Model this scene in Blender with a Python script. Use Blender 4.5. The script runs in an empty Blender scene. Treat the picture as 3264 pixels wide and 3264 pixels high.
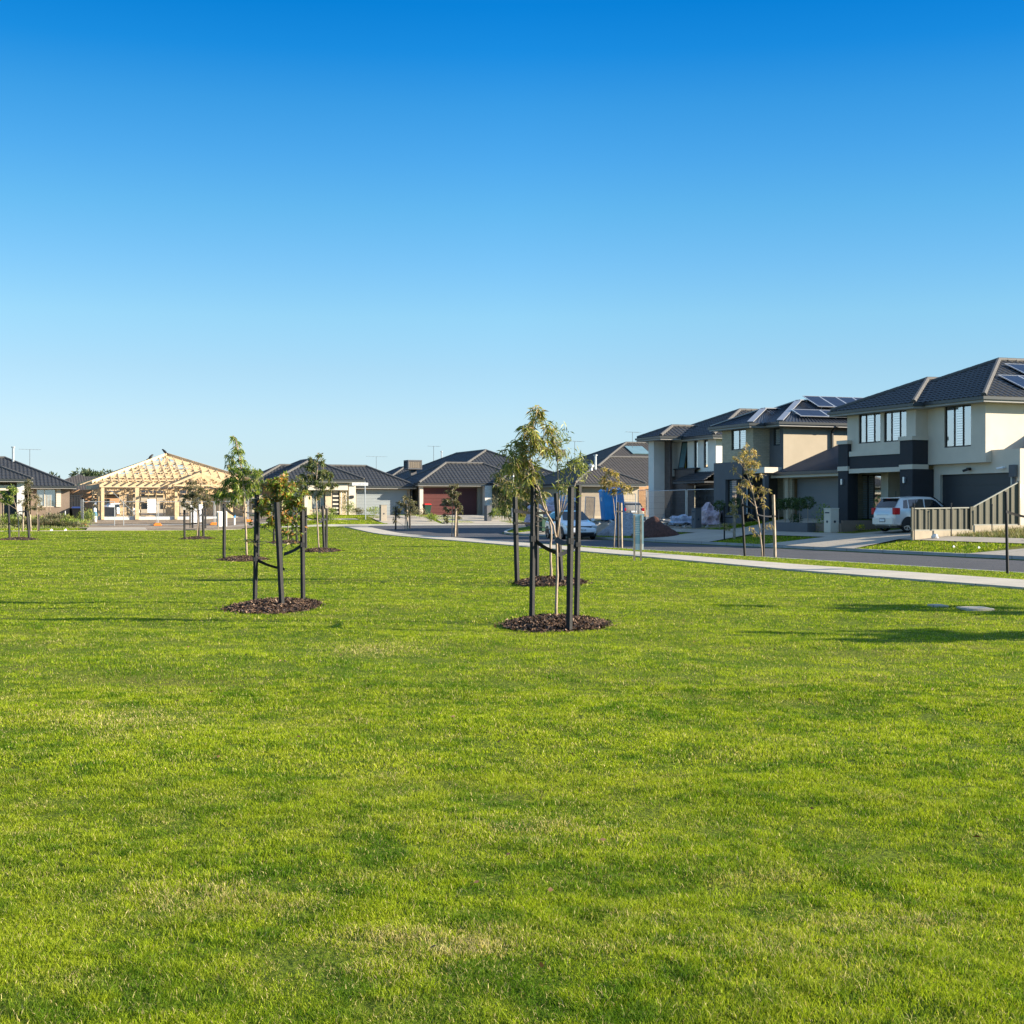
import bpy, bmesh, math, random
import numpy as np
from mathutils import Vector, Matrix
R = math.radians
SC = bpy.context.scene
COL = SC.collection
rng = np.random.default_rng(7)
random.seed(7)

# ------------------------------------------------------------------ camera, sky, sun
YAW = R(21.2); CS, SN = math.cos(YAW), math.sin(YAW)
EYE = 1.5; FPX = 4500.0; HY = 1620.0
cam = bpy.data.objects.new('camera', bpy.data.cameras.new('camera'))
COL.objects.link(cam); SC.camera = cam
cam.location = (0, 0, EYE); cam.rotation_euler = (R(90), 0, -YAW)
cam.data.sensor_width = 36; cam.data.lens = FPX / 3264 * 36
cam.data.shift_y = -12 / 3264
cam.data.clip_end = 5000; cam.data.clip_start = 0.05

SUN_EL = R(20.0); SX, SY = 0.8894, -0.4571
world = bpy.data.worlds.new("World"); SC.world = world; world.use_nodes = True
nt = world.node_tree; nt.nodes.clear()
wo = nt.nodes.new('ShaderNodeOutputWorld'); bg = nt.nodes.new('ShaderNodeBackground')
sky = nt.nodes.new('ShaderNodeTexSky'); sky.sky_type = 'NISHITA'; sky.sun_disc = False
sky.sun_elevation = SUN_EL; sky.sun_rotation = math.atan2(SX, SY)
sky.altitude = 0; sky.air_density = 1.0; sky.dust_density = 0.3; sky.ozone_density = 3.0
# the polarised, saturated look of the visible sky: tint by height above the horizon
geo = nt.nodes.new('ShaderNodeTexCoord'); sep = nt.nodes.new('ShaderNodeSeparateXYZ')
ramp = nt.nodes.new('ShaderNodeValToRGB'); mul = nt.nodes.new('ShaderNodeMix'); mul.data_type = 'RGBA'; mul.blend_type = 'MULTIPLY'
mul.inputs[0].default_value = 1.0
nt.links.new(geo.outputs['Generated'], sep.inputs[0]); nt.links.new(sep.outputs['Z'], ramp.inputs[0])
SKY_RAMP = [(0.0, (0.416, 0.554, 0.841)), (0.0109, (0.416, 0.554, 0.841)), (0.0334, (0.415, 0.5, 0.687)), (0.0596, (0.449, 0.51, 0.626)), (0.0968, (0.436, 0.518, 0.59)), (0.1336, (0.405, 0.554, 0.602)), (0.1698, (0.317, 0.536, 0.624)), (0.2054, (0.235, 0.521, 0.626)), (0.2402, (0.16, 0.48, 0.643)), (0.274, (0.098, 0.443, 0.64)), (0.3069, (0.028, 0.382, 0.64)), (0.3387, (0.006, 0.34, 0.62)), (0.42, (0.4, 0.6, 0.72)), (0.6, (1.25, 1.15, 1.05)), (1.0, (1.7, 1.55, 1.35))]  # upper stops, out of view, brightened and warmed as added fill for shaded fronts
def set_ramp(rp, stops):
    e = rp.color_ramp.elements
    while len(e) > 1: e.remove(e[-1])
    e[0].position = stops[0][0]; e[0].color = (*stops[0][1], 1)
    for p, c in stops[1:]:
        n = e.new(p); n.color = (*c, 1)
#SKYRAMP#
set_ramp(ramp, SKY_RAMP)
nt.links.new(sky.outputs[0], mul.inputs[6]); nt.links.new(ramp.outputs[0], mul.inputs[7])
# slightly darker away from the camera's left, as polarised skies are
vd = nt.nodes.new('ShaderNodeVectorMath'); vd.operation = 'DOT_PRODUCT'; vd.inputs[1].default_value = (math.cos(R(21.2)), -math.sin(R(21.2)), 0)
nt.links.new(geo.outputs['Generated'], vd.inputs[0])
r2 = nt.nodes.new('ShaderNodeValToRGB'); mp = nt.nodes.new('ShaderNodeMapRange'); mp.inputs[1].default_value = -.5; mp.inputs[2].default_value = .5
set_ramp(r2, [(0.1, (1.0, .93, .90)), (.5, (1, 1, 1)), (.85, (.8, .86, .88))])
m2 = nt.nodes.new('ShaderNodeMix'); m2.data_type = 'RGBA'; m2.blend_type = 'MULTIPLY'; m2.inputs[0].default_value = 1
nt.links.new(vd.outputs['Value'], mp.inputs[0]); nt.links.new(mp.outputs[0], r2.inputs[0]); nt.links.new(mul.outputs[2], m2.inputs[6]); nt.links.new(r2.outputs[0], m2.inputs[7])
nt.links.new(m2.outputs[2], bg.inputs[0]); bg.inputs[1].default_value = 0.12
nt.links.new(bg.outputs[0], wo.inputs[0])
sl = bpy.data.lights.new('sun', 'SUN'); sl.energy = 5.0; sl.angle = R(0.53); sl.color = (1.0, 0.88, 0.70)
sun = bpy.data.objects.new('sun', sl); COL.objects.link(sun)
sd = Vector((SX * math.cos(SUN_EL), SY * math.cos(SUN_EL), math.sin(SUN_EL)))
sun.rotation_euler = sd.to_track_quat('Z', 'Y').to_euler(); sun.location = (30, -20, 40)
SC.view_settings.view_transform = 'Standard'; SC.view_settings.look = 'None'
SC.view_settings.exposure = 1.5; SC.view_settings.gamma = 1.0
SC.cycles.max_bounces = 6; SC.cycles.diffuse_bounces = 3; SC.cycles.transparent_max_bounces = 12
SC.cycles.caustics_reflective = False; SC.cycles.caustics_refractive = False
SC.cycles.use_denoising = True; SC.cycles.denoiser = 'OPENIMAGEDENOISE'; SC.cycles.denoising_prefilter = 'ACCURATE'; SC.cycles.denoising_input_passes = 'RGB_ALBEDO_NORMAL'

# ------------------------------------------------------------------ measuring helpers
# world: X across the street towards the houses, Y along the street away from the camera
def _ab(px):
    k = (px - 1632) / FPX
    return CS * k + SN, CS - SN * k
def on_x(px, X):            # (Y, distance) where the sight line through column px meets the plane X
    a, b = _ab(px); d = X / a
    return b * d, d
def on_y(px, Y):            # (X, distance)
    a, b = _ab(px); d = Y / b
    return a * d, d
def on_d(px, d):
    a, b = _ab(px); return a * d, b * d
def on_z(px, py, z=0.0):
    d = (EYE - z) * FPX / (py - HY); a, b = _ab(px)
    return a * d, b * d
def zat(py, d): return EYE + (HY - py) * d / FPX
def YX(px, X): return on_x(px, X)[0]
def XY(px, Y): return on_y(px, Y)[0]
def ZX(px, py, X): return zat(py, on_x(px, X)[1])
def ZY(px, py, Y): return zat(py, on_y(px, Y)[1])

# ------------------------------------------------------------------ object helpers
def tag(o, label=None, cat=None, group=None, kind=None):
    if label: o['label'] = label
    if cat: o['category'] = cat
    if group: o['group'] = group
    if kind: o['kind'] = kind
    return o
def empty(name, loc, label, cat, group=None, rz=0.0):
    o = bpy.data.objects.new(name, None); COL.objects.link(o)
    o.empty_display_size = 0.2
    o.location = loc; o.rotation_euler = (0, 0, rz)
    return tag(o, label, cat, group)
class MB:
    def __init__(s): s.v = []; s.f = []; s.c = []
    def add(s, vs, fs):
        n = len(s.v); s.v.extend(vs); s.f.extend([tuple(i + n for i in f) for f in fs])
    def box(s, x0, x1, y0, y1, z0, z1):
        s.add([(x0,y0,z0),(x1,y0,z0),(x1,y1,z0),(x0,y1,z0),(x0,y0,z1),(x1,y0,z1),(x1,y1,z1),(x0,y1,z1)],
              [(0,3,2,1),(4,5,6,7),(0,1,5,4),(1,2,6,5),(2,3,7,6),(3,0,4,7)])
        return s
    def bar(s, a, b, w, h=None, up=(0, 0, 1)):
        h = h or w; a = Vector(a); b = Vector(b); t = (b - a).normalized(); u = Vector(up)
        if abs(t.dot(u)) > .98: u = Vector((0, 1, 0))
        r = t.cross(u).normalized(); u = r.cross(t).normalized(); r = r * (w / 2); u = u * (h / 2)
        vs = [tuple(p + i * r + j * u) for p in (a, b) for i, j in ((-1,-1),(1,-1),(1,1),(-1,1))]
        s.add(vs, [(0,3,2,1),(4,5,6,7),(0,1,5,4),(1,2,6,5),(2,3,7,6),(3,0,4,7)])
        return s
    def tube(s, pts, rad, n=6, cap=True):
        pts = [Vector(p) for p in pts]; m = len(pts); vs = []
        if not isinstance(rad, (list, tuple)): rad = [rad] * m
        ref = Vector((0.31, 0.95, 0.05))
        for i, p in enumerate(pts):
            t = (pts[min(i + 1, m - 1)] - pts[max(i - 1, 0)]).normalized()
            a = t.cross(ref)
            if a.length < .05: a = t.cross(Vector((1, 0, 0)))
            a.normalize(); b = t.cross(a)
            for k in range(n):
                q = 2 * math.pi * k / n
                vs.append(tuple(p + (a * math.cos(q) + b * math.sin(q)) * rad[i]))
        fs = [(i*n+k, i*n+(k+1) % n, (i+1)*n+(k+1) % n, (i+1)*n+k) for i in range(m-1) for k in range(n)]
        if cap: fs += [tuple(range(n))[::-1], tuple((m-1)*n+k for k in range(n))]
        s.add(vs, fs); return s
    def lathe(s, prof, n=16, c=(0, 0, 0)):
        vs = [(c[0]+r*math.cos(2*math.pi*k/n), c[1]+r*math.sin(2*math.pi*k/n), c[2]+z) for r, z in prof for k in range(n)]
        m = len(prof)
        fs = [(i*n+k, i*n+(k+1) % n, (i+1)*n+(k+1) % n, (i+1)*n+k) for i in range(m-1) for k in range(n)]
        fs += [tuple(range(n))[::-1], tuple((m-1)*n+k for k in range(n))]
        s.add(vs, fs); return s
    def prism(s, poly, ax, a, b):       # poly of (p,q) extruded along axis ax from a to b
        def P(p, q, t): return {'x': (t, p, q), 'y': (p, t, q), 'z': (p, q, t)}[ax]
        n = len(poly)
        s.add([P(p, q, a) for p, q in poly] + [P(p, q, b) for p, q in poly],
              [tuple(range(n)), tuple(range(2*n-1, n-1, -1))] + [(i, i+n, (i+1) % n+n, (i+1) % n) for i in range(n)])
        return s
    def quad(s, *p): s.add(list(p), [tuple(range(len(p)))]); return s
    def build(s, name, m, parent=None, smooth=False, bevel=0, origin=None, cols=None):
        me = bpy.data.meshes.new(name)
        if origin is not None and parent is None:
            ox, oy, oz = origin
            me.from_pydata([(x-ox, y-oy, z-oz) for x, y, z in s.v], [], s.f)
        else: me.from_pydata(s.v, [], s.f)
        bm = bmesh.new(); bm.from_mesh(me)
        bmesh.ops.recalc_face_normals(bm, faces=bm.faces); bm.to_mesh(me); bm.free()
        me.materials.append(m)
        if smooth:
            me.polygons.foreach_set('use_smooth', [True] * len(me.polygons))
        if cols is not None:
            at = me.color_attributes.new('tint', 'FLOAT_COLOR', 'POINT')
            at.data.foreach_set('color', np.asarray(cols, dtype=np.float32).ravel())
        o = bpy.data.objects.new(name, me); COL.objects.link(o)
        if origin is not None and parent is None: o.location = origin
        if bevel:
            b = o.modifiers.new('bevel', 'BEVEL'); b.width = bevel; b.segments = 2; b.limit_method = 'ANGLE'; b.angle_limit = R(40)
        if parent:
            o.parent = parent
            if s.__dict__.get('world', True):
                o.matrix_parent_inverse = Matrix.Identity(4)
        return o
def loc_build(mb, name, m, parent, **k):
    """build world-space geometry under a parent that stands at its own base"""
    p = parent; M = Matrix.Identity(4); chain = []
    while p is not None: chain.append(p); p = p.parent
    for q in reversed(chain):
        M = M @ (Matrix.Translation(q.location) @ q.rotation_euler.to_matrix().to_4x4())
    Mi = M.inverted(); mb.v = [tuple(Mi @ Vector(v)) for v in mb.v]
    return mb.build(name, m, parent, **k)
W = loc_build
def np_mesh(name, verts, faces_list, m, cols=None, parent=None, smooth=False):
    """faces_list: arrays of (n,k) index faces"""
    me = bpy.data.meshes.new(name)
    verts = np.ascontiguousarray(verts, dtype=np.float32)
    me.vertices.add(len(verts)); me.vertices.foreach_set('co', verts.ravel())
    loops = np.concatenate([f.ravel() for f in faces_list]).astype(np.int32)
    tot = np.concatenate([np.full(len(f), f.shape[1], dtype=np.int32) for f in faces_list])
    st = np.concatenate([[0], np.cumsum(tot)[:-1]]).astype(np.int32)
    me.loops.add(len(loops)); me.loops.foreach_set('vertex_index', loops)
    me.polygons.add(len(tot)); me.polygons.foreach_set('loop_start', st); me.polygons.foreach_set('loop_total', tot)
    if smooth: me.polygons.foreach_set('use_smooth', np.ones(len(tot), dtype=bool))
    me.update(calc_edges=True)
    if cols is not None:
        at = me.color_attributes.new('tint', 'FLOAT_COLOR', 'POINT')
        c4 = np.ones((len(verts), 4), dtype=np.float32); c4[:, :3] = cols
        at.data.foreach_set('color', c4.ravel())
    me.materials.append(m)
    o = bpy.data.objects.new(name, me); COL.objects.link(o)
    if parent: o.parent = parent
    return o

# ------------------------------------------------------------------ materials
def new_mat(name):
    m = bpy.data.materials.new(name); m.use_nodes = True; t = m.node_tree; t.nodes.clear()
    out = t.nodes.new('ShaderNodeOutputMaterial'); b = t.nodes.new('ShaderNodeBsdfPrincipled')
    t.links.new(b.outputs[0], out.inputs[0]); return m, t, b, out
def mat(name, col, rough=.7, var=.12, scale=3.0, bump=0.0, bscale=60.0, metal=0.0, spec=.4, detail=4, coat=0.0, var2=0, scale2=40.0):
    m, t, b, out = new_mat(name)
    b.inputs['Roughness'].default_value = rough; b.inputs['Metallic'].default_value = metal
    b.inputs['Specular IOR Level'].default_value = spec; b.inputs['Coat Weight'].default_value = coat
    tc = t.nodes.new('ShaderNodeTexCoord')
    gm = t.nodes.new('ShaderNodeNewGeometry')
    n = t.nodes.new('ShaderNodeTexNoise'); n.inputs['Scale'].default_value = scale; n.inputs['Detail'].default_value = detail
    t.links.new(gm.outputs['Position'], n.inputs['Vector'])
    r = t.nodes.new('ShaderNodeMapRange'); r.inputs[1].default_value = .3; r.inputs[2].default_value = .7
    r.inputs[3].default_value = 1 - var; r.inputs[4].default_value = 1 + var
    t.links.new(n.outputs[0], r.inputs[0])
    mx = t.nodes.new('ShaderNodeMix'); mx.data_type = 'RGBA'; mx.blend_type = 'MULTIPLY'; mx.inputs[0].default_value = 1
    mx.inputs[6].default_value = (*col, 1); t.links.new(r.outputs[0], mx.inputs[7])
    last = mx.outputs[2]
    if var2:
        n2 = t.nodes.new('ShaderNodeTexNoise'); n2.inputs['Scale'].default_value = scale2; n2.inputs['Detail'].default_value = 3
        t.links.new(gm.outputs['Position'], n2.inputs['Vector'])
        r2 = t.nodes.new('ShaderNodeMapRange'); r2.inputs[1].default_value = .3; r2.inputs[2].default_value = .7
        r2.inputs[3].default_value = 1 - var2; r2.inputs[4].default_value = 1 + var2; t.links.new(n2.outputs[0], r2.inputs[0])
        m2 = t.nodes.new('ShaderNodeMix'); m2.data_type = 'RGBA'; m2.blend_type = 'MULTIPLY'; m2.inputs[0].default_value = 1
        t.links.new(last, m2.inputs[6]); t.links.new(r2.outputs[0], m2.inputs[7]); last = m2.outputs[2]
    t.links.new(last, b.inputs['Base Color'])
    if bump:
        nb = t.nodes.new('ShaderNodeTexNoise'); nb.inputs['Scale'].default_value = bscale; nb.inputs['Detail'].default_value = 3
        t.links.new(gm.outputs['Position'], nb.inputs['Vector'])
        bp = t.nodes.new('ShaderNodeBump'); bp.inputs['Strength'].default_value = bump; bp.inputs['Distance'].default_value = .02
        t.links.new(nb.outputs[0], bp.inputs['Height']); t.links.new(bp.outputs[0], b.inputs['Normal'])
    return m
def brick(name, c1, c2, mortar, sc=1.0):
    m, t, b, out = new_mat(name); b.inputs['Roughness'].default_value = .85
    gm = t.nodes.new('ShaderNodeNewGeometry'); sp = t.nodes.new('ShaderNodeSeparateXYZ'); t.links.new(gm.outputs['Position'], sp.inputs[0])
    ad = t.nodes.new('ShaderNodeMath'); ad.operation = 'ADD'; t.links.new(sp.outputs[0], ad.inputs[0]); t.links.new(sp.outputs[1], ad.inputs[1])
    cb = t.nodes.new('ShaderNodeCombineXYZ'); t.links.new(ad.outputs[0], cb.inputs[0]); t.links.new(sp.outputs[2], cb.inputs[1])
    br = t.nodes.new('ShaderNodeTexBrick'); t.links.new(cb.outputs[0], br.inputs['Vector'])
    br.inputs['Scale'].default_value = 1.0; br.inputs['Brick Width'].default_value = .24 * sc; br.inputs['Row Height'].default_value = .086 * sc
    br.inputs['Mortar Size'].default_value = .007 * sc; br.inputs['Mortar Smooth'].default_value = .3
    br.inputs['Color1'].default_value = (*c1, 1); br.inputs['Color2'].default_value = (*c2, 1); br.inputs['Mortar'].default_value = (*mortar, 1)
    t.links.new(br.outputs[0], b.inputs['Base Color'])
    bp = t.nodes.new('ShaderNodeBump'); bp.inputs['Strength'].default_value = .5; bp.inputs['Distance'].default_value = .01; bp.invert = True
    t.links.new(br.outputs['Fac'], bp.inputs['Height']); t.links.new(bp.outputs[0], b.inputs['Normal'])
    return m
def leafmat(name, trans=.35, rough=.45, spec=.3):
    m, t, b, out = new_mat(name); at = t.nodes.new('ShaderNodeAttribute'); at.attribute_name = 'tint'
    t.links.new(at.outputs['Color'], b.inputs['Base Color']); b.inputs['Roughness'].default_value = rough
    b.inputs['Specular IOR Level'].default_value = spec
    tr = t.nodes.new('ShaderNodeBsdfTranslucent'); ms = t.nodes.new('ShaderNodeMixShader'); ms.inputs[0].default_value = trans
    g = t.nodes.new('ShaderNodeMix'); g.data_type = 'RGBA'; g.blend_type = 'MULTIPLY'; g.inputs[0].default_value = 1
    g.inputs[7].default_value = (1.3, 1.35, .6, 1); t.links.new(at.outputs['Color'], g.inputs[6]); t.links.new(g.outputs[2], tr.inputs[0])
    t.links.new(b.outputs[0], ms.inputs[1]); t.links.new(tr.outputs[0], ms.inputs[2]); t.links.new(ms.outputs[0], out.inputs[0])
    return m
def glass(name='window_glass', tint=(.94, .97, .98), op=.72):
    m, t, b, out = new_mat(name)
    gl = t.nodes.new('ShaderNodeBsdfGlossy'); gl.inputs['Roughness'].default_value = .02; gl.inputs[0].default_value = (.9, .95, 1, 1)
    tr = t.nodes.new('ShaderNodeBsdfTransparent'); tr.inputs[0].default_value = (*tint, 1)
    lw = t.nodes.new('ShaderNodeLayerWeight'); lw.inputs[0].default_value = op
    mr = t.nodes.new('ShaderNodeMapRange'); mr.inputs[3].default_value = .24; mr.inputs[4].default_value = .95; lw.inputs[0].default_value = .3; t.links.new(lw.outputs['Facing'], mr.inputs[0])
    ms = t.nodes.new('ShaderNodeMixShader'); t.links.new(mr.outputs[0], ms.inputs[0])
    t.links.new(tr.outputs[0], ms.inputs[1]); t.links.new(gl.outputs[0], ms.inputs[2]); t.links.new(ms.outputs[0], out.inputs[0])
    return m
def groundmat():
    m, t, b, out = new_mat('lawn_soil'); b.inputs['Roughness'].default_value = .95; b.inputs['Specular IOR Level'].default_value = .1
    gm = t.nodes.new('ShaderNodeNewGeometry')
    def noise(s, d=4):
        n = t.nodes.new('ShaderNodeTexNoise'); n.inputs['Scale'].default_value = s; n.inputs['Detail'].default_value = d
        t.links.new(gm.outputs['Position'], n.inputs['Vector']); return n
    n1 = noise(.45, 5); n2 = noise(30, 3); n3 = noise(3, 4)
    r1 = t.nodes.new('ShaderNodeValToRGB'); set_ramp(r1, [(.32, (.075, .115, .009)), (.52, (.10, .135, .011)), (.7, (.14, .14, .024))])
    t.links.new(n1.outputs[0], r1.inputs[0])
    r2 = t.nodes.new('ShaderNodeValToRGB'); set_ramp(r2, [(.3, (.55, .55, .5)), (.7, (1.3, 1.25, 1.2))]); t.links.new(n2.outputs[0], r2.inputs[0])
    r3 = t.nodes.new('ShaderNodeValToRGB'); set_ramp(r3, [(.3, (.82, .86, .85)), (.7, (1.14, 1.1, 1.2))]); t.links.new(n3.outputs[0], r3.inputs[0])
    x = t.nodes.new('ShaderNodeMix'); x.data_type = 'RGBA'; x.blend_type = 'MULTIPLY'; x.inputs[0].default_value = 1
    t.links.new(r1.outputs[0], x.inputs[6]); t.links.new(r2.outputs[0], x.inputs[7])
    y = t.nodes.new('ShaderNodeMix'); y.data_type = 'RGBA'; y.blend_type = 'MULTIPLY'; y.inputs[0].default_value = 1
    t.links.new(x.outputs[2], y.inputs[6]); t.links.new(r3.outputs[0], y.inputs[7]); t.links.new(y.outputs[2], b.inputs['Base Color'])
    bp = t.nodes.new('ShaderNodeBump'); bp.inputs['Strength'].default_value = .6; bp.inputs['Distance'].default_value = .03
    t.links.new(n2.outputs[0], bp.inputs['Height']); t.links.new(bp.outputs[0], b.inputs['Normal'])
    return m

M = dict(
 lawn=groundmat(), grass=leafmat('grass_blade', .4, .6, .08), leaf=leafmat('gum_leaf', .35, .4),
 asphalt=mat('asphalt', (.055, .055, .06), .9, .12, .6, .5, 120, var2=.25, scale2=90),
 concrete=mat('concrete_path', (.42, .375, .30), .85, .1, .8, .2, 90, var2=.08, scale2=20),
 aprons=mat('driveway_concrete', (.36, .31, .24), .85, .1, .7, .2, 90, var2=.1, scale2=20),
 kerb=mat('kerb_concrete', (.33, .33, .31), .85, .12, 1.2, .2, 80),
 dirt=mat('bare_soil', (.21, .16, .11), .95, .3, .8, .8, 20, var2=.3, scale2=8),
 mulch=leafmat('bark_mulch', .0, .8), bark=mat('smooth_bark', (.33, .25, .18), .8, .25, 9, .3, 60),
 stake=mat('stained_timber', (.014, .013, .013), .75, .35, 6, .4, 70, var2=.3, scale2=60),
 stakepale=mat('weathered_timber', (.30, .24, .17), .75, .3, 6, .3, 60),
 webbing=mat('tie_webbing', (.02, .021, .023), .8, .2, 30, .3, 200),
 cream=mat('cream_render', (.62, .55, .45), .8, .05, 1.5, .1, 60),
 greige=mat('greige_render', (.62, .54, .43), .8, .05, 1.5, .1, 60),
 white=mat('white_render', (.74, .70, .62), .8, .05, 1.5, .1, 60),
 tan=mat('tan_render', (.40, .34, .25), .8, .05, 1.5, .1, 60),
 charcoal=mat('charcoal_render', (.028, .028, .032), .75, .1, 2, .25, 150),
 slate=mat('slate_render', (.115, .115, .12), .8, .06, 2, .25, 150),
 brown=mat('brown_render', (.22, .165, .125), .8, .06, 2, .25, 120),
 taupe=mat('taupe_render', (.30, .25, .19), .8, .06, 2, .2, 120),
 creambrick=brick('cream_brick', (.60, .50, .35), (.54, .44, .30), (.45, .40, .33)),
 tanbrick=brick('tan_brick', (.52, .43, .29), (.44, .36, .24), (.30, .27, .22)),
 brownbrick=brick('brown_brick', (.085, .06, .05), (.12, .085, .07), (.15, .13, .12)),
 orangebrick=brick('orange_brick', (.50, .28, .13), (.42, .22, .10), (.35, .28, .2)),
 tile=mat('charcoal_tile', (.036, .038, .042), .55, .12, 2.2, .2, 90, var2=.12, scale2=7),
 tilebrown=mat('umber_tile', (.07, .061, .053), .6, .12, 2.2, .2, 90, var2=.12, scale2=7),
 cap=mat('ridge_tile', (.095, .09, .083), .7, .1, 4, .2, 60),
 metalroof=mat('steel_roof', (.032, .037, .048), .4, .08, 2, 0, metal=.2),
 metalcap=mat('steel_capping', (.30, .31, .33), .35, .05, 2, 0, metal=.3),
 gutter=mat('dark_gutter', (.045, .05, .052), .35, .05, 2), gutterlight=mat('pale_gutter', (.33, .33, .31), .4, .05, 2),
 soffit=mat('soffit', (.36, .35, .33), .8, .05, 1),
 winframe=mat('bronze_frame', (.03, .026, .024), .4, .1, 4, metal=.2), winpale=mat('cream_frame', (.6, .52, .4), .5, .05, 4),
 pane=glass(), room=mat('dim_room', (.06, .07, .08), .9, .3, 1), shutter=mat('white_shutter', (.52, .55, .56), .5, .03, 2),
 blind=mat('grey_blind', (.70, .69, .64), .8, .04, 2),
 doorgrey=mat('steel_blue_door', (.26, .29, .30), .5, .04, 1), doorred=mat('maroon_door', (.095, .024, .02), .5, .06, 1),
 doordark=mat('charcoal_door', (.033, .035, .04), .45, .06, 1), doormid=mat('grey_door', (.17, .17, .17), .5, .04, 1),
 solar=mat('solar_cells', (.008, .010, .026), .3, .2, 3, spec=.35), alu=mat('aluminium', (.62, .63, .64), .35, .05, 3, metal=.7),
 meshwire=mat('dull_mesh_wire', (.10, .105, .11), .6, .1, 6), steel=mat('galvanised_steel', (.45, .47, .48), .45, .1, 6, metal=.6),
 pine=mat('fresh_pine', (.62, .46, .27), .7, .14, 3, .15, 60, var2=.12, scale2=14), slab=mat('slab_concrete', (.55, .56, .54), .85, .08, 2),
 orange=mat('orange_plastic', (.75, .22, .03), .5, .06, 3), white2=mat('white_sheet', (.8, .8, .8), .6, .04, 2),
 fence=mat('steel_fence_sheet', (.085, .08, .055), .45, .05, 1.5, metal=.1), fencecap=mat('fence_capping', (.26, .26, .22), .45, .05, 2),
 fencedark=mat('dark_fence', (.02, .022, .026), .5, .08, 2), limestone=mat('limestone_plinth', (.42, .35, .25), .85, .1, 2, .3, 40),
 bin=mat('bin_green', (.012, .05, .03), .45, .08, 3), bindark=mat('bin_black', (.008, .009, .011), .45, .08, 3), lidred=mat('lid_red', (.5, .02, .015), .45, .05, 3),
 lidblue=mat('lid_blue', (.02, .04, .14), .45, .05, 3),
 carwhite=mat('car_white', (.78, .79, .80), .22, .02, 2, coat=.8), carsilver=mat('car_silver', (.60, .60, .58), .28, .02, 2, metal=.15, coat=.8),
 cargold=mat('car_gold', (.33, .29, .23), .28, .02, 2, metal=.4, coat=.8), carglass=mat('car_glass', (.012, .015, .018), .05, .05, 2, spec=.8),
 rubber=mat('tyre_rubber', (.015, .015, .016), .85, .1, 9), blackplastic=mat('black_plastic', (.015, .015, .016), .5, .1, 9),
 rim=mat('alloy_rim', (.45, .46, .47), .3, .05, 9, metal=.8), lampred=mat('red_lamp', (.45, .004, .012), .3, .1, 20, coat=.1, spec=.2),
 lampclear=mat('clear_lamp', (.55, .57, .58), .12, .1, 20, coat=.8), plate=mat('number_plate', (.72, .73, .72), .5, .02, 2), ink=mat('dark_ink', (.02, .03, .05), .6, .02, 2),
 blue=mat('blue_plastic', (.03, .27, .60), .45, .08, 2), signblue=mat('sign_back_blue', (.40, .60, .68), .6, .04, 3), signwhite=mat('sign_white', (.75, .84, .87), .6, .03, 3),
 stone=mat('pale_stone', (.62, .60, .56), .85, .18, 9, .4, 30), shrubby=leafmat('shrub_leaf', .25, .5), blackbird=mat('black_feathers', (.01, .01, .012), .6, .1, 30),
 gravel=mat('crushed_gravel', (.26, .27, .28), .95, .25, 6, 1.0, 40, var2=.3, scale2=22), sand=mat('brown_sand', (.30, .24, .17), .95, .2, 4, .8, 40),
 redmulch=mat('red_bark_pile', (.075, .03, .02), .95, .35, 8, 1.0, 50, var2=.4, scale2=30), tarp=mat('clear_plastic_wrap', (.34, .36, .44), .35, .35, 5, .8, 12),
 tarpwarm=mat('printed_plastic_wrap', (.45, .33, .36), .35, .4, 6, .8, 12),
 weed=leafmat('weeds', .2, .6), leafdark=leafmat('dark_foliage', .2, .6), tealpane=mat('solar_heater_glass', (.12, .20, .21), .15, .1, 2, coat=.5),
)

def joints(m, axis, period, width=.012):
    t = m.node_tree; b = [n for n in t.nodes if n.type == 'BSDF_PRINCIPLED'][0]; src = b.inputs['Base Color'].links[0].from_socket
    gm = t.nodes.new('ShaderNodeNewGeometry'); sp = t.nodes.new('ShaderNodeSeparateXYZ'); t.links.new(gm.outputs['Position'], sp.inputs[0])
    a = t.nodes.new('ShaderNodeMath'); a.operation = 'MODULO'; a.inputs[1].default_value = period; t.links.new(sp.outputs[axis], a.inputs[0])
    ab = t.nodes.new('ShaderNodeMath'); ab.operation = 'ABSOLUTE'; t.links.new(a.outputs[0], ab.inputs[0])
    c = t.nodes.new('ShaderNodeMath'); c.operation = 'LESS_THAN'; c.inputs[1].default_value = width; t.links.new(ab.outputs[0], c.inputs[0])
    x = t.nodes.new('ShaderNodeMix'); x.data_type = 'RGBA'; x.inputs[7].default_value = (.12, .11, .09, 1)
    t.links.new(c.outputs[0], x.inputs[0]); t.links.new(src, x.inputs[6]); t.links.new(x.outputs[2], b.inputs['Base Color'])
joints(M['concrete'], 1, 1.6, .03); joints(M['aprons'], 1, 2.4, .03); joints(M['kerb'], 1, 2.2, .03)
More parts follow.
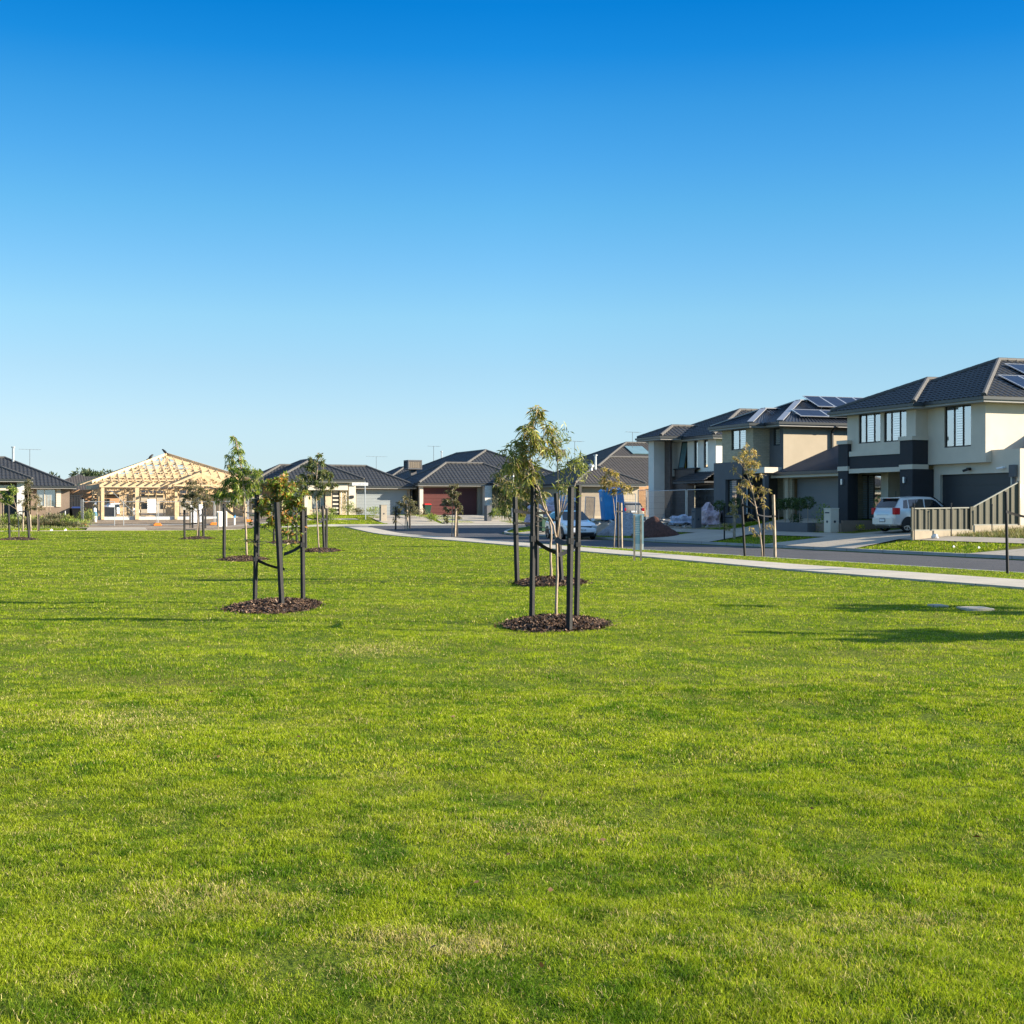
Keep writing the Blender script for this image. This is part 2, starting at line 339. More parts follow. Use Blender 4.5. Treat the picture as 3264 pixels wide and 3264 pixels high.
# ------------------------------------------------------------------ terrain
def sst(a, b, x):
    t = np.clip((np.asarray(x, float) - a) / (b - a), 0, 1); return t * t * (3 - 2 * t)
def road_mask(X, Y):
    """1 inside the asphalt"""
    X = np.asarray(X, float); Y = np.asarray(Y, float)
    a = (X > 23.3) & (X < 30.3) & (Y < 97)
    fl = 30.3 + np.clip((Y - 78) / 6, 0, 1) ** 3 * 6
    b = (Y > 78) & (Y < 84.01) & (X < fl) & (X > 23.3)
    c = (Y > 84) & (Y < 97) & (X > 23.3)
    w = (X > 20.2) & (X <= 23.3) & (Y > 91.5 + (23.3 - X) * 1.55) & (Y < 97)
    return a | b | c | w
def T(X, Y, dip=True):
    X = np.asarray(X, float); Y = np.asarray(Y, float)
    rz = .35 * sst(76, 96, Y) * sst(16, 24, X)
    prof = np.interp(X, [30.3, 33.5, 37, 40, 60], [0, .38, .62, .85, .95])
    prof = prof + .27 * sst(35, 38, X) * sst(50, 54, Y) * (1 - sst(66, 70, Y))
    side = prof * (1 - sst(81.5, 84.5, Y))
    farR = .55 * sst(97, 108, Y) * sst(17, 25, X)
    farL = (.10 * sst(98, 102, Y) + .48 * sst(103, 114, Y)) * (1 - sst(17, 25, X))
    z = rz + side * sst(30.2, 30.4, X) + farR + farL
    und = .009*(np.sin(X*1.9+Y*.7) + np.sin(Y*2.3-X*.6+1.3) + .8*np.sin(X*.8+Y*1.25+2.0) + .6*np.sin(X*3.7+Y*2.9))
    pe = path_l(Y); z = z + und*(1-sst(pe-3.5, pe-.6, X))*(1-sst(88, 95, Y))
    far = sst(140, 260, Y)
    z = z * (1 - far) + .75 * far
    if dip: z = z - .11 * road_mask(X, Y)
    return z
def Tz(x, y): return float(T(x, y))
PL = [(3264, 1877), (2560, 1822), (2010, 1772), (1544, 1732), (1282, 1710), (1085, 1691.5)]
PR = [(3264, 1852), (2560, 1803), (2010, 1759), (1544, 1721), (1282, 1704), (1085, 1689)]
pl = sorted([on_z(*p)[::-1] for p in PL]); pr = sorted([on_z(*p)[::-1] for p in PR])
def _ext(p):
    (y0, x0), (y1, x1) = p[0], p[1]; s = (x1 - x0) / (y1 - y0)
    return [(-30, x0 + s * .3 * (-30 - y0))] + p
pl = _ext(pl); pr = _ext(pr)
ply, plx = zip(*pl); pry, prx = zip(*pr)
prx = tuple(x + .0 for x in prx)
def path_l(Y): return np.interp(Y, ply, plx)
def path_r(Y): return np.maximum(np.interp(Y, pry, prx), path_l(Y) + 1.45)

def gridlines(segs):
    out = [segs[0][0]]
    for a, b, s in segs:
        n = max(1, int(round((b - a) / s))); out += [a + (b - a) * (i + 1) / n for i in range(n)]
    return np.array(out)
gx = gridlines([(-1500, -300, 300), (-300, -60, 40), (-60, -24, 2), (-24, 20, .55), (20, 22, .5), (22, 23.25, .25), (23.25, 23.35, .1), (23.35, 30.25, .69), (30.25, 30.35, .1), (30.35, 42, .45), (42, 70, 2), (70, 300, 40), (300, 1800, 300)])
gy = gridlines([(-200, -20, 40), (-20, 0, 2), (0, 60, .55), (60, 76, 1), (76, 83.95, .5), (83.95, 84.05, .1), (84.05, 91, .8), (91, 96.95, .35), (96.95, 97.05, .1), (97.05, 116, .6), (116, 140, 3), (140, 300, 20), (300, 3000, 300)])
GX, GY = np.meshgrid(gx, gy); GZ = T(GX, GY) - .012
nv = GX.shape; vid = np.arange(GX.size).reshape(nv)
fa = np.stack([vid[:-1, :-1].ravel(), vid[:-1, 1:].ravel(), vid[1:, 1:].ravel(), vid[1:, :-1].ravel()], 1)
o = np_mesh('ground', np.stack([GX.ravel(), GY.ravel(), GZ.ravel()], 1), [fa], M['lawn'], smooth=False); tag(o, kind='structure')

def sheet(name, p00, p10, p11, p01, m, off=.02, step=.8, kind='structure', thick=0, label=None, dip=True):
    p = [np.array(q, float) for q in (p00, p10, p11, p01)]
    nu = max(1, int(max(np.linalg.norm(p[1]-p[0]), np.linalg.norm(p[2]-p[3])) / step))
    nw = max(1, int(max(np.linalg.norm(p[3]-p[0]), np.linalg.norm(p[2]-p[1])) / step))
    u, w = np.meshgrid(np.linspace(0, 1, nu+1), np.linspace(0, 1, nw+1))
    P = ((1-u)*(1-w))[..., None]*p[0] + (u*(1-w))[..., None]*p[1] + (u*w)[..., None]*p[2] + ((1-u)*w)[..., None]*p[3]
    z = T(P[..., 0], P[..., 1], dip) + off
    ids = np.arange(u.size).reshape(u.shape)
    f = np.stack([ids[:-1, :-1].ravel(), ids[:-1, 1:].ravel(), ids[1:, 1:].ravel(), ids[1:, :-1].ravel()], 1)
    o = np_mesh(name, np.stack([P[..., 0].ravel(), P[..., 1].ravel(), z.ravel()], 1), [f], m)
    return tag(o, kind=kind)
# road: rows of asphalt strips following the mask
rows = np.concatenate([np.arange(-40, 76, 2.), np.arange(76, 97.01, .25)])
vs = []; fs = []
def xr_of(Y): return 60 * (Y > 84) + (Y <= 84) * (30.3 + np.clip((Y - 78) / 6, 0, 1) ** 3 * 6)
def xl_of(Y): return 23.3 if Y < 91.5 else max(20.2, 23.3 - (Y - 91.5) / 1.55)
for i, Y in enumerate(rows):
    for j in range(9):
        x = xl_of(Y) + (xr_of(Y) - xl_of(Y)) * j / 8
        vs.append((x, Y, float(T(x, Y, False)) - .10 + .025 * math.sin(math.pi * j / 8)))
for i in range(len(rows) - 1):
    if rows[i] < 84 < rows[i+1] + 1e-6 and False: continue
    for j in range(8): fs.append((i*9+j, i*9+j+1, (i+1)*9+j+1, (i+1)*9+j))
o = np_mesh('road', np.array(vs), [np.array(fs)], M['asphalt']); tag(o, kind='structure')
# footpath through the park
Ys = np.arange(-28, 94, 1.0); mb = MB()
for i, Y in enumerate(Ys):
    l, r = float(path_l(Y)), float(path_r(Y)); z = Tz(l, Y) + .03
    mb.v += [(l, Y, z), (r, Y, z), (l, Y, z - .08), (r, Y, z - .08)]
for i in range(len(Ys) - 1):
    a = i * 4; b = a + 4
    mb.f += [(a, a+1, b+1, b), (a, b, b+2, a+2), (a+1, a+3, b+3, b+1)]
tag(mb.build('footpath', M['concrete']), kind='structure')
def strip(name, pts, w, h, m, off=0.0, kind='structure'):
    mb = MB(); n = len(pts)
    for i, (x, y) in enumerate(pts):
        a = np.array(pts[max(i-1, 0)]); b = np.array(pts[min(i+1, n-1)]); t = (b-a)/np.linalg.norm(b-a); q = np.array([-t[1], t[0]])
        z = float(T(x, y, False)) + off
        for s, dz in ((-w/2, -.3), (-w/2, 0), (w/2, 0), (w/2, -.3)):
            zz = z + (h if dz == 0 else dz)
            mb.v.append((x + q[0]*s, y + q[1]*s, zz))
    for i in range(n-1):
        for k in range(3): mb.f.append((i*4+k, i*4+k+1, (i+1)*4+k+1, (i+1)*4+k))
    return tag(mb.build(name, m, smooth=False), kind=kind)
curve = [(30.38 + (max(0, min(1, (y-78)/6)) ** 3) * 6, y) for y in np.arange(-20, 84.01, .5)]
strip('kerb', curve + [(x, 84.0) for x in np.arange(37, 60, 1)], .18, .015, M['kerb'])
strip('kerb', [(x, 97.1) for x in np.arange(20, 60, 1.)], .3, .02, M['kerb'])
strip('kerb', [(x, 98.4) for x in np.arange(-20, 20, 2.)], .15, .02, M['concrete'])
strip('kerb', [(23.2, y) for y in np.arange(-20, 91.5, 2)], .16, -.01, M['kerb'])
# far-side footpath and driveways
sheet('pavement', (32.9, -20), (34.3, -20), (34.3, 81.5), (32.9, 81.5), M['aprons'], .022)
def drive(name, x0, x1, y0, y1, flare=.8, m='aprons'):
    sheet(name, (30.3, y0-flare), (32.9, y0), (32.9, y1), (30.3, y1+flare), M[m], .03, dip=False)
    sheet(name, (32.9, y0), (x1, y0), (x1, y1), (32.9, y1), M[m], .03, dip=False)
drive('driveway', 30.3, 38.4, 44.4, 49.2); drive('driveway', 30.3, 38.2, 55.2, 60.2); drive('driveway', 30.3, 41.3, 72.0, 77.0)
sheet('driveway', (30.3, 29.0), (33, 29.6), (33, 35.6), (30.3, 37.4), M['aprons'], .03, dip=False)
# across the cross street
sheet('driveway', (32.6, 97.25), (39.6, 97.25), (41, 113.0), (35.6, 113.0), M['aprons'], .03)
sheet('driveway', (28.2, 97.25), (32.3, 97.25), (35.1, 113.7), (29.9, 113.7), M['aprons'], .03)
sheet('driveway', (46, 97.25), (52, 97.25), (52, 103.9), (46, 103.9), M['aprons'], .03)
# strip of verge path and bare building lot on the left
sheet('pavement', (-30, 102.2), (27.5, 102.2), (27.5, 103.6), (-30, 103.6), M['aprons'], .03)
sheet('bare_ground', (7.2, 103.6), (22, 103.6), (22, 128), (7.2, 128), M['dirt'], .03)
sheet('bare_ground', (11.5, 98.7), (19.5, 98.7), (19.5, 102.2), (11.5, 102.2), M['dirt'], .03)
sheet('bare_ground', (-200, 136), (120, 136), (120, 230), (-200, 230), M['dirt'], .03, step=6)
sheet('driveway', (7.6, 98.55), (11.6, 98.55), (12, 104), (8.2, 104), M['aprons'], .035)
# building rubble ground on the corner lot and weedy lot by the fence
sheet('bare_ground', (34.3, 62), (41.2, 62), (41.2, 72), (34.3, 72), M['dirt'], .028)
sheet('bare_ground', (34.3, 77), (41.2, 77), (41.2, 83), (34.3, 83), M['dirt'], .028)
# ------------------------------------------------------------------ building helpers
def wall_panel(mb, ax, pos, u0, u1, z0, z1, holes=(), dep=.14, back=1):
    """a wall in the plane ax=pos with rectangular openings (ua, ub, za, zb) and reveals going inwards"""
    def P(u, z, d=0.0): return (pos + d * back, u, z) if ax == 'X' else (u, pos + d * back, z)
    us = sorted({u0, u1, *[h[0] for h in holes], *[h[1] for h in holes]}); zs = sorted({z0, z1, *[h[2] for h in holes], *[h[3] for h in holes]})
    for a, b in zip(us, us[1:]):
        for c, d in zip(zs, zs[1:]):
            mu, mz = (a+b)/2, (c+d)/2
            if any(h[0] < mu < h[1] and h[2] < mz < h[3] for h in holes): continue
            mb.quad(P(a, c), P(b, c), P(b, d), P(a, d))
    for ua, ub, za, zb in holes:
        for (p, q, r_, s) in (((ua, za), (ub, za), 0, 0), ((ub, za), (ub, zb), 0, 0), ((ub, zb), (ua, zb), 0, 0), ((ua, zb), (ua, za), 0, 0)):
            mb.quad(P(*p), P(*q), P(*q, dep), P(*p, dep))
def pbox(mb, ax, pos, d0, d1, u0, u1, z0, z1):
    if ax == 'X': mb.box(pos + d0, pos + d1, u0, u1, z0, z1)
    else: mb.box(u0, u1, pos + d0, pos + d1, z0, z1)
def window(parent, ax, pos, u0, u1, z0, z1, cols=2, frame='winframe', fill='shutter', dep=.08, rows=1, fw=.055, splits=None, label=None, fillspan=None):
    u0, u1 = min(u0, u1), max(u0, u1)
    f = MB(); e = .004
    pbox(f, ax, pos, dep-.03, dep+.03, u0+e, u1-e, z0+e, z0+fw); pbox(f, ax, pos, dep-.03, dep+.03, u0+e, u1-e, z1-fw, z1-e)
    pbox(f, ax, pos, dep-.03, dep+.03, u0+e, u0+fw, z0+fw, z1-fw); pbox(f, ax, pos, dep-.03, dep+.03, u1-fw, u1-e, z0+fw, z1-fw)
    sp = splits or [i / cols for i in range(1, cols)]
    for s in sp:
        u = u0 + (u1-u0)*s; pbox(f, ax, pos, dep-.028, dep+.028, u-fw/2, u+fw/2, z0+fw, z1-fw)
    for i in range(1, rows):
        z = z0 + (z1-z0)*i/rows; pbox(f, ax, pos, dep-.026, dep+.026, u0+fw, u1-fw, z-fw/2, z+fw/2)
    fo = W(f, 'window', M[frame], parent)
    if label: fo['label'] = label
    g = MB(); q_ = fw*.6; P_ = (lambda u, z: (pos+dep, u, z)) if ax == 'X' else (lambda u, z: (u, pos+dep, z)); g.quad(P_(u0+q_, z0+q_), P_(u1-q_, z0+q_), P_(u1-q_, z1-q_), P_(u0+q_, z1-q_)); W(g, 'pane', M['pane'], fo)
    bk = MB(); pbox(bk, ax, pos, .42, .46, u0-.25, u1+.25, z0-.25, z1+.25); W(bk, 'interior', M['room'], fo)
    if fill == 'shutter':
        s = MB(); ed = [0] + list(sp) + [1]
        for a, b in zip(ed, ed[1:]):
            ua, ub = u0+(u1-u0)*a+fw*.1-(.1 if a == 0 else 0), u0+(u1-u0)*b-fw*.1+(.1 if b == 1 else 0)
            if fillspan and not (fillspan[0] <= (a+b)/2 <= fillspan[1]): continue
            pbox(s, ax, pos, dep+.03, dep+.055, ua, ua+.06, z0+.04, z1-.04); pbox(s, ax, pos, dep+.03, dep+.055, ub-.06, ub, z0+.04, z1-.04)
            n = max(4, int((z1-z0)/.105))
            for i in range(n):
                z = z0+.05+(z1-z0-.1)*(i+.5)/n
                pbox(s, ax, pos, dep+.028, dep+.06, ua+.06, ub-.06, z-.036, z+.036)
        W(s, 'shutter', M['shutter'], fo)
    elif fill == 'blind':
        s = MB(); lo = z0+(z1-z0)*.02
        pbox(s, ax, pos, dep+.035, dep+.045, u0+fw*.6, u1-fw*.6, lo, z1-.02); W(s, 'blind', M['blind'], fo)
    return fo
def garage_door(parent, ax, pos, u0, u1, z0, z1, m, n=7, rec=.14, handle=True):
    u0, u1 = min(u0, u1), max(u0, u1); g = MB(); h = (z1-z0)/n
    for i in range(n): pbox(g, ax, pos, rec, rec+.05, u0+.01, u1-.01, z0+h*i+.006, z0+h*(i+1)-.006)
    pbox(g, ax, pos, rec+.02, rec+.06, u0+.01, u1-.01, z0, z1)
    return W(g, 'garage_door', M[m], parent)
PROF = [(0, .0), (.18, .026), (.34, .032), (.5, .026), (.68, .0), (.84, -.004)]
PROF4 = [(0, .0), (.2, .03), (.48, .03), (.68, .0)]
def tile_face(mb, a, b, c, e, course=.33, colw=.30, prof=PROF, lip=.03, scale=1.0):
    """eave a->b, top edge e (above a) .. c (above b); stepped tile courses with a rolled profile"""
    a, b, c, e = map(Vector, (a, b, c, e)); U = (b - a).normalized(); n0 = U.cross((e - a) if (e-a).length > .01 else (c-a))
    N = n0.normalized()
    if N.z < 0: N = -N
    V = N.cross(U);
    if V.z < 0: V = -V
    L = (e - a).dot(V); eu = (e - a).dot(U); cu = (c - a).dot(U); W_ = (b - a).dot(U)
    nc = max(1, int(round(L / course)))
    off0 = (a.x * U.x + a.y * U.y) if True else 0
    for i in range(nc):
        v0, v1 = L*i/nc, L*(i+1)/nc
        l0, r0 = eu*v0/L, W_+(cu-W_)*v0/L; l1, r1 = eu*v1/L, W_+(cu-W_)*v1/L
        if r0 - l0 < .03: continue
        us = []; k0 = math.floor((l0+off0)/colw)
        k = k0
        while True:
            base = k*colw - off0
            if base > r0: break
            for p, h in prof: us.append((base + p*colw, h))
            k += 1
        us = [(l0, 0.012)] + [q for q in us if l0 < q[0] < r0] + [(r0, .012)]
        n = len(mb.v)
        for u, h in us:
            P0 = a + U*u + V*v0 + N*(h*scale + lip); uu = min(max(u, l1), r1); P1 = a + U*uu + V*v1 + N*(h*scale + .004); Pb = a + U*u + V*v0 + N*(h*scale*.6 - .004)
            mb.v += [tuple(P0), tuple(P1), tuple(Pb)]
        for j in range(len(us)-1):
            q = n + j*3
            mb.f += [(q, q+3, q+4, q+1), (q+2, q+5, q+3, q)]
def ribs_face(mb, a, b, c, e, colw=.2, h=.03, **k):
    tile_face(mb, a, b, c, e, course=99, colw=colw, prof=[(0, 0), (.1, h), (.25, h), (.35, 0)], lip=.0)
def cap_line(mb, p, q, r=.11, seg=.42, m=None):
    p = Vector(p); q = Vector(q); L = (q-p).length; n = max(1, int(L/seg)); t = (q-p)/L
    for i in range(n):
        s0 = p + t*(L*i/n - .02); s1 = p + t*(L*(i+1)/n + .03)
        mb.tube([s0 + Vector((0, 0, .0)), s1 + Vector((0, 0, .025))], [r*1.0, r*.86], n=8)
def hip_roof(parent, x0, x1, y0, y1, z, p=.43, m='tile', capm='cap', style='tile', faces='NSEW', guttm='gutter', caps=True, prof=PROF, part='roof', gut=True, soffit=.45, course=.33):
    xc, yc = (x0+x1)/2, (y0+y1)/2; w, l = x1-x0, y1-y0; t = min(w, l)/2; zr = z + t*p
    A, B = ((xc, y0+t, zr), (xc, y1-t, zr)) if l >= w else ((x0+t, yc, zr), (x1-t, yc, zr))
    c = dict(sw=(x0, y0, z), se=(x1, y0, z), ne=(x1, y1, z), nw=(x0, y1, z))
    if l >= w: F = dict(S=('sw', 'se', A, A), E=('se', 'ne', B, A), N=('ne', 'nw', B, B), W=('nw', 'sw', A, B))
    else: F = dict(S=('sw', 'se', B, A), E=('se', 'ne', B, B), N=('ne', 'nw', A, B), W=('nw', 'sw', A, A))
    mb = MB(); fn = tile_face if style == 'tile' else ribs_face
    for k, (i, j, cc, ee) in F.items():
        if k in faces and style == 'tile': fn(mb, c[i], c[j], cc, ee, prof=prof, course=course)
        elif k in faces: fn(mb, c[i], c[j], cc, ee)
        else: mb.quad(c[i], c[j], cc, ee) if cc != ee else mb.quad(c[i], c[j], cc)
    e = .05      # closed underside / sarking
    mb.quad((x0+.02, y0+.02, z-e), (x1-.02, y0+.02, z-e), (x1-.02, y1-.02, z-e), (x0+.02, y1-.02, z-e))
    ro = W(mb, part, M[m], parent)
    if caps:
        cb = MB()
        for k, P in (('sw', A), ('se', A if l >= w else B), ('ne', B), ('nw', B if l >= w else A)):
            q = Vector(c[k]) + (Vector(P)-Vector(c[k])).normalized()*.06
            if style == 'tile': cap_line(cb, q + Vector((0, 0, .03)), Vector(P) + Vector((0, 0, .03)))
            else: cb.bar(q + Vector((0, 0, .04)), Vector(P) + Vector((0, 0, .04)), .32, .05)
        if (Vector(A)-Vector(B)).length > .3:
            if style == 'tile': cap_line(cb, Vector(A) + Vector((0, 0, .04)), Vector(B) + Vector((0, 0, .04)))
            else: cb.bar(Vector(A) + Vector((0, 0, .05)), Vector(B) + Vector((0, 0, .05)), .3, .05)
        W(cb, 'ridge_capping', M[capm], ro)
    if gut:
        g = MB(); q = .055
        g.box(x0-.09, x1+.09, y0-.09, y0+.01, z-.13, z-.005); g.box(x0-.09, x1+.09, y1-.01, y1+.09, z-.13, z-.005)
        g.box(x0-.09, x0+.01, y0+.01, y1-.01, z-.13, z-.005); g.box(x1-.01, x1+.09, y0+.01, y1-.01, z-.13, z-.005)
        W(g, 'gutter', M[guttm], ro)
        s = MB(); s.box(x0-.02, x1+.02, y0-.02, y1+.02, z-.22, z-.135); W(s, 'eave_lining', M['soffit'], ro)
    return ro
def antenna(parent, x, y, z, h=1.4, w=1.3, az=0.3):
    m = MB(); m.tube([(x, y, z-.4), (x, y, z+h)], .02, 5); ca, sa = math.cos(az), math.sin(az)
    m.bar((x-ca*w/2, y-sa*w/2, z+h), (x+ca*w/2, y+sa*w/2, z+h), .02)
    for i in range(7):
        t = -w/2 + w*i/6; l = .16 + .03*i
        m.bar((x+ca*t+sa*l, y+sa*t-ca*l, z+h), (x+ca*t-sa*l, y+sa*t+ca*l, z+h), .012)
    return W(m, 'antenna', M['meshwire'], parent)
def flue(parent, x, y, z, h=.7, r=.06):
    m = MB(); m.tube([(x, y, z-.3), (x, y, z+h)], r, 8); m.tube([(x, y, z+h), (x, y, z+h+.09)], r*1.7, 8); return W(m, 'flue', M['steel'], parent)
def cooler(parent, x, y, z, w=1.15, h=.85, rz=0):
    m = MB(); m.box(x-w/2, x+w/2, y-w/2, y+w/2, z, z+.12); m.box(x-w/2, x+w/2, y-w/2, y+w/2, z+h-.14, z+h)
    for sx in (-1, 1):
        for sy in (-1, 1): m.box(x+sx*(w/2-.06)-.06, x+sx*(w/2-.06)+.06, y+sy*(w/2-.06)-.06, y+sy*(w/2-.06)+.06, z+.12, z+h-.14)
    m.box(x-.25, x+.25, y-.25, y+.25, z-.5, z+.0)
    o = W(m, 'evaporative_cooler', M['slate'], parent, bevel=.02)
    g = MB()
    for i in range(7):
        u = -w/2+.16+(w-.32)*i/6
        g.box(x+u-.02, x+u+.02, y-w/2+.02, y-w/2+.05, z+.14, z+h-.16)
        zz = z+.16+(h-.34)*i/6; g.box(x-w/2+.14, x+w/2-.14, y-w/2+.03, y-w/2+.06, zz-.02, zz+.02)
    W(g, 'louvre', M['taupe'], o); g = MB(); g.box(x-w/2+.08, x+w/2-.08, y-w/2+.08, y+w/2-.08, z+.1, z+h-.1); W(g, 'cooling_pad', M['room'], o)
    return o
def downpipe(parent, x, y, z0, z1, ax='Y', off=.45, m='gutter'):
    d = MB(); w = .045
    if ax == 'Y':
        d.box(x-w, x+w, y-.11, y-.02, z0, z1-.35); d.bar((x, y-.065, z1-.36), (x+.0, y-off, z1-.1), .09, .09); d.box(x-.09, x+.09, y-off-.1, y-off+.08, z1-.14, z1+.0)
    else:
        d.box(x-.11, x-.02, y-w, y+w, z0, z1-.35); d.bar((x-.065, y, z1-.36), (x-off, y, z1-.1), .09, .09)
    return W(d, 'downpipe', M[m], parent)
def solar_array(parent, x0, y0, z0, slope, n, rows, pw=1.0, ph=1.65, lift=.12, tilt=0.0, land=False):
    """panels lying on the slope that faces -Y; x0,y0,z0 the lower left corner"""
    w, h = (ph, pw) if land else (pw, ph); ang = math.atan(slope) + tilt; c, s = math.cos(ang), math.sin(ang)
    for r in range(rows):
        for i in range(n):
            a = MB(); bx = x0 + i*(w+.02); yy = y0 + r*(h+.02)*c; zz = z0 + lift + r*(h+.02)*s
            def P(u, v, k=0): return (bx+u, yy+v*c-k*s, zz+v*s+k*c)
            for (u0_, u1_, v0_, v1_) in ((0, w, 0, .035), (0, w, h-.035, h), (0, .035, .035, h-.035), (w-.035, w, .035, h-.035)):
                pts = [P(u0_, v0_, -.02), P(u1_, v0_, -.02), P(u1_, v1_, -.02), P(u0_, v1_, -.02), P(u0_, v0_, .022), P(u1_, v0_, .022), P(u1_, v1_, .022), P(u0_, v1_, .022)]
                a.add(pts, [(0,3,2,1),(4,5,6,7),(0,1,5,4),(1,2,6,5),(2,3,7,6),(3,0,4,7)])
            if r == 0: a.bar(P(w*.3, .15, -.02), P(w*.3, .15, -lift-.05), .04)
            o = W(a, 'solar_panel', M['alu'], parent)
            b = MB(); nx_, ny_ = (4, 2) if not land else (2, 4)
            g = .012
            for ix in range(nx_):
                for iy in range(ny_):
                    ua, ub = .04+(w-.08)*ix/nx_+g/2, .04+(w-.08)*(ix+1)/nx_-g/2; va, vb = .04+(h-.08)*iy/ny_+g/2, .04+(h-.08)*(iy+1)/ny_-g/2
                    b.quad(P(ua, va, .012), P(ub, va, .012), P(ub, vb, .012), P(ua, vb, .012))
            b.quad(P(.03, .03, .0), P(w-.03, .03, .0), P(w-.03, h-.03, .0), P(.03, h-.03, .0))
            W(b, 'cells', M['solar'], o)
def wall_light(parent, x, y, z, ax='X'):
    m = MB(); pbox(m, ax, x if ax == 'X' else y, -.1, -.005, (y if ax == 'X' else x)-.05, (y if ax == 'X' else x)+.05, z-.13, z+.13)
    W(m, 'wall_light', M['alu'], parent, bevel=.01)
def letterbox(px, py, X, w, d, h, m, label, hole=True, z=None):
    Y, dist = on_x(px, X); z = Tz(X, Y) if z is None else z
    b = MB(); b.box(-w/2, w/2, -d/2, d/2, 0, h-.04); b.box(-w/2-.015, w/2+.015, -d/2-.015, d/2+.015, h-.04, h)
    e = empty('letterbox', (X, Y, z), label, 'letterbox', 'letterboxes along the front boundaries')
    b.build('body', M[m], e, bevel=.01)
    s = MB(); s.box(-w/2-.012, -w/2-.002, -d*.32, d*.32, h-.22, h-.17); s.build('mail_slot', M['ink'], e)
    if hole:
        s = MB(); s.tube([(-w/2-.014, 0, h*.45), (-w/2-.002, 0, h*.45)], .055, 12); s.build('newspaper_tube', M['ink'], e)
        s = MB(); s.tube([(-.0, -d/2-.014, h*.45), (0, -d/2-.002, h*.45)], .055, 12); s.build('newspaper_tube', M['ink'], e)
    return e

# ================================================================== HOUSE C  (large two-storey, right)
hC = empty('house', (38, 50, .6), 'large house at the right', 'house')
hC['label'] = 'large greige two storey house with charcoal pillars and white trim at the right edge'
w = MB()
ZF = .85
# garage level
gd = (YX(3221, 38.3), YX(2996, 38.3), .35, ZX(3100, 1510, 38.3))
wall_panel(w, 'X', 38.3, 44.07, 49.35, .2, 3.83, [gd])
wall_panel(w, 'Y', 44.07, 38.3, 50, .2, 3.83); w.box(38.3, 50.0, 45.6, 54.0, .2, .9)
w.quad((38.3, 44.07, 3.83), (38.3, 44.35, 3.83), (50, 44.35, 3.83), (50, 44.07, 3.83)); w.quad((38.55, 44.35, 3.83), (38.55, 44.35, 3.4), (50, 44.35, 3.4), (50, 44.35, 3.83))
w.quad((38.3, 44.35, 3.83), (38.3, 49.35, 3.83), (38.55, 49.35, 3.83), (38.55, 44.35, 3.83)); w.quad((38.55, 44.35, 3.83), (38.55, 49.35, 3.83), (38.55, 49.35, 3.4), (38.55, 44.35, 3.4))
# upper storey: main block and projecting left block
zs0, zs1 = 3.34, 5.78; zt0 = ZX(2885, 1391, 37.2)-.1
win1 = (YX(3095, 38.0), YX(3010, 38.0), ZX(3050, 1425, 38.0), ZX(3050, 1291, 38.0))
wall_panel(w, 'X', 38.0, 45.7, 49.35, zs0, zs1, [win1])
wall_panel(w, 'Y', 45.7, 38.0, 50, zs0, zs1); w.quad((38.0, 45.7, zs0), (38.0, 49.35, zs0), (38.31, 49.35, zs0), (38.31, 45.7, zs0))
w2a = (YX(2806, 37.4), YX(2737, 37.4), ZX(2770, 1412, 37.4), ZX(2770, 1314, 37.4))
w2b = (YX(2889, 37.4), YX(2817, 37.4), ZX(2855, 1407, 37.4), ZX(2855, 1307, 37.4))
wall_panel(w, 'X', 37.4, 49.35, 54.3, 3.6, zs1, [w2a, w2b])
wall_panel(w, 'Y', 49.352, 37.4, 38.0, zt0, zs1); wall_panel(w, 'Y', 54.3, 37.4, 50, 3.4, zs1)
wall_panel(w, 'X', 50, 44.07, 54.3, .2, zs1)
# ground storey behind the porch
gz = (YX(2808, 38.6), YX(2739, 38.6), ZF+.12, ZX(2775, 1512, 38.6))
wall_panel(w, 'X', 38.6, 52.9, 55.2, .2, 3.6, [gz]); wall_panel(w, 'Y', 52.9, 38.6, 41.0, .2, 3.6); wall_panel(w, 'Y', 55.2, 38.6, 50, .2, 3.6)
wall_panel(w, 'X', 40.6, 49.5, 52.9, .2, 3.6, [(50.2, 51.3, ZF, ZF+2.2)])
wall_panel(w, 'Y', 49.36, 38.3, 41, .2, 3.6)
W(w, 'wall', M['greige'], hC)
w = MB(); w.box(37.41, 40.6, 49.4, 54.9, 3.42, 3.5); W(w, 'porch_ceiling', M['soffit'], hC)
garage_door(hC, 'X', 38.3, gd[0], gd[1], .62, gd[3], 'doordark', n=5)
window(hC, 'X', 38.0, *win1[:2], win1[2], win1[3], splits=[.33, .66], fillspan=(.4, .6))
window(hC, 'X', 37.4, *w2a[:2], w2a[2], w2a[3], splits=[.32, .7], fillspan=(.4, .6)); window(hC, 'X', 37.4, *w2b[:2], w2b[2], w2b[3], splits=[.32, .7], fillspan=(.4, .6))
window(hC, 'X', 38.6, *gz[:2], gz[2], gz[3], splits=[.38, .66], fillspan=(.5, 1), frame='winframe')
d = MB(); d.box(40.66, 40.72, 50.22, 51.28, ZF, ZF+2.18); W(d, 'front_door', M['doordark'], hC)
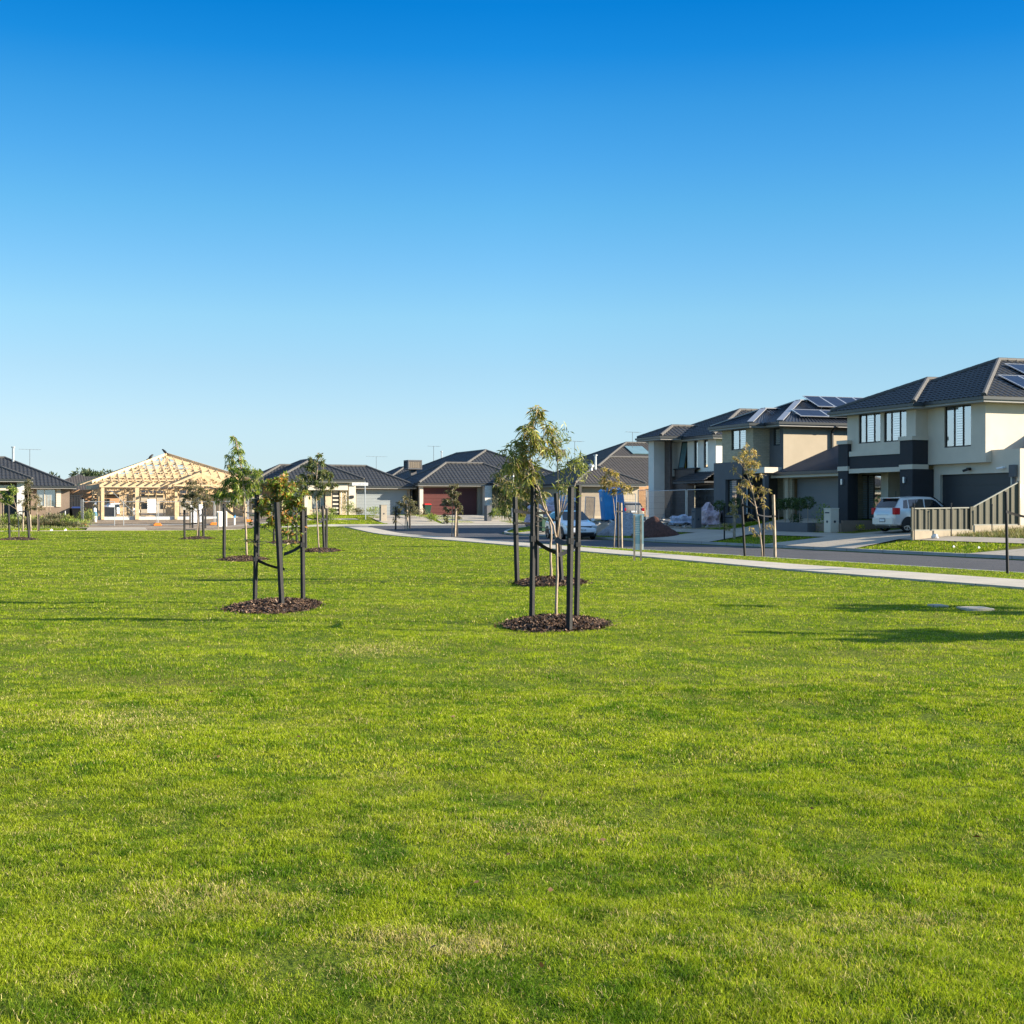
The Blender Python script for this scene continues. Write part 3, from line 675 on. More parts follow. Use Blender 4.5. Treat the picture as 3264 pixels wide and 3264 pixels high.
# charcoal pillars and balcony band with pale trims
yl0, yl1 = 53.98, 54.72; yr0, yr1 = 49.3, 50.16
zt = ZX(2885, 1391, 37.2); zt2 = ZX(2690, 1404, 37.2)
for ya, yb, top, base in ((yl0, yl1, zt2-.17, .3), (yr0, yr1, zt-.17, .3)):
    zb = ZX(2690, 1494, 37.2) - .1 if ya == yl0 else ZX(2885, 1487, 37.2) - .12
    p = MB(); p.box(37.2, 37.75 if ya == yl0 else 38.28, ya, yb, base, zb); p.box(37.2, 37.75 if ya == yl0 else 37.99, ya, yb, zb+.2, top); W(p, 'pillar', M['charcoal'], hC)
    q = MB(); q.box(37.14, 37.8 if ya == yl0 else 37.995, ya-.05, yb+.05, top, top+.17); W(q, 'cap', M['greige'], hC)
    q = MB(); q.box(37.17, 37.78 if ya == yl0 else 37.997, ya-.03, yb+.03, zb, zb+.2); W(q, 'trim', M['greige'], hC)
bt = ZX(2780, 1437, 37.28); bb = ZX(2780, 1492, 37.28)
p = MB(); p.box(37.28, 37.395, yr1, yl0, bb, bt-.2); W(p, 'balcony_band', M['charcoal'], hC)
p = MB(); p.box(37.24, 37.398, yr1+.03, yl0-.05, bt-.2, bt+.02); W(p, 'trim', M['greige'], hC)
p = MB(); p.box(37.24, 37.39, yr1+.03, yl0-.03, bb-.2, bb); W(p, 'trim', M['greige'], hC)
wall_light(hC, 37.2, 54.35, ZX(2690, 1536, 37.2)); wall_light(hC, 37.2, 49.8, ZX(2885, 1530, 37.2))
# roofs
hip_roof(hC, 37.5, 51, 45.2, 54.6, 5.93, .43); hip_roof(hC, 36.95, 47, 48.9, 55.0, 5.9, .43)
t = MB(); tile_face(t, (39.6, 44.36, 3.86), (50, 44.36, 3.86), (50, 45.68, 4.75), (40.6, 45.68, 4.75)); t.quad((38.56, 44.36, 3.6), (50, 44.36, 3.6), (50, 45.68, 3.6), (38.56, 45.68, 3.6)); W(t, 'lower_roof', M['tilebrown'], hC)
solar_array(hC, 40.1, 45.95, 5.93+.75*.43, .43, 6, 1, lift=.14); solar_array(hC, 41.8, 47.55, 5.93+2.35*.43, .43, 5, 1, lift=.14, land=False)
downpipe(hC, 42.3, 45.7, 4.1, 5.8, 'Y', .45)
m_ = MB(); yy = YX(3235, 38.3); m_.box(38.14, 38.29, yy-.17, yy+.17, 2.72, 3.2); m_.box(38.22, 38.29, yy-.08, yy+.08, .6, 2.72); W(m_, 'meter_box', M['slate'], hC, bevel=.01)
m_ = MB(); yy = YX(3246, 38.1); m_.box(38.08, 38.12, yy-.12, yy+.12, 1.9, 2.45); W(m_, 'notice_plate', M['white2'], hC)
m_ = MB(); yy = YX(3094, 38.3); m_.tube([(38.29, yy, 3.1), (38.15, yy, 3.1)], .06, 8); m_.tube([(38.2, yy, 3.1), (38.05, yy+.18, 3.02)], .05, 8); m_.tube([(38.2, yy, 3.1), (38.05, yy-.08, 3.1)], .05, 8); W(m_, 'floodlight', M['blackplastic'], hC)
m_ = MB(); yy = YX(3203, 38.3); m_.tube([(38.29, yy, 3.1), (38.15, yy, 3.1)], .05, 8); m_.tube([(38.18, yy, 3.1), (38.05, yy+.18, 3.06)], .045, 8); W(m_, 'sensor_light', M['white2'], hC)

# ================================================================== HOUSE B (centre-right, solar panels)
hB = empty('house', (38, 60, .9), 'tan brick two storey house with raised solar panels on its steel roof', 'house')
w = MB(); zu = 5.62
YB = 60.3
wall_panel(w, 'X', 37.8, YB, 61.6, 3.0, zu, [(YX(2486, 37.8), YX(2465, 37.8), ZX(2475, 1420, 37.8), ZX(2475, 1365, 37.8))], dep=.2)
W(w, 'dark_wall', M['slate'], hB)
window(hB, 'X', 37.8, YX(2486, 37.8), YX(2465, 37.8), ZX(2475, 1420, 37.8), ZX(2475, 1365, 37.8), cols=1)
w = MB(); wall_panel(w, 'Y', YB, 37.8, 43.6, .3, zu); W(w, 'side_wall', M['tan'], hB)
w = MB(); wall_panel(w, 'Y', YB, 43.6, 52, .3, zu); W(w, 'brick_side_wall', M['creambrick'], hB)
w = MB(); wb = (YX(2377, 36.86), YX(2331, 36.86), ZX(2354, 1434, 36.86), ZX(2354, 1369, 36.86))
wall_panel(w, 'X', 36.86, 61.6, 64.7, 3.5, zu, [wb]); wall_panel(w, 'Y', 61.6, 36.86, 37.8, 3.2, zu); wall_panel(w, 'Y', 64.7, 36.86, 50, .3, zu)
wall_panel(w, 'X', 38.9, 60.3, 62.6, .3, 3.6); W(w, 'brick_wall', M['tanbrick'], hB)
window(hB, 'X', 36.86, *wb[:2], wb[2], wb[3], cols=2)
w = MB(); wl = (YX(2366, 36.5), YX(2312, 36.5), ZX(2335, 1640, 36.5), ZX(2335, 1528, 36.5))
zt = ZX(2350, 1472, 36.5)
wall_panel(w, 'X', 36.5, 62.6, 64.95, .3, zt, [wl], dep=.3); wall_panel(w, 'Y', 62.6, 36.5, 38.9, .3, zt); wall_panel(w, 'Y', 64.95, 36.5, 38, .3, zt)
w.quad((36.5, 62.6, zt), (36.5, 64.95, zt), (36.87, 64.95, zt), (36.87, 62.6, zt)); W(w, 'portal_wall', M['slate'], hB)
window(hB, 'X', 36.5, *wl[:2], wl[2], wl[3], cols=2, rows=1, dep=.2)
p = MB(); p.box(36.8, 38.85, YB+.12, 62.58, 3.25, 3.53); W(p, 'porch_roof', M['cream'], hB)
p = MB(); p.box(36.9, 37.12, YB+.25, YB+.47, .6, 3.25); W(p, 'porch_post', M['slate'], hB)
# garage wing
w = MB(); g0, g1 = 55.7, YX(2524, 38.0)
wall_panel(w, 'X', 38.0, 54.95, YB-.003, .3, 3.16, [(g0, g1, .3, 2.96)]); wall_panel(w, 'Y', 54.95, 38.0, 52, .3, 3.16); W(w, 'garage_wall', M['tanbrick'], hB)
p = MB(); p.box(37.86, 37.995, YX(2513, 37.9), YB-.01, .3, 3.1); W(p, 'pier', M['creambrick'], hB)
garage_door(hB, 'X', 38.0, g0, g1, .93, 2.96, 'doormid', n=11, rec=.3)
t = MB(); ribs_face(t, (37.45, 60.9, 3.28), (37.45, 54.6, 3.28), (44.4, 54.6, 6.0), (44.4, 60.9, 6.0))
t.prism([(37.46, 3.27), (44.4, 5.96), (44.4, 3.2), (37.46, 3.2)], 'y', 54.62, YB-.004); t.prism([(37.46, 3.27), (37.78, 3.39), (37.78, 3.2), (37.46, 3.2)], 'y', YB-.004, 60.88)
W(t, 'garage_roof', M['metalroof'], hB)
g = MB(); g.box(37.34, 37.45, 54.6, 60.95, 3.12, 3.27); W(g, 'gutter', M['gutter'], hB); g = MB(); g.box(37.46, 38.05, 54.62, 60.9, 3.0, 3.19); W(g, 'fascia', M['cream'], hB)
hip_roof(hB, 37.3, 52, 59.85, 65.9, 5.76, .43, m='metalroof', capm='metalcap', style='ribs'); hip_roof(hB, 36.4, 43, 61.15, 65.2, 5.74, .43, m='metalroof', capm='metalcap', style='ribs')
solar_array(hB, 38.75, 60.2, 5.92, .43, 4, 1, lift=.16, land=True); solar_array(hB, 40.7, 61.6, 6.5, .43, 5, 1, lift=.2)
downpipe(hB, 40.6, YB, 4.3, 5.7, 'Y', .42)

# ================================================================== HOUSE A (dark-roofed, unfinished)
hA = empty('house', (41, 78, .85), 'unfinished white and brown brick two storey house behind rubble, darkest roof of the row', 'house')
w = MB(); za, zb_ = .4, 5.78
XA = 41.9
wins = []
for a, b, c, dd in ((2171, 2191, 1493, 1408), (2212, 2224, 1493, 1404), (2243, 2256, 1491, 1400)):
    wins.append((YX(b, XA), YX(a, XA), ZX((a+b)/2, c, XA), ZX((a+b)/2, dd, XA)))
z15 = ZX(2220, 1515, XA)
wall_panel(w, 'X', XA, 74.3, 82.0, z15, zb_, wins); wall_panel(w, 'Y', 74.3, XA, 55, 2.6, zb_); wall_panel(w, 'Y', 82.0, XA, 55, z15, zb_); wall_panel(w, 'X', 55, 74.3, 82, z15, zb_)
W(w, 'wall', M['white'], hA)
for i, q in enumerate(wins):
    if i: window(hA, 'X', XA, *q, cols=1, fill=None, fw=.06)
q = wins[0]; f = MB()
for a, b, c, dd in ((q[0]+.01, q[1]-.01, q[2], q[2]+.06), (q[0]+.01, q[1]-.01, q[3]-.06, q[3]), (q[0]+.01, q[0]+.07, q[2], q[3]), (q[1]-.07, q[1]-.01, q[2], q[3])):
    lean = lambda z: .05 - .28*(q[3]-z)/(q[3]-q[2])
    f.add([(XA+lean(c), a, c), (XA+lean(c)+.05, a, c), (XA+lean(c)+.05, b, c), (XA+lean(c), b, c), (XA+lean(dd), a, dd), (XA+lean(dd)+.05, a, dd), (XA+lean(dd)+.05, b, dd), (XA+lean(dd), b, dd)],
          [(0,3,2,1),(4,5,6,7),(0,1,5,4),(1,2,6,5),(2,3,7,6),(3,0,4,7)])
fo = W(f, 'awning_window', M['winframe'], hA); fo['label'] = 'tilted open awning window'
g = MB(); g.quad((XA+lean(q[2])+.02, q[0]+.05, q[2]+.03), (XA+lean(q[2])+.02, q[1]-.05, q[2]+.03), (XA+lean(q[3])+.02, q[1]-.05, q[3]-.03), (XA+lean(q[3])+.02, q[0]+.05, q[3]-.03)); W(g, 'pane', M['tealpane'], fo)
b_ = MB(); b_.box(XA+.5, XA+.54, q[0]-.3, q[1]+.3, q[2]-.2, q[3]+.2); W(b_, 'interior', M['room'], fo)
p = MB(); p.box(40.45, 41.35, 79.6, 80.35, .4, 5.72); po = W(p, 'column', M['white'], hA)
p = MB(); p.box(41.2, 41.36, 78.85, 79.59, .4, 5.72); W(p, 'brick_pier', M['brownbrick'], hA)
w = MB(); zl = ZX(2170, 1497, 41.6)
wall_panel(w, 'X', 41.6, 76.4, 79.0, .3, zl); wall_panel(w, 'X', 41.88, 79.0, 82.0, .3, z15); w.box(41.61, 41.88, 76.4, 79.0, zl-.06, zl); wall_panel(w, 'X', 41.9, 74.3, 76.4, .3, z15, [(YX(2294, 41.9), YX(2202, 41.9), .4, ZX(2250, 1545, 41.9))]); W(w, 'lower_brick_wall', M['brownbrick'], hA)
p = MB(); p.box(41.56, 41.88, 76.2, 79.1, zl, zl+.07); W(p, 'coping', M['charcoal'], hA)
gy0, gy1 = YX(2294, 41.9), YX(2202, 41.9)
garage_door(hA, 'X', 41.9, gy0, gy1, .86, ZX(2250, 1545, 41.9), 'doordark', n=5, rec=.3)
g = MB()
for r in range(4):
    for c in range(4):
        yy = gy0 + (gy1-gy0)*(c+.5)/4; zz = 1.0 + .5*r; g.box(42.16, 42.19, yy-.13, yy+.13, zz, zz+.2)
W(g, 'door_lights', M['room'], hA)
t = MB(); tile_face(t, (40.6, 77.4, 3.12), (40.6, 73.4, 3.12), (41.87, 74.0, 3.7), (41.87, 77.0, 3.7)); t.box(40.62, 41.88, 73.4, 77.4, 3.0, 3.1); W(t, 'garage_roof', M['tile'], hA)
hip_roof(hA, 41.45, 56, 73.8, 82.4, 5.87, .42); hip_roof(hA, 39.95, 46, 77.7, 81.0, 5.95, .42)

# ================================================================== far houses facing the camera
# D: umber-roofed single storey
hD = empty('house', (48, 104, .9), 'single storey house with brown tiled roof behind the blue portable toilet', 'house')
w = MB(); gd = (XY(1852, 103.4), XY(1935, 103.4), .9, ZY(1880, 1550, 103.4))
wall_panel(w, 'Y', 103.4, 45.7, 51.2, .3, 3.35, [gd]); wall_panel(w, 'X', 45.7, 103.4, 114, .3, 3.35); wall_panel(w, 'Y', 106.4, 51.2, 58, .3, 3.35, [(53.6, 55.2, 1.7, 3.0)]); W(w, 'wall', M['tan'], hD)
w = MB(); wall_panel(w, 'Y', 104.6, 51.2, 56.0, .3, 3.35, [(52.4, 53.3, .95, 3.1)]); W(w, 'brick_wall', M['orangebrick'], hD)
d = MB(); d.box(52.42, 53.28, 104.68, 104.74, .95, 3.08); W(d, 'front_door', M['brown'], hD)
garage_door(hD, 'Y', 103.4, *gd, 'taupe', n=6)
hip_roof(hD, 45.3, 51.6, 102.9, 114, 3.48, .48, m='tilebrown', prof=PROF4); hip_roof(hD, 46.6, 62, 105.4, 116.0, 3.5, .45, m='tilebrown', prof=PROF4)
flue(hD, *on_d(1898, 113), 4.9, .8, .1); m_ = MB(); x_, y_ = on_d(1884, 112.5); m_.lathe([(.12, 0), (.12, .25), (.26, .3), (.26, .45), (.1, .55)], 12, (x_, y_, 4.5)); W(m_, 'roof_vent', M['steel'], hD)
window(hD, 'Y', 106.4, 53.6, 55.2, 1.7, 3.0, fill='blind')
# E: two storey behind it
hE = empty('house', (60, 122, .9), 'two storey house with cooler and glass heater on dark roof, behind the brown roofed house', 'house')
w = MB(); w.box(56.3, 72, 120.4, 128, .3, 5.8); W(w, 'wall', M['white'], hE)
hip_roof(hE, 55.7, 72.5, 119.8, 128.6, 5.95, .43, m='tilebrown', prof=PROF4)
x_, y_ = on_y(1945, 125.5); cooler(hE, x_, y_, 7.0, 1.1, .75)
x_ = XY(2012, 121.6)
hp = MB(); a = math.atan(.43)
for (u0_, u1_, k0, k1) in ((0, 1.9, .06, .14),):
    pts = [(x_+u, 121.3+v*math.cos(a)-k*math.sin(a), 6.6+v*math.sin(a)+k*math.cos(a)) for k in (k0, k1) for u, v in ((0, 0), (1.9, 0), (1.9, 2.0), (0, 2.0))]
    hp.add(pts, [(0,3,2,1),(4,5,6,7),(0,1,5,4),(1,2,6,5),(2,3,7,6),(3,0,4,7)])
W(hp, 'solar_heater', M['tealpane'], hE)
antenna(hE, *on_d(2016, 128), 7.4, 1.0, 1.6)
# F: cream house half hidden behind the two nearest trees
hF = empty('house', (42, 106, .9), 'cream single storey house mostly hidden behind the two nearest young trees', 'house')
w = MB(); wall_panel(w, 'Y', 107.5, XY(1655, 107.5), XY(1800, 107.5), .3, 3.3, [(XY(1690, 107.5), XY(1718, 107.5), 1.4, 3.0)]); wall_panel(w, 'X', XY(1655, 107.5), 107.5, 118, .3, 3.3); W(w, 'wall', M['cream'], hF)
w = MB(); x_ = XY(1780, 107); w.box(x_, x_+.9, 106.8, 107.4, .3, 3.3); W(w, 'brick_pier', M['orangebrick'], hF)
window(hF, 'Y', 107.5, XY(1690, 107.5), XY(1718, 107.5), 1.4, 3.0, fill='blind')
hip_roof(hF, XY(1650, 107.5)+.0, XY(1815, 107.5), 106.9, 118, 3.42, .42, prof=PROF4)
antenna(hF, *on_d(1832, 118), 5.6, 1.5, 1.6)

# G: maroon garage door house
hG = empty('house', (37, 104, .97), 'single storey house with maroon garage door and rooftop cooler', 'house')
w = MB(); g = (XY(1349, 103.7), XY(1522, 103.7), .9, ZY(1430, 1555, 103.7))
wall_panel(w, 'Y', 103.7, 32.8, 38.0, .3, 3.28, [g]); wall_panel(w, 'X', 32.8, 103.7, 116, .3, 3.28); W(w, 'wall', M['taupe'], hG)
p = MB(); a_, b_2 = XY(1546, 103.0), XY(1568, 103.0); p.box(a_, b_2, 103.0, 103.6, .6, 3.25); W(p, 'column', M['stone'], hG)
p = MB(); a_, b_2 = XY(1338, 103.4), XY(1349, 103.4); p.box(a_, b_2, 103.4, 103.69, .6, 3.2); W(p, 'pier', M['cream'], hG)
w = MB(); wall_panel(w, 'Y', 105.2, 38.0, 46.5, .3, 3.28, [(39.6, 40.5, .95, 3.05), (42, 44.4, 1.6, 3.0)]); wall_panel(w, 'X', 38.0, 103.7, 105.2, .3, 3.28, back=-1); wall_panel(w, 'X', 46.5, 105.2, 120, .3, 3.28); W(w, 'entry_wall', M['cream'], hG)
d = MB(); d.box(39.62, 40.48, 105.28, 105.34, .95, 3.03); W(d, 'front_door', M['doordark'], hG); window(hG, 'Y', 105.2, 42, 44.4, 1.6, 3.0, fill='blind')
garage_door(hG, 'Y', 103.7, *g, 'doorred', n=8)
hip_roof(hG, 32.35, 42, 103.1, 109.6, 3.42, .5, prof=PROF4); hip_roof(hG, 34.3, 47.1, 104.6, 125.0, 3.42, .45, prof=PROF4); hip_roof(hG, 38.3, 42.2, 101.9, 108, 3.42, .45, prof=PROF4)
x_, y_ = on_y(1379, 108.5); cooler(hG, x_, y_, 4.75, 1.25, .8); antenna(hG, *on_y(1457, 116), 5.9, 1.25, 1.1, .1); flue(hG, *on_y(1487, 116), 6.15, .5)
# H: grey garage door house
hH = empty('house', (29, 110, .86), 'cream single storey house with steel grey garage door and tall portico', 'house')
w = MB(); g = (XY(1136, 110.4), XY(1300, 110.4), .8, ZY(1220, 1561, 110.4))
wall_panel(w, 'Y', 110.4, 29.0, 33.9, .3, 3.15, [g]); wall_panel(w, 'X', 33.9, 110.4, 118, .3, 3.15); W(w, 'garage_wall', M['taupe'], hH)
garage_door(hH, 'Y', 110.4, *g, 'doorgrey', n=9)
w = MB(); zt = 3.62
wx0, wx1 = XY(994, 108.3), XY(1037, 108.3); wz0, wz1 = ZY(1015, 1622, 108.3), ZY(1015, 1561, 108.3)
wall_panel(w, 'Y', 108.3, 22.9, XY(1056, 108.3), .3, zt, [(wx0, wx1, wz0, wz1)], dep=.2); wall_panel(w, 'X', 22.9, 108.3, 116, .3, zt, [(111, 112, 1.8, 3.0)]); wall_panel(w, 'X', XY(1056, 108.3), 108.3, 110.4, .3, zt, back=-1)
wall_panel(w, 'Y', 110.4, XY(1056, 108.3), 29.0, .3, zt, [(XY(1057.5, 110.4), XY(1083, 110.4), .86, ZY(1070, 1561, 110.4))])
W(w, 'wall', M['creambrick'], hH)
window(hH, 'Y', 108.3, wx0, wx1, wz0, wz1, splits=[.62], fill='blind', dep=.14)
dd = MB(); dd.box(XY(1057.5, 110.4)+.02, XY(1083, 110.4)-.02, 110.46, 110.52, .87, ZY(1070, 1561, 110.4)-.02); do = W(dd, 'front_door', M['doordark'], hH)
g = MB()
for i in range(6): g.box(XY(1061, 110.4), XY(1079, 110.4), 110.44, 110.459, 1.15+.32*i, 1.24+.32*i)
W(g, 'glass_strip', M['blind'], do)
p = MB(); a_, b_2 = XY(1112, 107.8), XY(1134, 107.8); p.box(a_, b_2, 107.8, 108.4, .5, 3.6); W(p, 'column', M['cream'], hH)
p = MB(); a_, b_2 = XY(963, 107.8), XY(981, 107.8); p.box(a_, b_2, 107.8, 108.29, .5, 3.6); W(p, 'column', M['cream'], hH)
p = MB(); zc = ZY(1040, 1545, 107.8); p.box(XY(981, 107.8), XY(1108, 107.8), 107.7, 108.2, zc-.42, zc); p.box(XY(981, 107.8), XY(1112, 107.8), 107.9, 108.25, zc, 3.6); W(p, 'portico_beam', M['cream'], hH)
wall_light(hH, 29, 107.8, 2.6, 'Y') if False else None
lp = MB(); x_ = XY(1122, 107.8); lp.box(x_-.13, x_+.13, 107.7, 107.79, 2.28, 2.5); W(lp, 'wall_light', M['blackplastic'], hH)
hip_roof(hH, 20.5, 34.3, 110.0, 116.6, 3.29, .5, prof=PROF4); hip_roof(hH, 22.3, 29.25, 107.4, 118.0, 3.74, .46, prof=PROF4)
downpipe(hH, 34.0, 110.4, .8, 3.2, 'Y', .3)
def settle(e, x, y, z, s):
    # final footing on the block and final size of a house drafted at another size
    e.location = (x, y, z); e.scale = (s, s, s)
settle(hH, 29.87, 113.3, 0.841, 1.03); settle(hG, 40.33, 113.36, 0.922, 1.09); settle(hF, 45.78, 115.54, 0.846, 1.09)
# small roof seen between H and G
hK = empty('house', (44, 150, .8), 'distant house roof peeking between the grey door house and the maroon door house', 'house')
kx, ky = on_y(1302, 150)
w = MB(); w.box(kx-5, kx+5, 147, 158, .4, 3.2); W(w, 'wall', M['tan'], hK); hip_roof(hK, kx-5.5, kx+5.5, 146, 159, 3.3, .5, prof=PROF4)
antenna(hK, *on_y(1244, 140), 4.6, 2.4, 2.3, .2)
# I: brown house at the left
hI = empty('house', (4, 120, .6), 'brown rendered single storey house with stone portico pillar at the left edge', 'house')
w = MB(); wx0, wx1 = XY(116, 120.4), XY(178, 120.4); wz0, wz1 = ZY(150, 1616, 120.4), ZY(150, 1559, 120.4)
wall_panel(w, 'Y', 120.4, 1.0, 8.0, .2, 3.15, [(wx0, wx1, wz0, wz1)], dep=.12); wall_panel(w, 'X', 8.0, 120.4, 130, .2, 3.15); W(w, 'wall', M['brown'], hI)
window(hI, 'Y', 120.4, wx0, wx1, wz0, wz1, splits=[.42], fill='blind', frame='winpale', dep=.06)
c_ = MB(); x0_, x1_ = XY(179, 120.4), XY(194, 120.4); n = 8
for i in range(n): c_.box(x0_, x1_, 120.33, 120.397, wz0+(wz1-wz0)*i/n+.01, wz0+(wz1-wz0)*(i+1)/n)
W(c_, 'cladding', M['cream'], hI)
w = MB(); wall_panel(w, 'Y', 117.9, -3.5, XY(56, 117.9), .2, 3.65, [(XY(7, 117.9), XY(52, 117.9), .55, ZY(30, 1563, 117.9))]); wall_panel(w, 'X', 4.9, 117.9, 120.4, .2, 3.2, back=-1); W(w, 'portico_wall', M['brown'], hI)
garage_door(hI, 'Y', 117.9, XY(7, 117.9), XY(52, 117.9), .55, ZY(30, 1563, 117.9), 'doordark', n=4)
p = MB(); p.box(XY(54, 117.4), XY(78, 117.4), 117.4, 118.0, .2, 3.62); W(p, 'pillar', M['stone'], hI)
p = MB(); zc = ZY(30, 1547, 117.5); p.box(-2.5, XY(48, 117.5), 117.5, 117.88, zc-.4, zc); W(p, 'beam', M['cream'], hI)
hip_roof(hI, -8, 8.45, 119.9, 130.5, 3.3, .45, prof=PROF4); hip_roof(hI, -3.6, 5.0, 116.9, 128, 3.78, .42, prof=PROF4)
antenna(hI, *on_y(84, 126), 5.3, .9, 1.6, .2); flue(hI, *on_y(33, 126), 5.5, .8, .09)
w = MB(); wall_panel(w, 'Y', 126, 8.0, 10.2, .2, 3.1); W(w, 'rear_brick_wall', M['orangebrick'], hI)

settle(hI, 3.72, 111.6, 0.663, 0.93)
# ================================================================== J: timber house frame
hJ = empty('building_under_construction', (15, 113, .6), 'bare pine timber frame of a house under construction on a white slab', 'house frame')
YJ = 113.0; XL, XR = 9.6, 21.6
s = MB(); s.box(XL, XR, YJ+.02, 126, .3, .84); W(s, 'slab', M['slab'], hJ)
def pst(x, y, w_, z0, z1, name='post'):
    p = MB(); p.box(x-w_/2, x+w_/2, y-w_/2, y+w_/2, z0, z1); return W(p, name, M['pine'], hJ)
for px, w_ in ((327, .24), (436.5, .3), (561, .22), (569, .14), (645, .16), (727, .42), (782, .3)):
    pst(XY(px, YJ-.05), YJ-.05 if w_ > .2 else YJ+.25, w_, .62, 3.1)
b = MB(); b.box(XL+.1, XR-.1, YJ-.2, YJ-.06, 3.12, 3.5); W(b, 'beam', M['pine'], hJ)
b = MB(); b.box(XL+.1, XL+.22, YJ, 125.8, 3.12, 3.4); b.box(XR-.22, XR-.1, YJ, 125.8, 3.12, 3.4); W(b, 'side_beam', M['pine'], hJ)
def wallframe(ax, pos, a, b_, z0=.86, z1=3.1, gaps=(), step=.6):
    m_ = MB(); n = max(1, int((b_-a)/step))
    def bx(u0, u1, za, zb): (m_.box(u0, u1, pos-.045, pos+.045, za, zb) if ax == 'Y' else m_.box(pos-.045, pos+.045, u0, u1, za, zb))
    bx(a, b_, z1-.09, z1); bx(a, b_, z0, z0+.045)
    for i in range(n+1):
        u = a + (b_-a)*i/n
        g = [q for q in gaps if q[0] < u < q[1]]
        if g: bx(u-.02, u+.02, z0+.045, z0+g[0][2]) if g[0][2] > .1 else None; bx(u-.02, u+.02, z1-.35, z1-.09)
        else: bx(u-.0225, u+.0225, z0+.045, z1-.09)
    for u0, u1, sill in gaps:
        bx(u0, u1, z1-.45, z1-.35)
        if sill > .1: bx(u0, u1, z0+sill, z0+sill+.05)
    rr = random.Random(int(pos*7+a)); 
    for i in range(n):
        u = a + (b_-a)*i/n; v = a + (b_-a)*(i+1)/n
        if not any(q[0] < (u+v)/2 < q[1] for q in gaps): bx(u, v, (zz := z0+1.1+rr.uniform(-.15, .15)), zz+.045)
    return W(m_, 'wall_frame', M['pine'], hJ)
wallframe('Y', 114.6, XL+.1, 14.2, gaps=[(10.4, 13.4, 0)]); wallframe('Y', 116.4, 12.5, 21.3, gaps=[(13.6, 15.6, .9), (17.5, 18.6, 0)])
wallframe('Y', 119.0, XL+.1, 16.0, gaps=[(10.6, 12.6, .9)]); wallframe('Y', 121.5, 12.5, 21.3, gaps=[(16, 18.0, .9)]); wallframe('Y', 125.8, XL+.1, XR-.1, gaps=[(10.2, 13.2, .4), (14.6, 16.8, 0), (18.4, 20.4, .9)])
wallframe('X', XL+.15, YJ+.1, 125.8, gaps=[(116, 118, .9), (121, 122.5, .9)]); wallframe('X', 12.5, 116.4, 125.7); wallframe('X', 15.9, 116.4, 122); wallframe('X', 18.8, YJ+.3, 121); wallframe('X', XR-.15, YJ+.1, 125.8, gaps=[(117, 119, .9)])
# bracing, brick-wrap foil sheets low behind
b = MB(); b.bar((XY(352, YJ), YJ-.22, 2.9), (XY(432, YJ), YJ-.22, 1.0), .07, .03); W(b, 'brace', M['steel'], hJ)
b = MB(); b.bar((XY(372, YJ+1), YJ+1.2, 1.3), (XY(418, YJ+1), YJ+1.2, 2.9), .05, .03); W(b, 'brace', M['steel'], hJ)
# plywood bracing sheets on the right bay
b = MB(); b.box(XY(702, YJ), XY(742, YJ), YJ+.02, YJ+.035, .86, 3.1); W(b, 'plywood_sheet', M['pine'], hJ)
# roof: hip trusses
x0, x1, y0, y1, ze, pt = 9.1, 22.1, 112.5, 127.0, 3.52, .41
pt = .375; half = (x1-x0)/2; xa = (x0+x1)/2; za = ze + half*pt
def roofz(x, y): return ze + min(x-x0, x1-x, y-y0, y1-y)*pt
def rafter(mb, p, q, h=.12): mb.bar((p[0], p[1], roofz(*p)-.06), (q[0], q[1], roofz(*q)-.06), .045, h)
rf = MB(); apex = (xa, y0+half); ap2 = (xa, y1-half)
for c in ((x0, y0), (x1, y0)): rf.bar((c[0], c[1], ze), (apex[0], apex[1], za), .05, .24)
for c in ((x0, y1), (x1, y1)): rf.bar((c[0], c[1], ze), (ap2[0], ap2[1], za), .05, .2)
rf.bar((*apex, za), (*ap2, za), .05, .2); W(rf, 'hip_rafter', M['pine'], hJ)
x = x0 + .3
while x < x1 - .2:                     # jack trusses on the front slope
    t = MB(); top = min(x-x0, x1-x); ye = y0 + top
    rafter(t, (x, y0), (x, ye)); t.bar((x, y0+.3, ze-.02), (x, ye+.2, ze-.02), .04, .1)
    k = y0 + 1.0
    while k < ye - .2:
        t.bar((x, k, ze), (x, k, roofz(x, k)-.08), .04, .08)
        if k + .9 < ye: t.bar((x, k, ze), (x, k+.9, roofz(x, k+.9)-.1), .04, .07)
        k += 1.25
    W(t, 'jack_truss', M['pine'], hJ); x += .605
y = y0 + .6
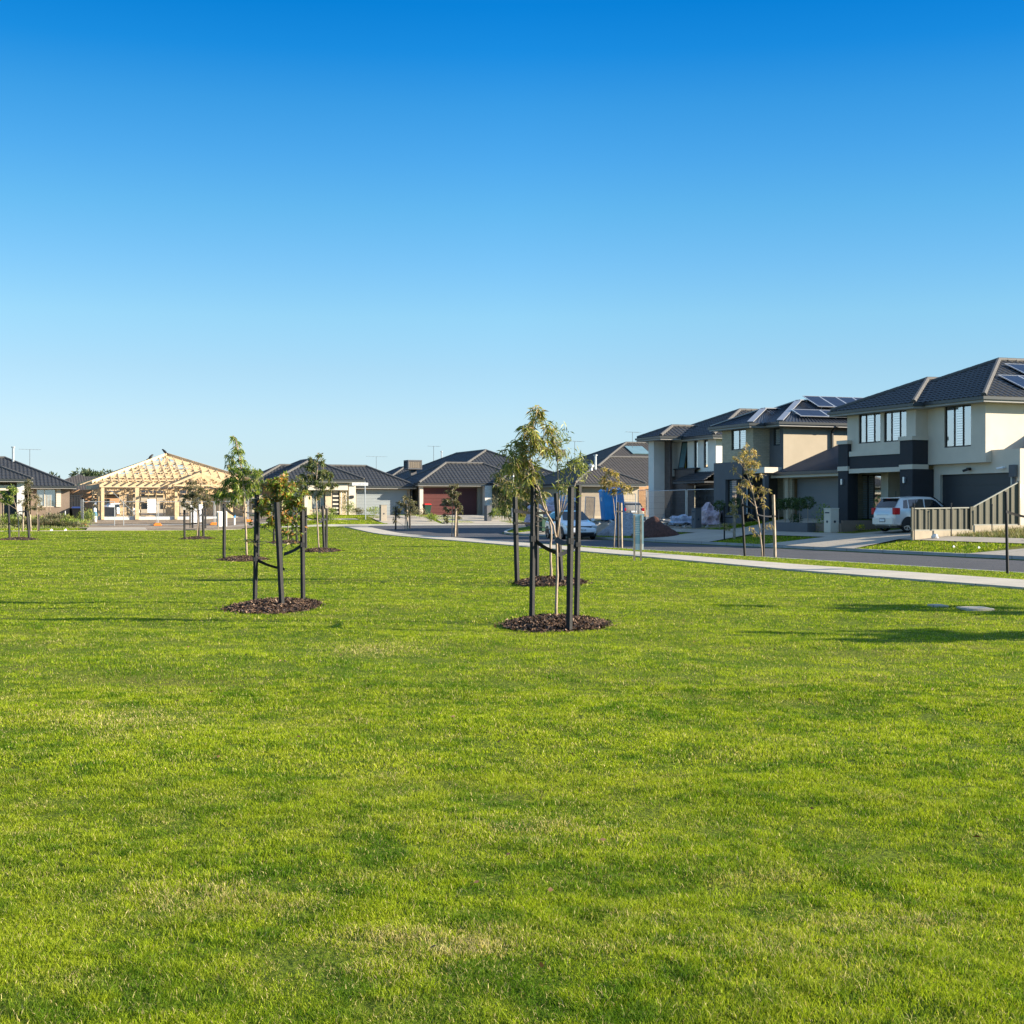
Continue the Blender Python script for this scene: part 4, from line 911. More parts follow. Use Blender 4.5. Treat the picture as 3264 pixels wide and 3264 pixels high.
while y < y1 - .3:                     # trusses across
    t = MB(); top = min((y-y0), (y1-y), half); 
    t.bar((x0+.02, y, roofz(x0+.02, y)-.06), (x0+top, y, ze+top*pt-.06), .045, .12); t.bar((x1-.02, y, roofz(x1-.02, y)-.06), (x1-top, y, ze+top*pt-.06), .045, .12)
    if top < half-.05: t.bar((x0+top, y, ze+top*pt-.06), (x1-top, y, ze+top*pt-.06), .045, .07)
    t.bar((x0+.3, y, ze-.02), (x1-.3, y, ze-.02), .04, .08); n = 10
    if top > 1.2:
        xs = [x0 + .8 + (x1-x0-1.6)*i/n for i in range(n+1)]
        for i in range(n):
            A = (xs[i], y, ze) if i % 2 == 0 else (xs[i], y, min(roofz(xs[i], y), ze+top*pt)-.1); B = (xs[i+1], y, ze) if i % 2 else (xs[i+1], y, min(roofz(xs[i+1], y), ze+top*pt)-.1)
            t.bar(A, B, .04, .08)
            if i % 2: t.bar((xs[i], y, ze), (xs[i], y, min(roofz(xs[i], y), ze+top*pt)-.1), .04, .08)
    W(t, 'roof_truss', M['pine'], hJ); y += 1.2 if y > y0+2 else .6
for k in (1.6, 3.0, 4.5):              # girder verticals on the front slope read as a pale band
    t = MB(); t.bar((x0+k+.1, y0+k, ze+k*pt-.12), (x1-k-.1, y0+k, ze+k*pt-.12), .04, .14); W(t, 'girder', M['pine'], hJ)
# front gable
gx0, gx1, gy_ = XY(548, 111.7), XY(738, 111.7), 111.7; gm_ = (gx0+gx1)/2; gz = 3.3; gp = .44
for yy in (gy_, gy_+.6, gy_+1.2, gy_+1.8):
    t = MB(); ap_ = gz + (gm_-gx0)*gp
    t.bar((gx0-.2, yy, gz-.09), (gm_, yy, ap_), .045, .16); t.bar((gx1+.2, yy, gz-.09), (gm_, yy, ap_), .045, .16); t.bar((gx0, yy, gz-.02), (gx1, yy, gz-.02), .045, .12)
    for u in (.2, .35, .5, .65, .8):
        xx = gx0 + (gx1-gx0)*u; t.bar((xx, yy, gz), (xx, yy, gz+min(xx-gx0, gx1-xx)*gp), .04, .07)
    t.bar((gm_, yy, ap_-.05), (gx0+(gx1-gx0)*.3, yy, gz), .04, .07); t.bar((gm_, yy, ap_-.05), (gx0+(gx1-gx0)*.7, yy, gz), .04, .07)
    W(t, 'gable_truss', M['pine'], hJ)
t = MB(); t.bar((gm_, gy_-.1, ap_+.05), (gm_, gy_+4.5, ap_+.05), .05, .15); t.bar((gx0-.25, gy_-.1, gz-.1), (gx0-.25, gy_+2.2, gz-.1), .05, .2); t.bar((gx1+.25, gy_-.1, gz-.1), (gx1+.25, gy_+2.2, gz-.1), .05, .2); W(t, 'gable_ridge', M['pine'], hJ)
for i, (px, py) in enumerate(((484, 1466), (532, 1449))):
    # birds on the left hip
    tt = 5.0 if i == 0 else 6.3
    bx, by, bz = x0+tt, y0+tt, ze+tt*pt+.11
    m_ = MB(); s_ = 1 if i else .8
    m_.tube([(-.14, 0, .0), (-.07, 0, .06), (.0, 0, .11), (.06, 0, .17), (.1, 0, .22), (.13, 0, .22), (.17, 0, .21)], [.012, .05, .075, .06, .04, .042, .01], 10)
    m_.tube([(0, .02, .06), (0, .02, -.04)], .006, 4); m_.tube([(0, -.02, .06), (0, -.02, -.04)], .006, 4); m_.tube([(-.12, 0, .01), (-.25, 0, -.05)], [.03, .018], 6)
    o = m_.build('bird', M['blackbird'], smooth=True); o.location = (bx, by, bz); o.rotation_euler = (0, 0, .4 + i*2.4); o.scale = (1.5, 1.5, 1.5)
    tag(o, ['black bird perched lower on the left slope of the timber frame roof', 'black bird perched near the peak of the timber frame roof'][i], 'bird', 'birds perched on the roof frame')

# distant houses and trees beyond the frame
def far_house(px, Y, w_, dpt, zt_, label, wallm, rm='tilebrown'):
    x_, d_ = on_y(px, Y); e = empty('house', (x_, Y, .75), label, 'house', 'distant houses beyond the timber frame')
    m_ = MB(); m_.box(x_-w_/2, x_+w_/2, Y, Y+dpt, .3, zt_); W(m_, 'wall', M[wallm], e)
    m_ = MB(); m_.box(x_-w_*.25, x_-w_*.05, Y-.05, Y-.004, 1.4, 2.6); m_.box(x_+w_*.1, x_+w_*.3, Y-.05, Y-.004, 1.4, 2.6); W(m_, 'window', M['carglass'], e)
    hip_roof(e, x_-w_/2-.5, x_+w_/2+.5, Y-.5, Y+dpt+.5, zt_+.1, .45, m=rm, faces='SW', caps=False, gut=False, prof=[(0, 0), (.5, .03)])
far_house(295, 196, 9, 10, 3.3, 'distant grey roofed house left of the first timber post', 'tan', 'tile')
far_house(345, 232, 22, 12, 3.6, 'distant low brown roofed house left of the timber frame under the trees', 'orangebrick')
far_house(415, 240, 14, 12, 3.5, 'distant house seen between the first two timber posts', 'cream', 'tile')
far_house(488, 215, 11, 10, 3.4, 'distant house seen through the middle bay of the timber frame', 'tan', 'tile')
far_house(545, 236, 13, 10, 5.0, 'distant taller house seen through the right bay of the timber frame', 'cream')
far_house(640, 228, 13, 10, 3.4, 'distant house seen through the frame behind the white sheets', 'tan', 'tile')
far_house(880, 160, 16, 10, 3.3, 'house with dark tiled roof between the timber frame and the portico house', 'tan', 'tile')
far_house(265, 172, 10, 10, 3.0, 'distant house right beside the brown house gate', 'orangebrick', 'tilebrown')
# ------------------------------------------------------------------ foliage helpers
def leaf_cloud(centers, dirs, L, Wd, cols, droop=.3, seed=1, three=False):
    """one folded lanceolate leaf (4 verts, 2 faces) per centre"""
    g = np.random.default_rng(seed); n = len(centers)
    d = dirs / (np.linalg.norm(dirs, axis=1, keepdims=True) + 1e-9)
    r = g.normal(size=(n, 3)); s = np.cross(d, r); s /= np.linalg.norm(s, axis=1, keepdims=True) + 1e-9
    nn = np.cross(d, s); L = L[:, None]; Wd = Wd[:, None]
    p0 = centers; p1 = centers + d*L*.45 + s*Wd*.5 + nn*L*.04; p2 = centers + d*L + np.array([0, 0, -1])*L*droop*.3; p3 = centers + d*L*.45 - s*Wd*.5 + nn*L*.04
    V = np.stack([p0, p1, p2, p3], 1).reshape(-1, 3); i = np.arange(n)[:, None]*4
    F = np.concatenate([i + np.array([[0, 1, 2]]), i + np.array([[0, 2, 3]])])
    return V, F, np.repeat(cols, 4, axis=0)
def pick_cols(g, n, pal, jit=.18):
    pal = np.array([p[:3] for p in pal]); k = g.integers(0, len(pal), n)
    return pal[k] * (1 + g.normal(size=(n, 1))*jit).clip(.45, 1.8)
OLIVE = [(.24, .26, .075), (.17, .20, .055), (.32, .31, .10), (.11, .14, .045), (.42, .31, .14)]
GREEN = [(.19, .26, .045), (.13, .20, .04), (.25, .31, .06), (.09, .14, .03), (.32, .33, .07)]
GREY = [(.13, .14, .08), (.10, .11, .06), (.17, .17, .09), (.20, .16, .09), (.14, .11, .06)]
GOLD = [(.42, .33, .12), (.30, .26, .09), (.50, .37, .15), (.20, .18, .07), (.40, .26, .11)]
ROUND = [(.20, .27, .05), (.13, .19, .04), (.26, .31, .07), (.30, .23, .08), (.42, .20, .06)]
Rv = np.array([CS, -SN, 0.0]); Fv = np.array([SN, CS, 0.0])
def young_tree(x, y, z, trunk, blobs, label, pal, nleaf, L=.11, Wd=.022, seed=1, r0=.022, droop=.9, group='young staked street trees', fork=None, barkm='bark', twig=.006):
    """trunk: [(right, height)], blobs: [(right, height, radius[, depth])] measured from the base along the picture's horizontal"""
    g = np.random.default_rng(seed); e = empty('young_tree', (x, y, z), label, 'tree', group)
    tp = [Rv*r + Fv*g.normal()*.012*(i > 0) + np.array([0, 0, h]) for i, (r, h) in enumerate(trunk)]
    H = trunk[-1][1]
    # smooth the trunk a little
    tt = []
    for a, b in zip(tp, tp[1:]):
        for k in range(3): tt.append(a + (b-a)*k/3 + g.normal(size=3)*.006*(k > 0))
    tt.append(tp[-1]); tt[0] = tt[0] - np.array([0, 0, .14])
    mb = MB(); mb.tube([tuple(p) for p in tt], [max(twig, r0*(1 - .72*i/len(tt))) for i in range(len(tt))], 7)
    mb.build('trunk', M[barkm], e, smooth=True)
    bm_ = MB(); cs = []; ds = []; tot = sum(b[2]**2.2 for b in blobs)
    for b in blobs:
        br, bh, rad = b[:3]; dep = b[3] if len(b) > 3 else g.normal()*rad*.5
        c = Rv*br + Fv*dep + np.array([0, 0, bh])
        # leave the trunk below the blob
        hs = max(trunk[0][1] + .45*bh, min(bh - .35*abs(br) - .4*rad, H*.97)); hs = min(hs, H*.98)
        j = min(range(len(tt)), key=lambda q: abs(tt[q][2]-hs)); s = tt[j]
        mid = (s + c)/2 + np.array([0, 0, .02]) + g.normal(size=3)*.03; tip = c + (c-s)*.15/(np.linalg.norm(c-s)+.1)
        pts = [s, s*.7+mid*.3, mid, (mid+c)/2 + g.normal(size=3)*.02, c, tip]
        rr = r0*.42
        bm_.tube([tuple(p) for p in pts], [rr, rr*.85, rr*.7, rr*.5, rr*.35, .003], 5)
        n = max(8, int(nleaf * rad**2.2/tot)); nt_ = max(4, int(rad*22))
        for _ in range(nt_):
            q0 = pts[g.integers(2, 6)]; dv = g.normal(size=3); dv /= np.linalg.norm(dv); dv[2] = dv[2]*.75 + .1
            rr_ = rad*(.45 + .6*g.random()); q2 = c + dv*rr_; q1 = (q0+q2)/2 + np.array([0, 0, .05*rad]); q3 = q2 + np.array([dv[0]*.05, dv[1]*.05, -.06*rad/.3])
            bm_.tube([tuple(q0), tuple(q1), tuple(q2), tuple(q3)], [twig*.75, twig*.6, twig*.4, twig*.2], 4, cap=False)
            m = max(3, n//nt_)
            t = g.random(m)**.7
            P = np.where(t[:, None] < .5, q0 + (q1-q0)*(t[:, None]*2), q1 + (q2-q1)*((t[:, None]-.5)*2)) + g.normal(size=(m, 3))*rad*.07
            far = t > .85; P[far] = q2 + (q3-q2)*((t[far, None]-.85)/.15) + g.normal(size=(far.sum(), 3))*rad*.08
            D = g.normal(size=(m, 3))*.8 + dv*.6; D[:, 2] -= droop*(.5+g.random(m))
            cs.append(P); ds.append(D)
    bm_.build('branches', M[barkm], e, smooth=True)
    P = np.concatenate(cs); D = np.concatenate(ds); n = len(P)
    V, F, C = leaf_cloud(P, D, L*(.6+.7*g.random(n)), Wd*(.7+.6*g.random(n)), pick_cols(g, n, pal), droop, seed)
    np_mesh('crown', V, [F], M['leaf'], C, e)
    return e
def stake(x, y, z, h, label, lean=(0, 0), w=.05, m='stake', ties=(), group='timber tree stakes', rz=None):
    e = empty('tree_stake', (x, y, z), label, 'stake', group)
    mb = MB(); a = Vector((0, 0, -.12)); b = Vector((lean[0], lean[1], h))
    mb.bar(a, b, w, w, up=(math.cos(.5+(rz or 0)), math.sin(.5+(rz or 0)), 0)); o = mb.build('post', M[m], e, bevel=.003)
    for (h0, tx, ty, tz, ww) in ties:       # tie from the stake at h0 to a point tx,ty,tz (world)
        p0 = Vector((lean[0]*h0/h, lean[1]*h0/h, h0)); p1 = Vector((tx-x, ty-y, tz-z)); t = MB(); vs = []; n = 8
        for i in range(n+1):
            s = i/n; c = p0.lerp(p1, s); c.z -= .10*math.sin(math.pi*s)*(p1-p0).length**.5 * .35; tw = .25 + .5*math.sin(s*2.3)
            dx = (p1-p0).cross(Vector((0, 0, 1))).normalized()
            up = (Vector((0, 0, 1))*math.cos(tw) + dx*math.sin(tw))*ww/2; th = dx*.003
            vs += [tuple(c-up-th), tuple(c+up-th), tuple(c+up+th), tuple(c-up+th)]
        fs = [(i*4+k, i*4+(k+1) % 4, i*4+4+(k+1) % 4, i*4+4+k) for i in range(n) for k in range(4)] + [(0, 1, 2, 3), (n*4+3, n*4+2, n*4+1, n*4)]
        t.add(vs, fs)
        d_ = w*.62; t.box(p0.x-d_, p0.x+d_, p0.y-d_, p0.y+d_, h0-ww*.5, h0+ww*.5)
        t.build('tie', M['webbing'], e)
    return e
def mulch(x, y, rx, ry, label, n, size=.06, seed=3, ang=-YAW, pile=.09):
    g = np.random.default_rng(seed)
    NR, NA = 7, 30; V = []; rx *= .88; ry *= .9; 
    ph = g.random(6)*6.28
    def rad(a): return 1 + .05*np.sin(2*a+ph[0]) + .04*np.sin(3*a+ph[1]) + .03*np.sin(5*a+ph[2])
    for i in range(NR+1):
        for k in range(NA):
            a = 2*math.pi*k/NA; s = i/NR*rad(a); V.append((s*rx*math.cos(a), s*ry*math.sin(a), pile*(1-(i/NR)**2.2) + (.012 if i < NR else -.02)))
    V = np.array(V); ids = np.arange(len(V)).reshape(NR+1, NA); F = np.stack([ids[:-1].ravel(), np.roll(ids[:-1], -1, 1).ravel(), np.roll(ids[1:], -1, 1).ravel(), ids[1:].ravel()], 1)
    C0 = np.tile(np.array([.035, .022, .014]), (len(V), 1))
    # chips
    a = g.random(n)*6.283; s = np.sqrt(g.random(n))*1.04; s[:n//12] *= 1.08; s[:n//16] *= 1.1; rr = s*rad(a); cx, cy = rr*rx*np.cos(a), rr*ry*np.sin(a); cz = pile*(1-np.clip(s, 0, 1)**2.2)+.018
    P = np.stack([cx, cy, cz], 1); q = g.random(n)*6.283; tl = g.normal(size=n)*.45; L = size*(.4+1.0*g.random(n)); w = size*.28*(.5+g.random(n))
    u = np.stack([np.cos(q)*np.cos(tl), np.sin(q)*np.cos(tl), np.sin(tl)], 1); v = np.cross(u, g.normal(size=(n, 3))*.5+np.array([0, 0, 1.])); v /= np.linalg.norm(v, axis=1, keepdims=True); v[:, 2] *= .8
    u = u*L[:, None]*.5; v = v*w[:, None]*.5
    CV = np.stack([P-u-v, P+u-v, P+u+v, P-u+v], 1).reshape(-1, 3)
    pal = [(.075, .042, .025), (.05, .03, .02), (.11, .065, .04), (.19, .12, .075), (.30, .21, .14)]
    pr_ = g.choice(5, n, p=[.3, .32, .22, .11, .05]); CC = np.repeat(np.array(pal)[pr_]*(.7+.6*g.random((n, 1))), 4, 0)
    V2 = np.concatenate([V, CV]); F2 = np.concatenate([F, (np.arange(n)[:, None]*4+np.arange(4)) + len(V)])
    c, s_ = math.cos(ang), math.sin(ang); X = V2[:, 0]*c - V2[:, 1]*s_; Y = V2[:, 0]*s_ + V2[:, 1]*c; V2 = np.stack([X, Y, V2[:, 2]], 1)
    o = np_mesh('mulch', V2, [F2], M['mulch'], np.concatenate([C0, CC])); o.location = (x, y, Tz(x, y))
    tag(o, label, 'mulch', 'bark mulch rings round the trees', 'stuff'); MULCH.append((x, y, rx, ry)); return o
MULCH = []
def B(px0, py0, s, *bl): return [((px-px0)/s, (py0-py)/s, r) for px, py, r in bl]

# ---- T1: nearest tree, right of centre
x, y = on_z(1772, 1985); s1 = 4500*1.5/(1985-1620)/1.5*1.0; s1 = (1985-1620)/1.5
t1 = (x, y)
young_tree(x, y, .07, [(0, 0), (.02, .55), (.01, 1.0), (-.03, 1.2), (-.16, 1.45), (-.25, 1.75), (-.34, 2.1), (-.3, 2.45)],
  B(1772, 1985, s1, (1725, 1345, .2), (1700, 1385, .26), (1745, 1400, .24), (1690, 1430, .28), (1730, 1450, .22), (1680, 1475, .3), (1640, 1450, .18), (1765, 1430, .16), (1660, 1510, .26), (1700, 1520, .22), (1620, 1475, .14), (1640, 1560, .2), (1690, 1580, .14), (1712, 1335, .16), (1655, 1440, .16)),
  'nearest young gum tree, tall and feathery, between three dark stakes right of centre', OLIVE, 1700, .115, .015, 11, .02)
# its second leader to the right
e = [o for o in COL.objects if o.name.startswith('young_tree')][-1]
mb = MB(); g_ = np.random.default_rng(5)
L2 = [(.01, 1.0), (.05, 1.3), (.03, 1.75), (.02, 2.1), (-.08, 2.5)]
mb.tube([tuple(Rv*r + Fv*.03 + np.array([0, 0, h])) for r, h in L2], [.014, .012, .009, .007, .004], 6)
for tgt, st in (((.28, 2.0), 2), ((.1, 1.75), 1), ((.16, 1.72), 1), ((.3, 1.86), 1)): 
    a = L2[st]; mb.tube([tuple(Rv*a[0]+np.array([0, 0, a[1]])), tuple(Rv*(a[0]*.5+tgt[0]*.5)+np.array([0, 0, (a[1]+tgt[1])/2-.03])), tuple(Rv*tgt[0]+np.array([0, 0, tgt[1]]))], [.007, .005, .003], 5)
mb.build('side_leader', M['bark'], e, smooth=True)
P = []; D = []
for r, h, rad, n in ((.28, 2.05, .14, 120), (.12, 1.95, .12, 60), (.06, 1.72, .1, 70), (.17, 1.66, .1, 50), (.02, 2.15, .16, 90), (.34, 1.92, .12, 60), (.02, 2.4, .16, 110)):
    P.append(Rv*r + Fv*.02 + np.array([0, 0, h]) + g_.normal(size=(n, 3))*rad*.55); d_ = g_.normal(size=(n, 3)); d_[:, 2] -= .5; D.append(d_)
P = np.concatenate(P); D = np.concatenate(D); n = len(P); V, F, C = leaf_cloud(P, D, .1*(.6+.7*g_.random(n)), .013*(.7+.6*g_.random(n)), pick_cols(g_, n, OLIVE[:4]), .5, 4)
np_mesh('side_crown', V, [F], M['leaf'], C, e)
mulch(*on_z(1772, 1990), .74, 1.28, 'large bark mulch ring at the foot of the nearest tree', 5200, .06, 3)
tp = tuple(Rv*.0 + np.array([x, y, 1.02]))
def stk(px, pyb, pyt, pxt, label, z=.0, **k):
    X_, Y_ = on_z(px, pyb, z); d_ = (EYE-z)*FPX/(pyb-HY); h = (pyb-pyt)/FPX*d_; ln = (pxt-px)/FPX*d_
    return stake(X_, Y_, z, h, label, lean=(Rv[0]*ln, Rv[1]*ln), **k)
stk(1695, 1975, 1545, 1700, 'left stake of the nearest tree', z=.04, w=.054, ties=[(1.06, tp[0], tp[1], .92, .075)])
stk(1814, 2000, 1553, 1820, 'front right stake of the nearest tree', z=.04, w=.058, ties=[(1.06, tp[0], tp[1], 1.1, .07)])
stk(1837, 1972, 1546, 1845, 'rear right stake of the nearest tree', z=.04, w=.054, ties=[(.98, tp[0], tp[1], .88, .06)])
# ---- T2 behind it
x, y = on_z(1757, 1852); s2 = 232/1.5
young_tree(x, y, .06, [(0, 0), (-.01, .5), (0, 1.0), (-.12, 1.5), (-.4, 2.0), (-.6, 2.35)],
  B(1757, 1852, s2, (1625, 1500, .34), (1590, 1560, .3), (1650, 1560, .34), (1612, 1605, .26), (1660, 1480, .26), (1575, 1520, .22), (1590, 1640, .16), (1690, 1530, .3), (1640, 1625, .2), (1640, 1475, .2), (1720, 1590, .22)),
  'dense weeping young tree just behind the nearest tree, crown hanging to the left', [(.16, .19, .06), (.11, .14, .045), (.21, .23, .08), (.28, .22, .09), (.34, .28, .14)], 1800, .12, .019, 21, .03, droop=1.3)
mulch(*on_z(1757, 1856), .82, 1.5, 'bark mulch ring just behind the nearest tree', 2600, .07, 4)
tp2 = (x, y)
stk(1649, 1857, 1583, 1641, 'left stake of the weeping tree behind the nearest tree', w=.075, ties=[(1.45, x, y, 1.42, .07), (1.2, x-.2, y, 1.25, .05)])
stk(1792, 1862, 1572, 1772, 'leaning right stake of the weeping tree', w=.07, ties=[(1.3, x, y, 1.28, .06)])
stk(1712, 1846, 1580, 1712, 'rear stake of the weeping tree', w=.06)
# ---- T3 bushy low tree left
x, y = on_z(899, 1925); s3 = 305/1.5
young_tree(x, y, .07, [(0, 0), (.0, .5), (-.01, .95), (-.02, 1.3), (.0, 1.65), (.02, 1.9)],
  B(899, 1925, s3, (905, 1550, .22), (880, 1560, .22), (850, 1570, .2), (925, 1580, .24), (945, 1600, .2), (905, 1600, .26), (835, 1610, .18), (870, 1620, .22), (812, 1625, .12), (930, 1640, .22), (845, 1655, .2), (865, 1680, .14), (905, 1660, .22), (960, 1645, .12), (820, 1690, .08), (945, 1680, .12), (955, 1715, .12), (802, 1740, .05), (930, 1745, .07), (918, 1715, .1)),
  'low bushy broad leaved young tree inside three dark stakes left of centre', ROUND, 3000, .07, .033, 31, .02, droop=.25)
mulch(*on_z(876, 1934), .78, 1.5, 'bark mulch ring under the bushy tree left of centre', 4000, .06, 5)
tp3 = (x, y)
stk(812, 1919, 1577, 819, 'left stake of the bushy tree', z=.03, w=.054, ties=[(.67, x+.02, y-.1, .55, .06)])
stk(900, 1936, 1601, 882, 'leaning middle stake of the bushy tree', z=.03, w=.06)
stk(966, 1919, 1575, 963, 'right stake of the bushy tree', z=.03, w=.054, ties=[(.9, x+.03, y, .78, .07)])
# ---- T4 tall tree left
x, y = on_z(787, 1779); s4 = 159/1.5
young_tree(x, y, .05, [(0, 0), (-.03, .8), (-.06, 1.3), (-.1, 1.9), (-.15, 2.6), (-.28, 3.2), (-.36, 3.6)],
  B(787, 1779, s4, (745, 1402, .17), (750, 1435, .26), (735, 1465, .24), (765, 1465, .24), (738, 1500, .3), (770, 1505, .3), (735, 1540, .32), (775, 1545, .34), (812, 1505, .22), (828, 1520, .2), (800, 1545, .3), (720, 1545, .26), (695, 1560, .26), (760, 1580, .36), (725, 1585, .3), (690, 1590, .22), (800, 1580, .24), (830, 1535, .16), (730, 1612, .16), (850, 1600, .1), (745, 1375+40, .14)),
  'tallest leafy young gum tree, bright green, in front of the timber house frame', GREEN, 2800, .14, .026, 41, .035, droop=1.1)
mulch(*on_z(776, 1784), .8, 1.55, 'bark mulch ring of the tall leafy tree', 1300, .08, 6)
stk(714, 1784, 1606, 715, 'left stake of the tall leafy tree', w=.07, ties=[(1.55, x-.35, y, 1.3, .08)])
stk(822, 1776, 1600, 824, 'right stake of the tall leafy tree behind the bushy tree', w=.07, ties=[(1.35, x-.1, y, 1.4, .08)])
# ---- T5
x, y = on_z(1017, 1756); s5 = 136/1.5
young_tree(x, y, .05, [(0, 0), (-.05, .8), (-.1, 1.6), (-.1, 2.4), (-.05, 3.0), (-.05, 3.4)],
  B(1017, 1756, s5, (1015, 1455, .18), (1000, 1475, .24), (1025, 1480, .2), (990, 1500, .28), (1020, 1510, .3), (1045, 1525, .26), (975, 1520, .24), (1000, 1540, .32), (1030, 1550, .28), (955, 1535, .2), (962, 1560, .2), (1058, 1555, .18), (1015, 1585, .22), (985, 1575, .18)),
  'young tree with pale trunk in front of the portico of the cream house', [(.11, .15, .05), (.08, .11, .04), (.15, .18, .06), (.19, .16, .07)], 2400, .13, .035, 51, .03, droop=.7)
mulch(*on_z(1022, 1757), .8, 1.6, 'bark mulch ring of the pale trunked tree in front of the portico', 1000, .09, 7)
stk(1034, 1752, 1612, 1028, 'front stake of the portico tree', w=.075, ties=[(1.15, x, y, 1.0, .07)])
stk(1040, 1749, 1620, 1041, 'right stake of the portico tree', w=.07, ties=[(1.1, x, y, 1.2, .06)])
stk(975, 1748, 1620, 975, 'left stake of the portico tree', w=.07, ties=[(1.2, x-.05, y, 1.15, .06)])
# ---- T6
x, y = on_z(918, 1729)
young_tree(x, y, .04, [(0, 0), (0, 1), (0, 1.8), (.0, 2.7)], B(918, 1729, 109/1.5, (912, 1528, .26), (895, 1545, .3), (930, 1548, .28), (905, 1575, .34), (930, 1590, .3), (885, 1580, .24), (920, 1625, .2)),
  'small reddish tipped young tree behind the bushy tree left of centre', [(.16, .13, .06), (.11, .11, .05), (.09, .12, .04), (.2, .13, .08)], 1300, .13, .04, 61, .03, droop=.5)
mulch(*on_z(912, 1730), .8, 1.7, 'bark mulch ring behind the bushy tree', 500, .1, 8)
stk(932, 1728, 1612, 932, 'left stake of the reddish young tree', w=.07); stk(946, 1726, 1608, 944, 'right stake of the reddish young tree', w=.075); stk(873, 1727, 1620, 874, 'far stake of the reddish young tree', w=.07)
# ---- T7
x, y = on_z(628, 1715)
young_tree(x, y, .04, [(0, 0), (.05, .8), (0, 1.5), (-.1, 2.1), (-.05, 2.6)], B(628, 1715, 95/1.5, (618, 1545, .26), (600, 1560, .34), (640, 1560, .32), (622, 1580, .44), (595, 1590, .36), (650, 1590, .34), (585, 1610, .26), (625, 1612, .36), (662, 1612, .26), (605, 1622, .2)),
  'round crowned grey green young tree in front of the timber frame', GREY, 2800, .12, .035, 71, .03, droop=.4)
mulch(*on_z(627, 1717), .85, 1.75, 'bark mulch ring of the grey green tree by the timber frame', 600, .1, 9)
stk(588, 1715, 1625, 588, 'left stake of the grey green tree', w=.08, ties=[(.72, x, y, .75, .07)]); stk(649, 1714, 1622, 646, 'right stake of the grey green tree', w=.09, ties=[(1.2, x+.05, y, 1.1, .07)]); stk(634, 1713, 1625, 633, 'middle stake of the grey green tree', w=.07)
# thin stakes and sapling further back on the verge
for px, lb in ((606, 'pale verge stake behind the grey green tree, left of the white sheets'), (614, 'dark verge stake in front of the white sheets'), (655, 'dark verge stake right of the white sheets')):
    stk(px, 1688, 1618, px, lb, w=.09, m='stakepale' if px == 606 else 'stake')
# ---- T8 group at the left edge
x, y = on_z(60, 1718)
young_tree(x, y, .04, [(0, 0), (-.02, .8), (-.1, 1.4), (-.3, 2.1)], B(60, 1718, 98/1.5, (32, 1560, .26), (45, 1568, .22), (15, 1580, .22), (8, 1598, .2), (38, 1588, .2), (25, 1600, .16), (45, 1645, .14)),
  'green young tree with thin bent trunk nearest the left edge', GREEN, 900, .13, .04, 81, .03, droop=.5)
mulch(*on_z(57, 1720), .8, 1.8, 'bark mulch ring at the left edge', 600, .1, 10)
stk(31, 1717, 1610, 27, 'left stake of the left edge tree', w=.08, ties=[(.75, x, y, .6, .06)]); stk(94, 1718, 1628, 86, 'right stake of the left edge tree', w=.09, ties=[(1.35, x, y, 1.35, .06)])
x, y = on_z(94, 1693)
young_tree(x, y, .03, [(0, 0), (0, 1.0), (-.1, 2.0), (-.1, 3.0)], B(94, 1693, 73/1.5, (86, 1535, .3), (95, 1550, .4), (80, 1570, .4), (98, 1590, .35), (75, 1605, .4), (95, 1620, .4), (60, 1640, .25)),
  'sparse olive young tree in front of the stone portico pillar', GREY, 1300, .14, .04, 82, .03, droop=.6)
stk(73, 1693, 1600, 75, 'pale stake in front of the stone portico pillar', w=.09, m='stakepale'); stk(99, 1693, 1640, 96, 'short pale stake beside the sparse olive tree', w=.08, m='stakepale')
x, y = on_z(120, 1694)
young_tree(x, y, .03, [(0, 0), (0, .8), (-.05, 1.6), (-.1, 2.3)], B(120, 1694, 74/1.5, (112, 1580, .35), (125, 1590, .35), (115, 1605, .4), (108, 1622, .35), (128, 1620, .3)),
  'sparse brownish young tree in front of the brown house window', [(.2, .17, .09), (.15, .13, .07), (.25, .2, .12)], 800, .12, .035, 83, .03, droop=.8)
stk(124, 1693, 1640, 123, 'stake tied to the brownish tree before the window', w=.08)
# ---- trees along the park path
x, y = on_z(1290, 1694)
young_tree(x, y, .03, [(0, 0), (.05, .8), (-.05, 1.5), (0, 1.9)], B(1290, 1694, 74/1.5, (1290, 1590, .4), (1275, 1605, .4), (1308, 1605, .4), (1265, 1625, .4), (1292, 1620, .4), (1320, 1620, .38), (1262, 1645, .3), (1310, 1640, .3), (1258, 1660, .2)),
  'small grey brown young tree in front of the grey garage door', GREY, 1900, .13, .035, 91, .03, droop=.9)
stk(1261, 1694, 1615, 1262, 'left stake before the grey garage door', w=.08); stk(1299, 1694, 1606, 1297, 'tall middle stake before the grey garage door', w=.085, m='stakepale'); stk(1307, 1692, 1625, 1306, 'right stake before the grey garage door', w=.08)
x, y = on_z(1440, 1706)
young_tree(x, y, .03, [(0, 0), (.02, .6), (.05, 1.2), (.0, 1.9), (.05, 2.5)], B(1440, 1706, 86/1.5, (1447, 1552, .3), (1440, 1575, .36), (1458, 1580, .34), (1430, 1600, .38), (1455, 1605, .38), (1425, 1622, .28), (1462, 1625, .3), (1412, 1655, .24), (1425, 1645, .2), (1465, 1650, .18)),
  'taller grey brown young tree in front of the maroon garage door', GREY, 2400, .13, .035, 101, .03, droop=.9)
stk(1450, 1706, 1605, 1454, 'pale stake before the maroon garage door', w=.09, m='stakepale'); stk(1458, 1705, 1630, 1456, 'short stake before the maroon garage door', w=.07)
x, y = on_z(1957, 1743)
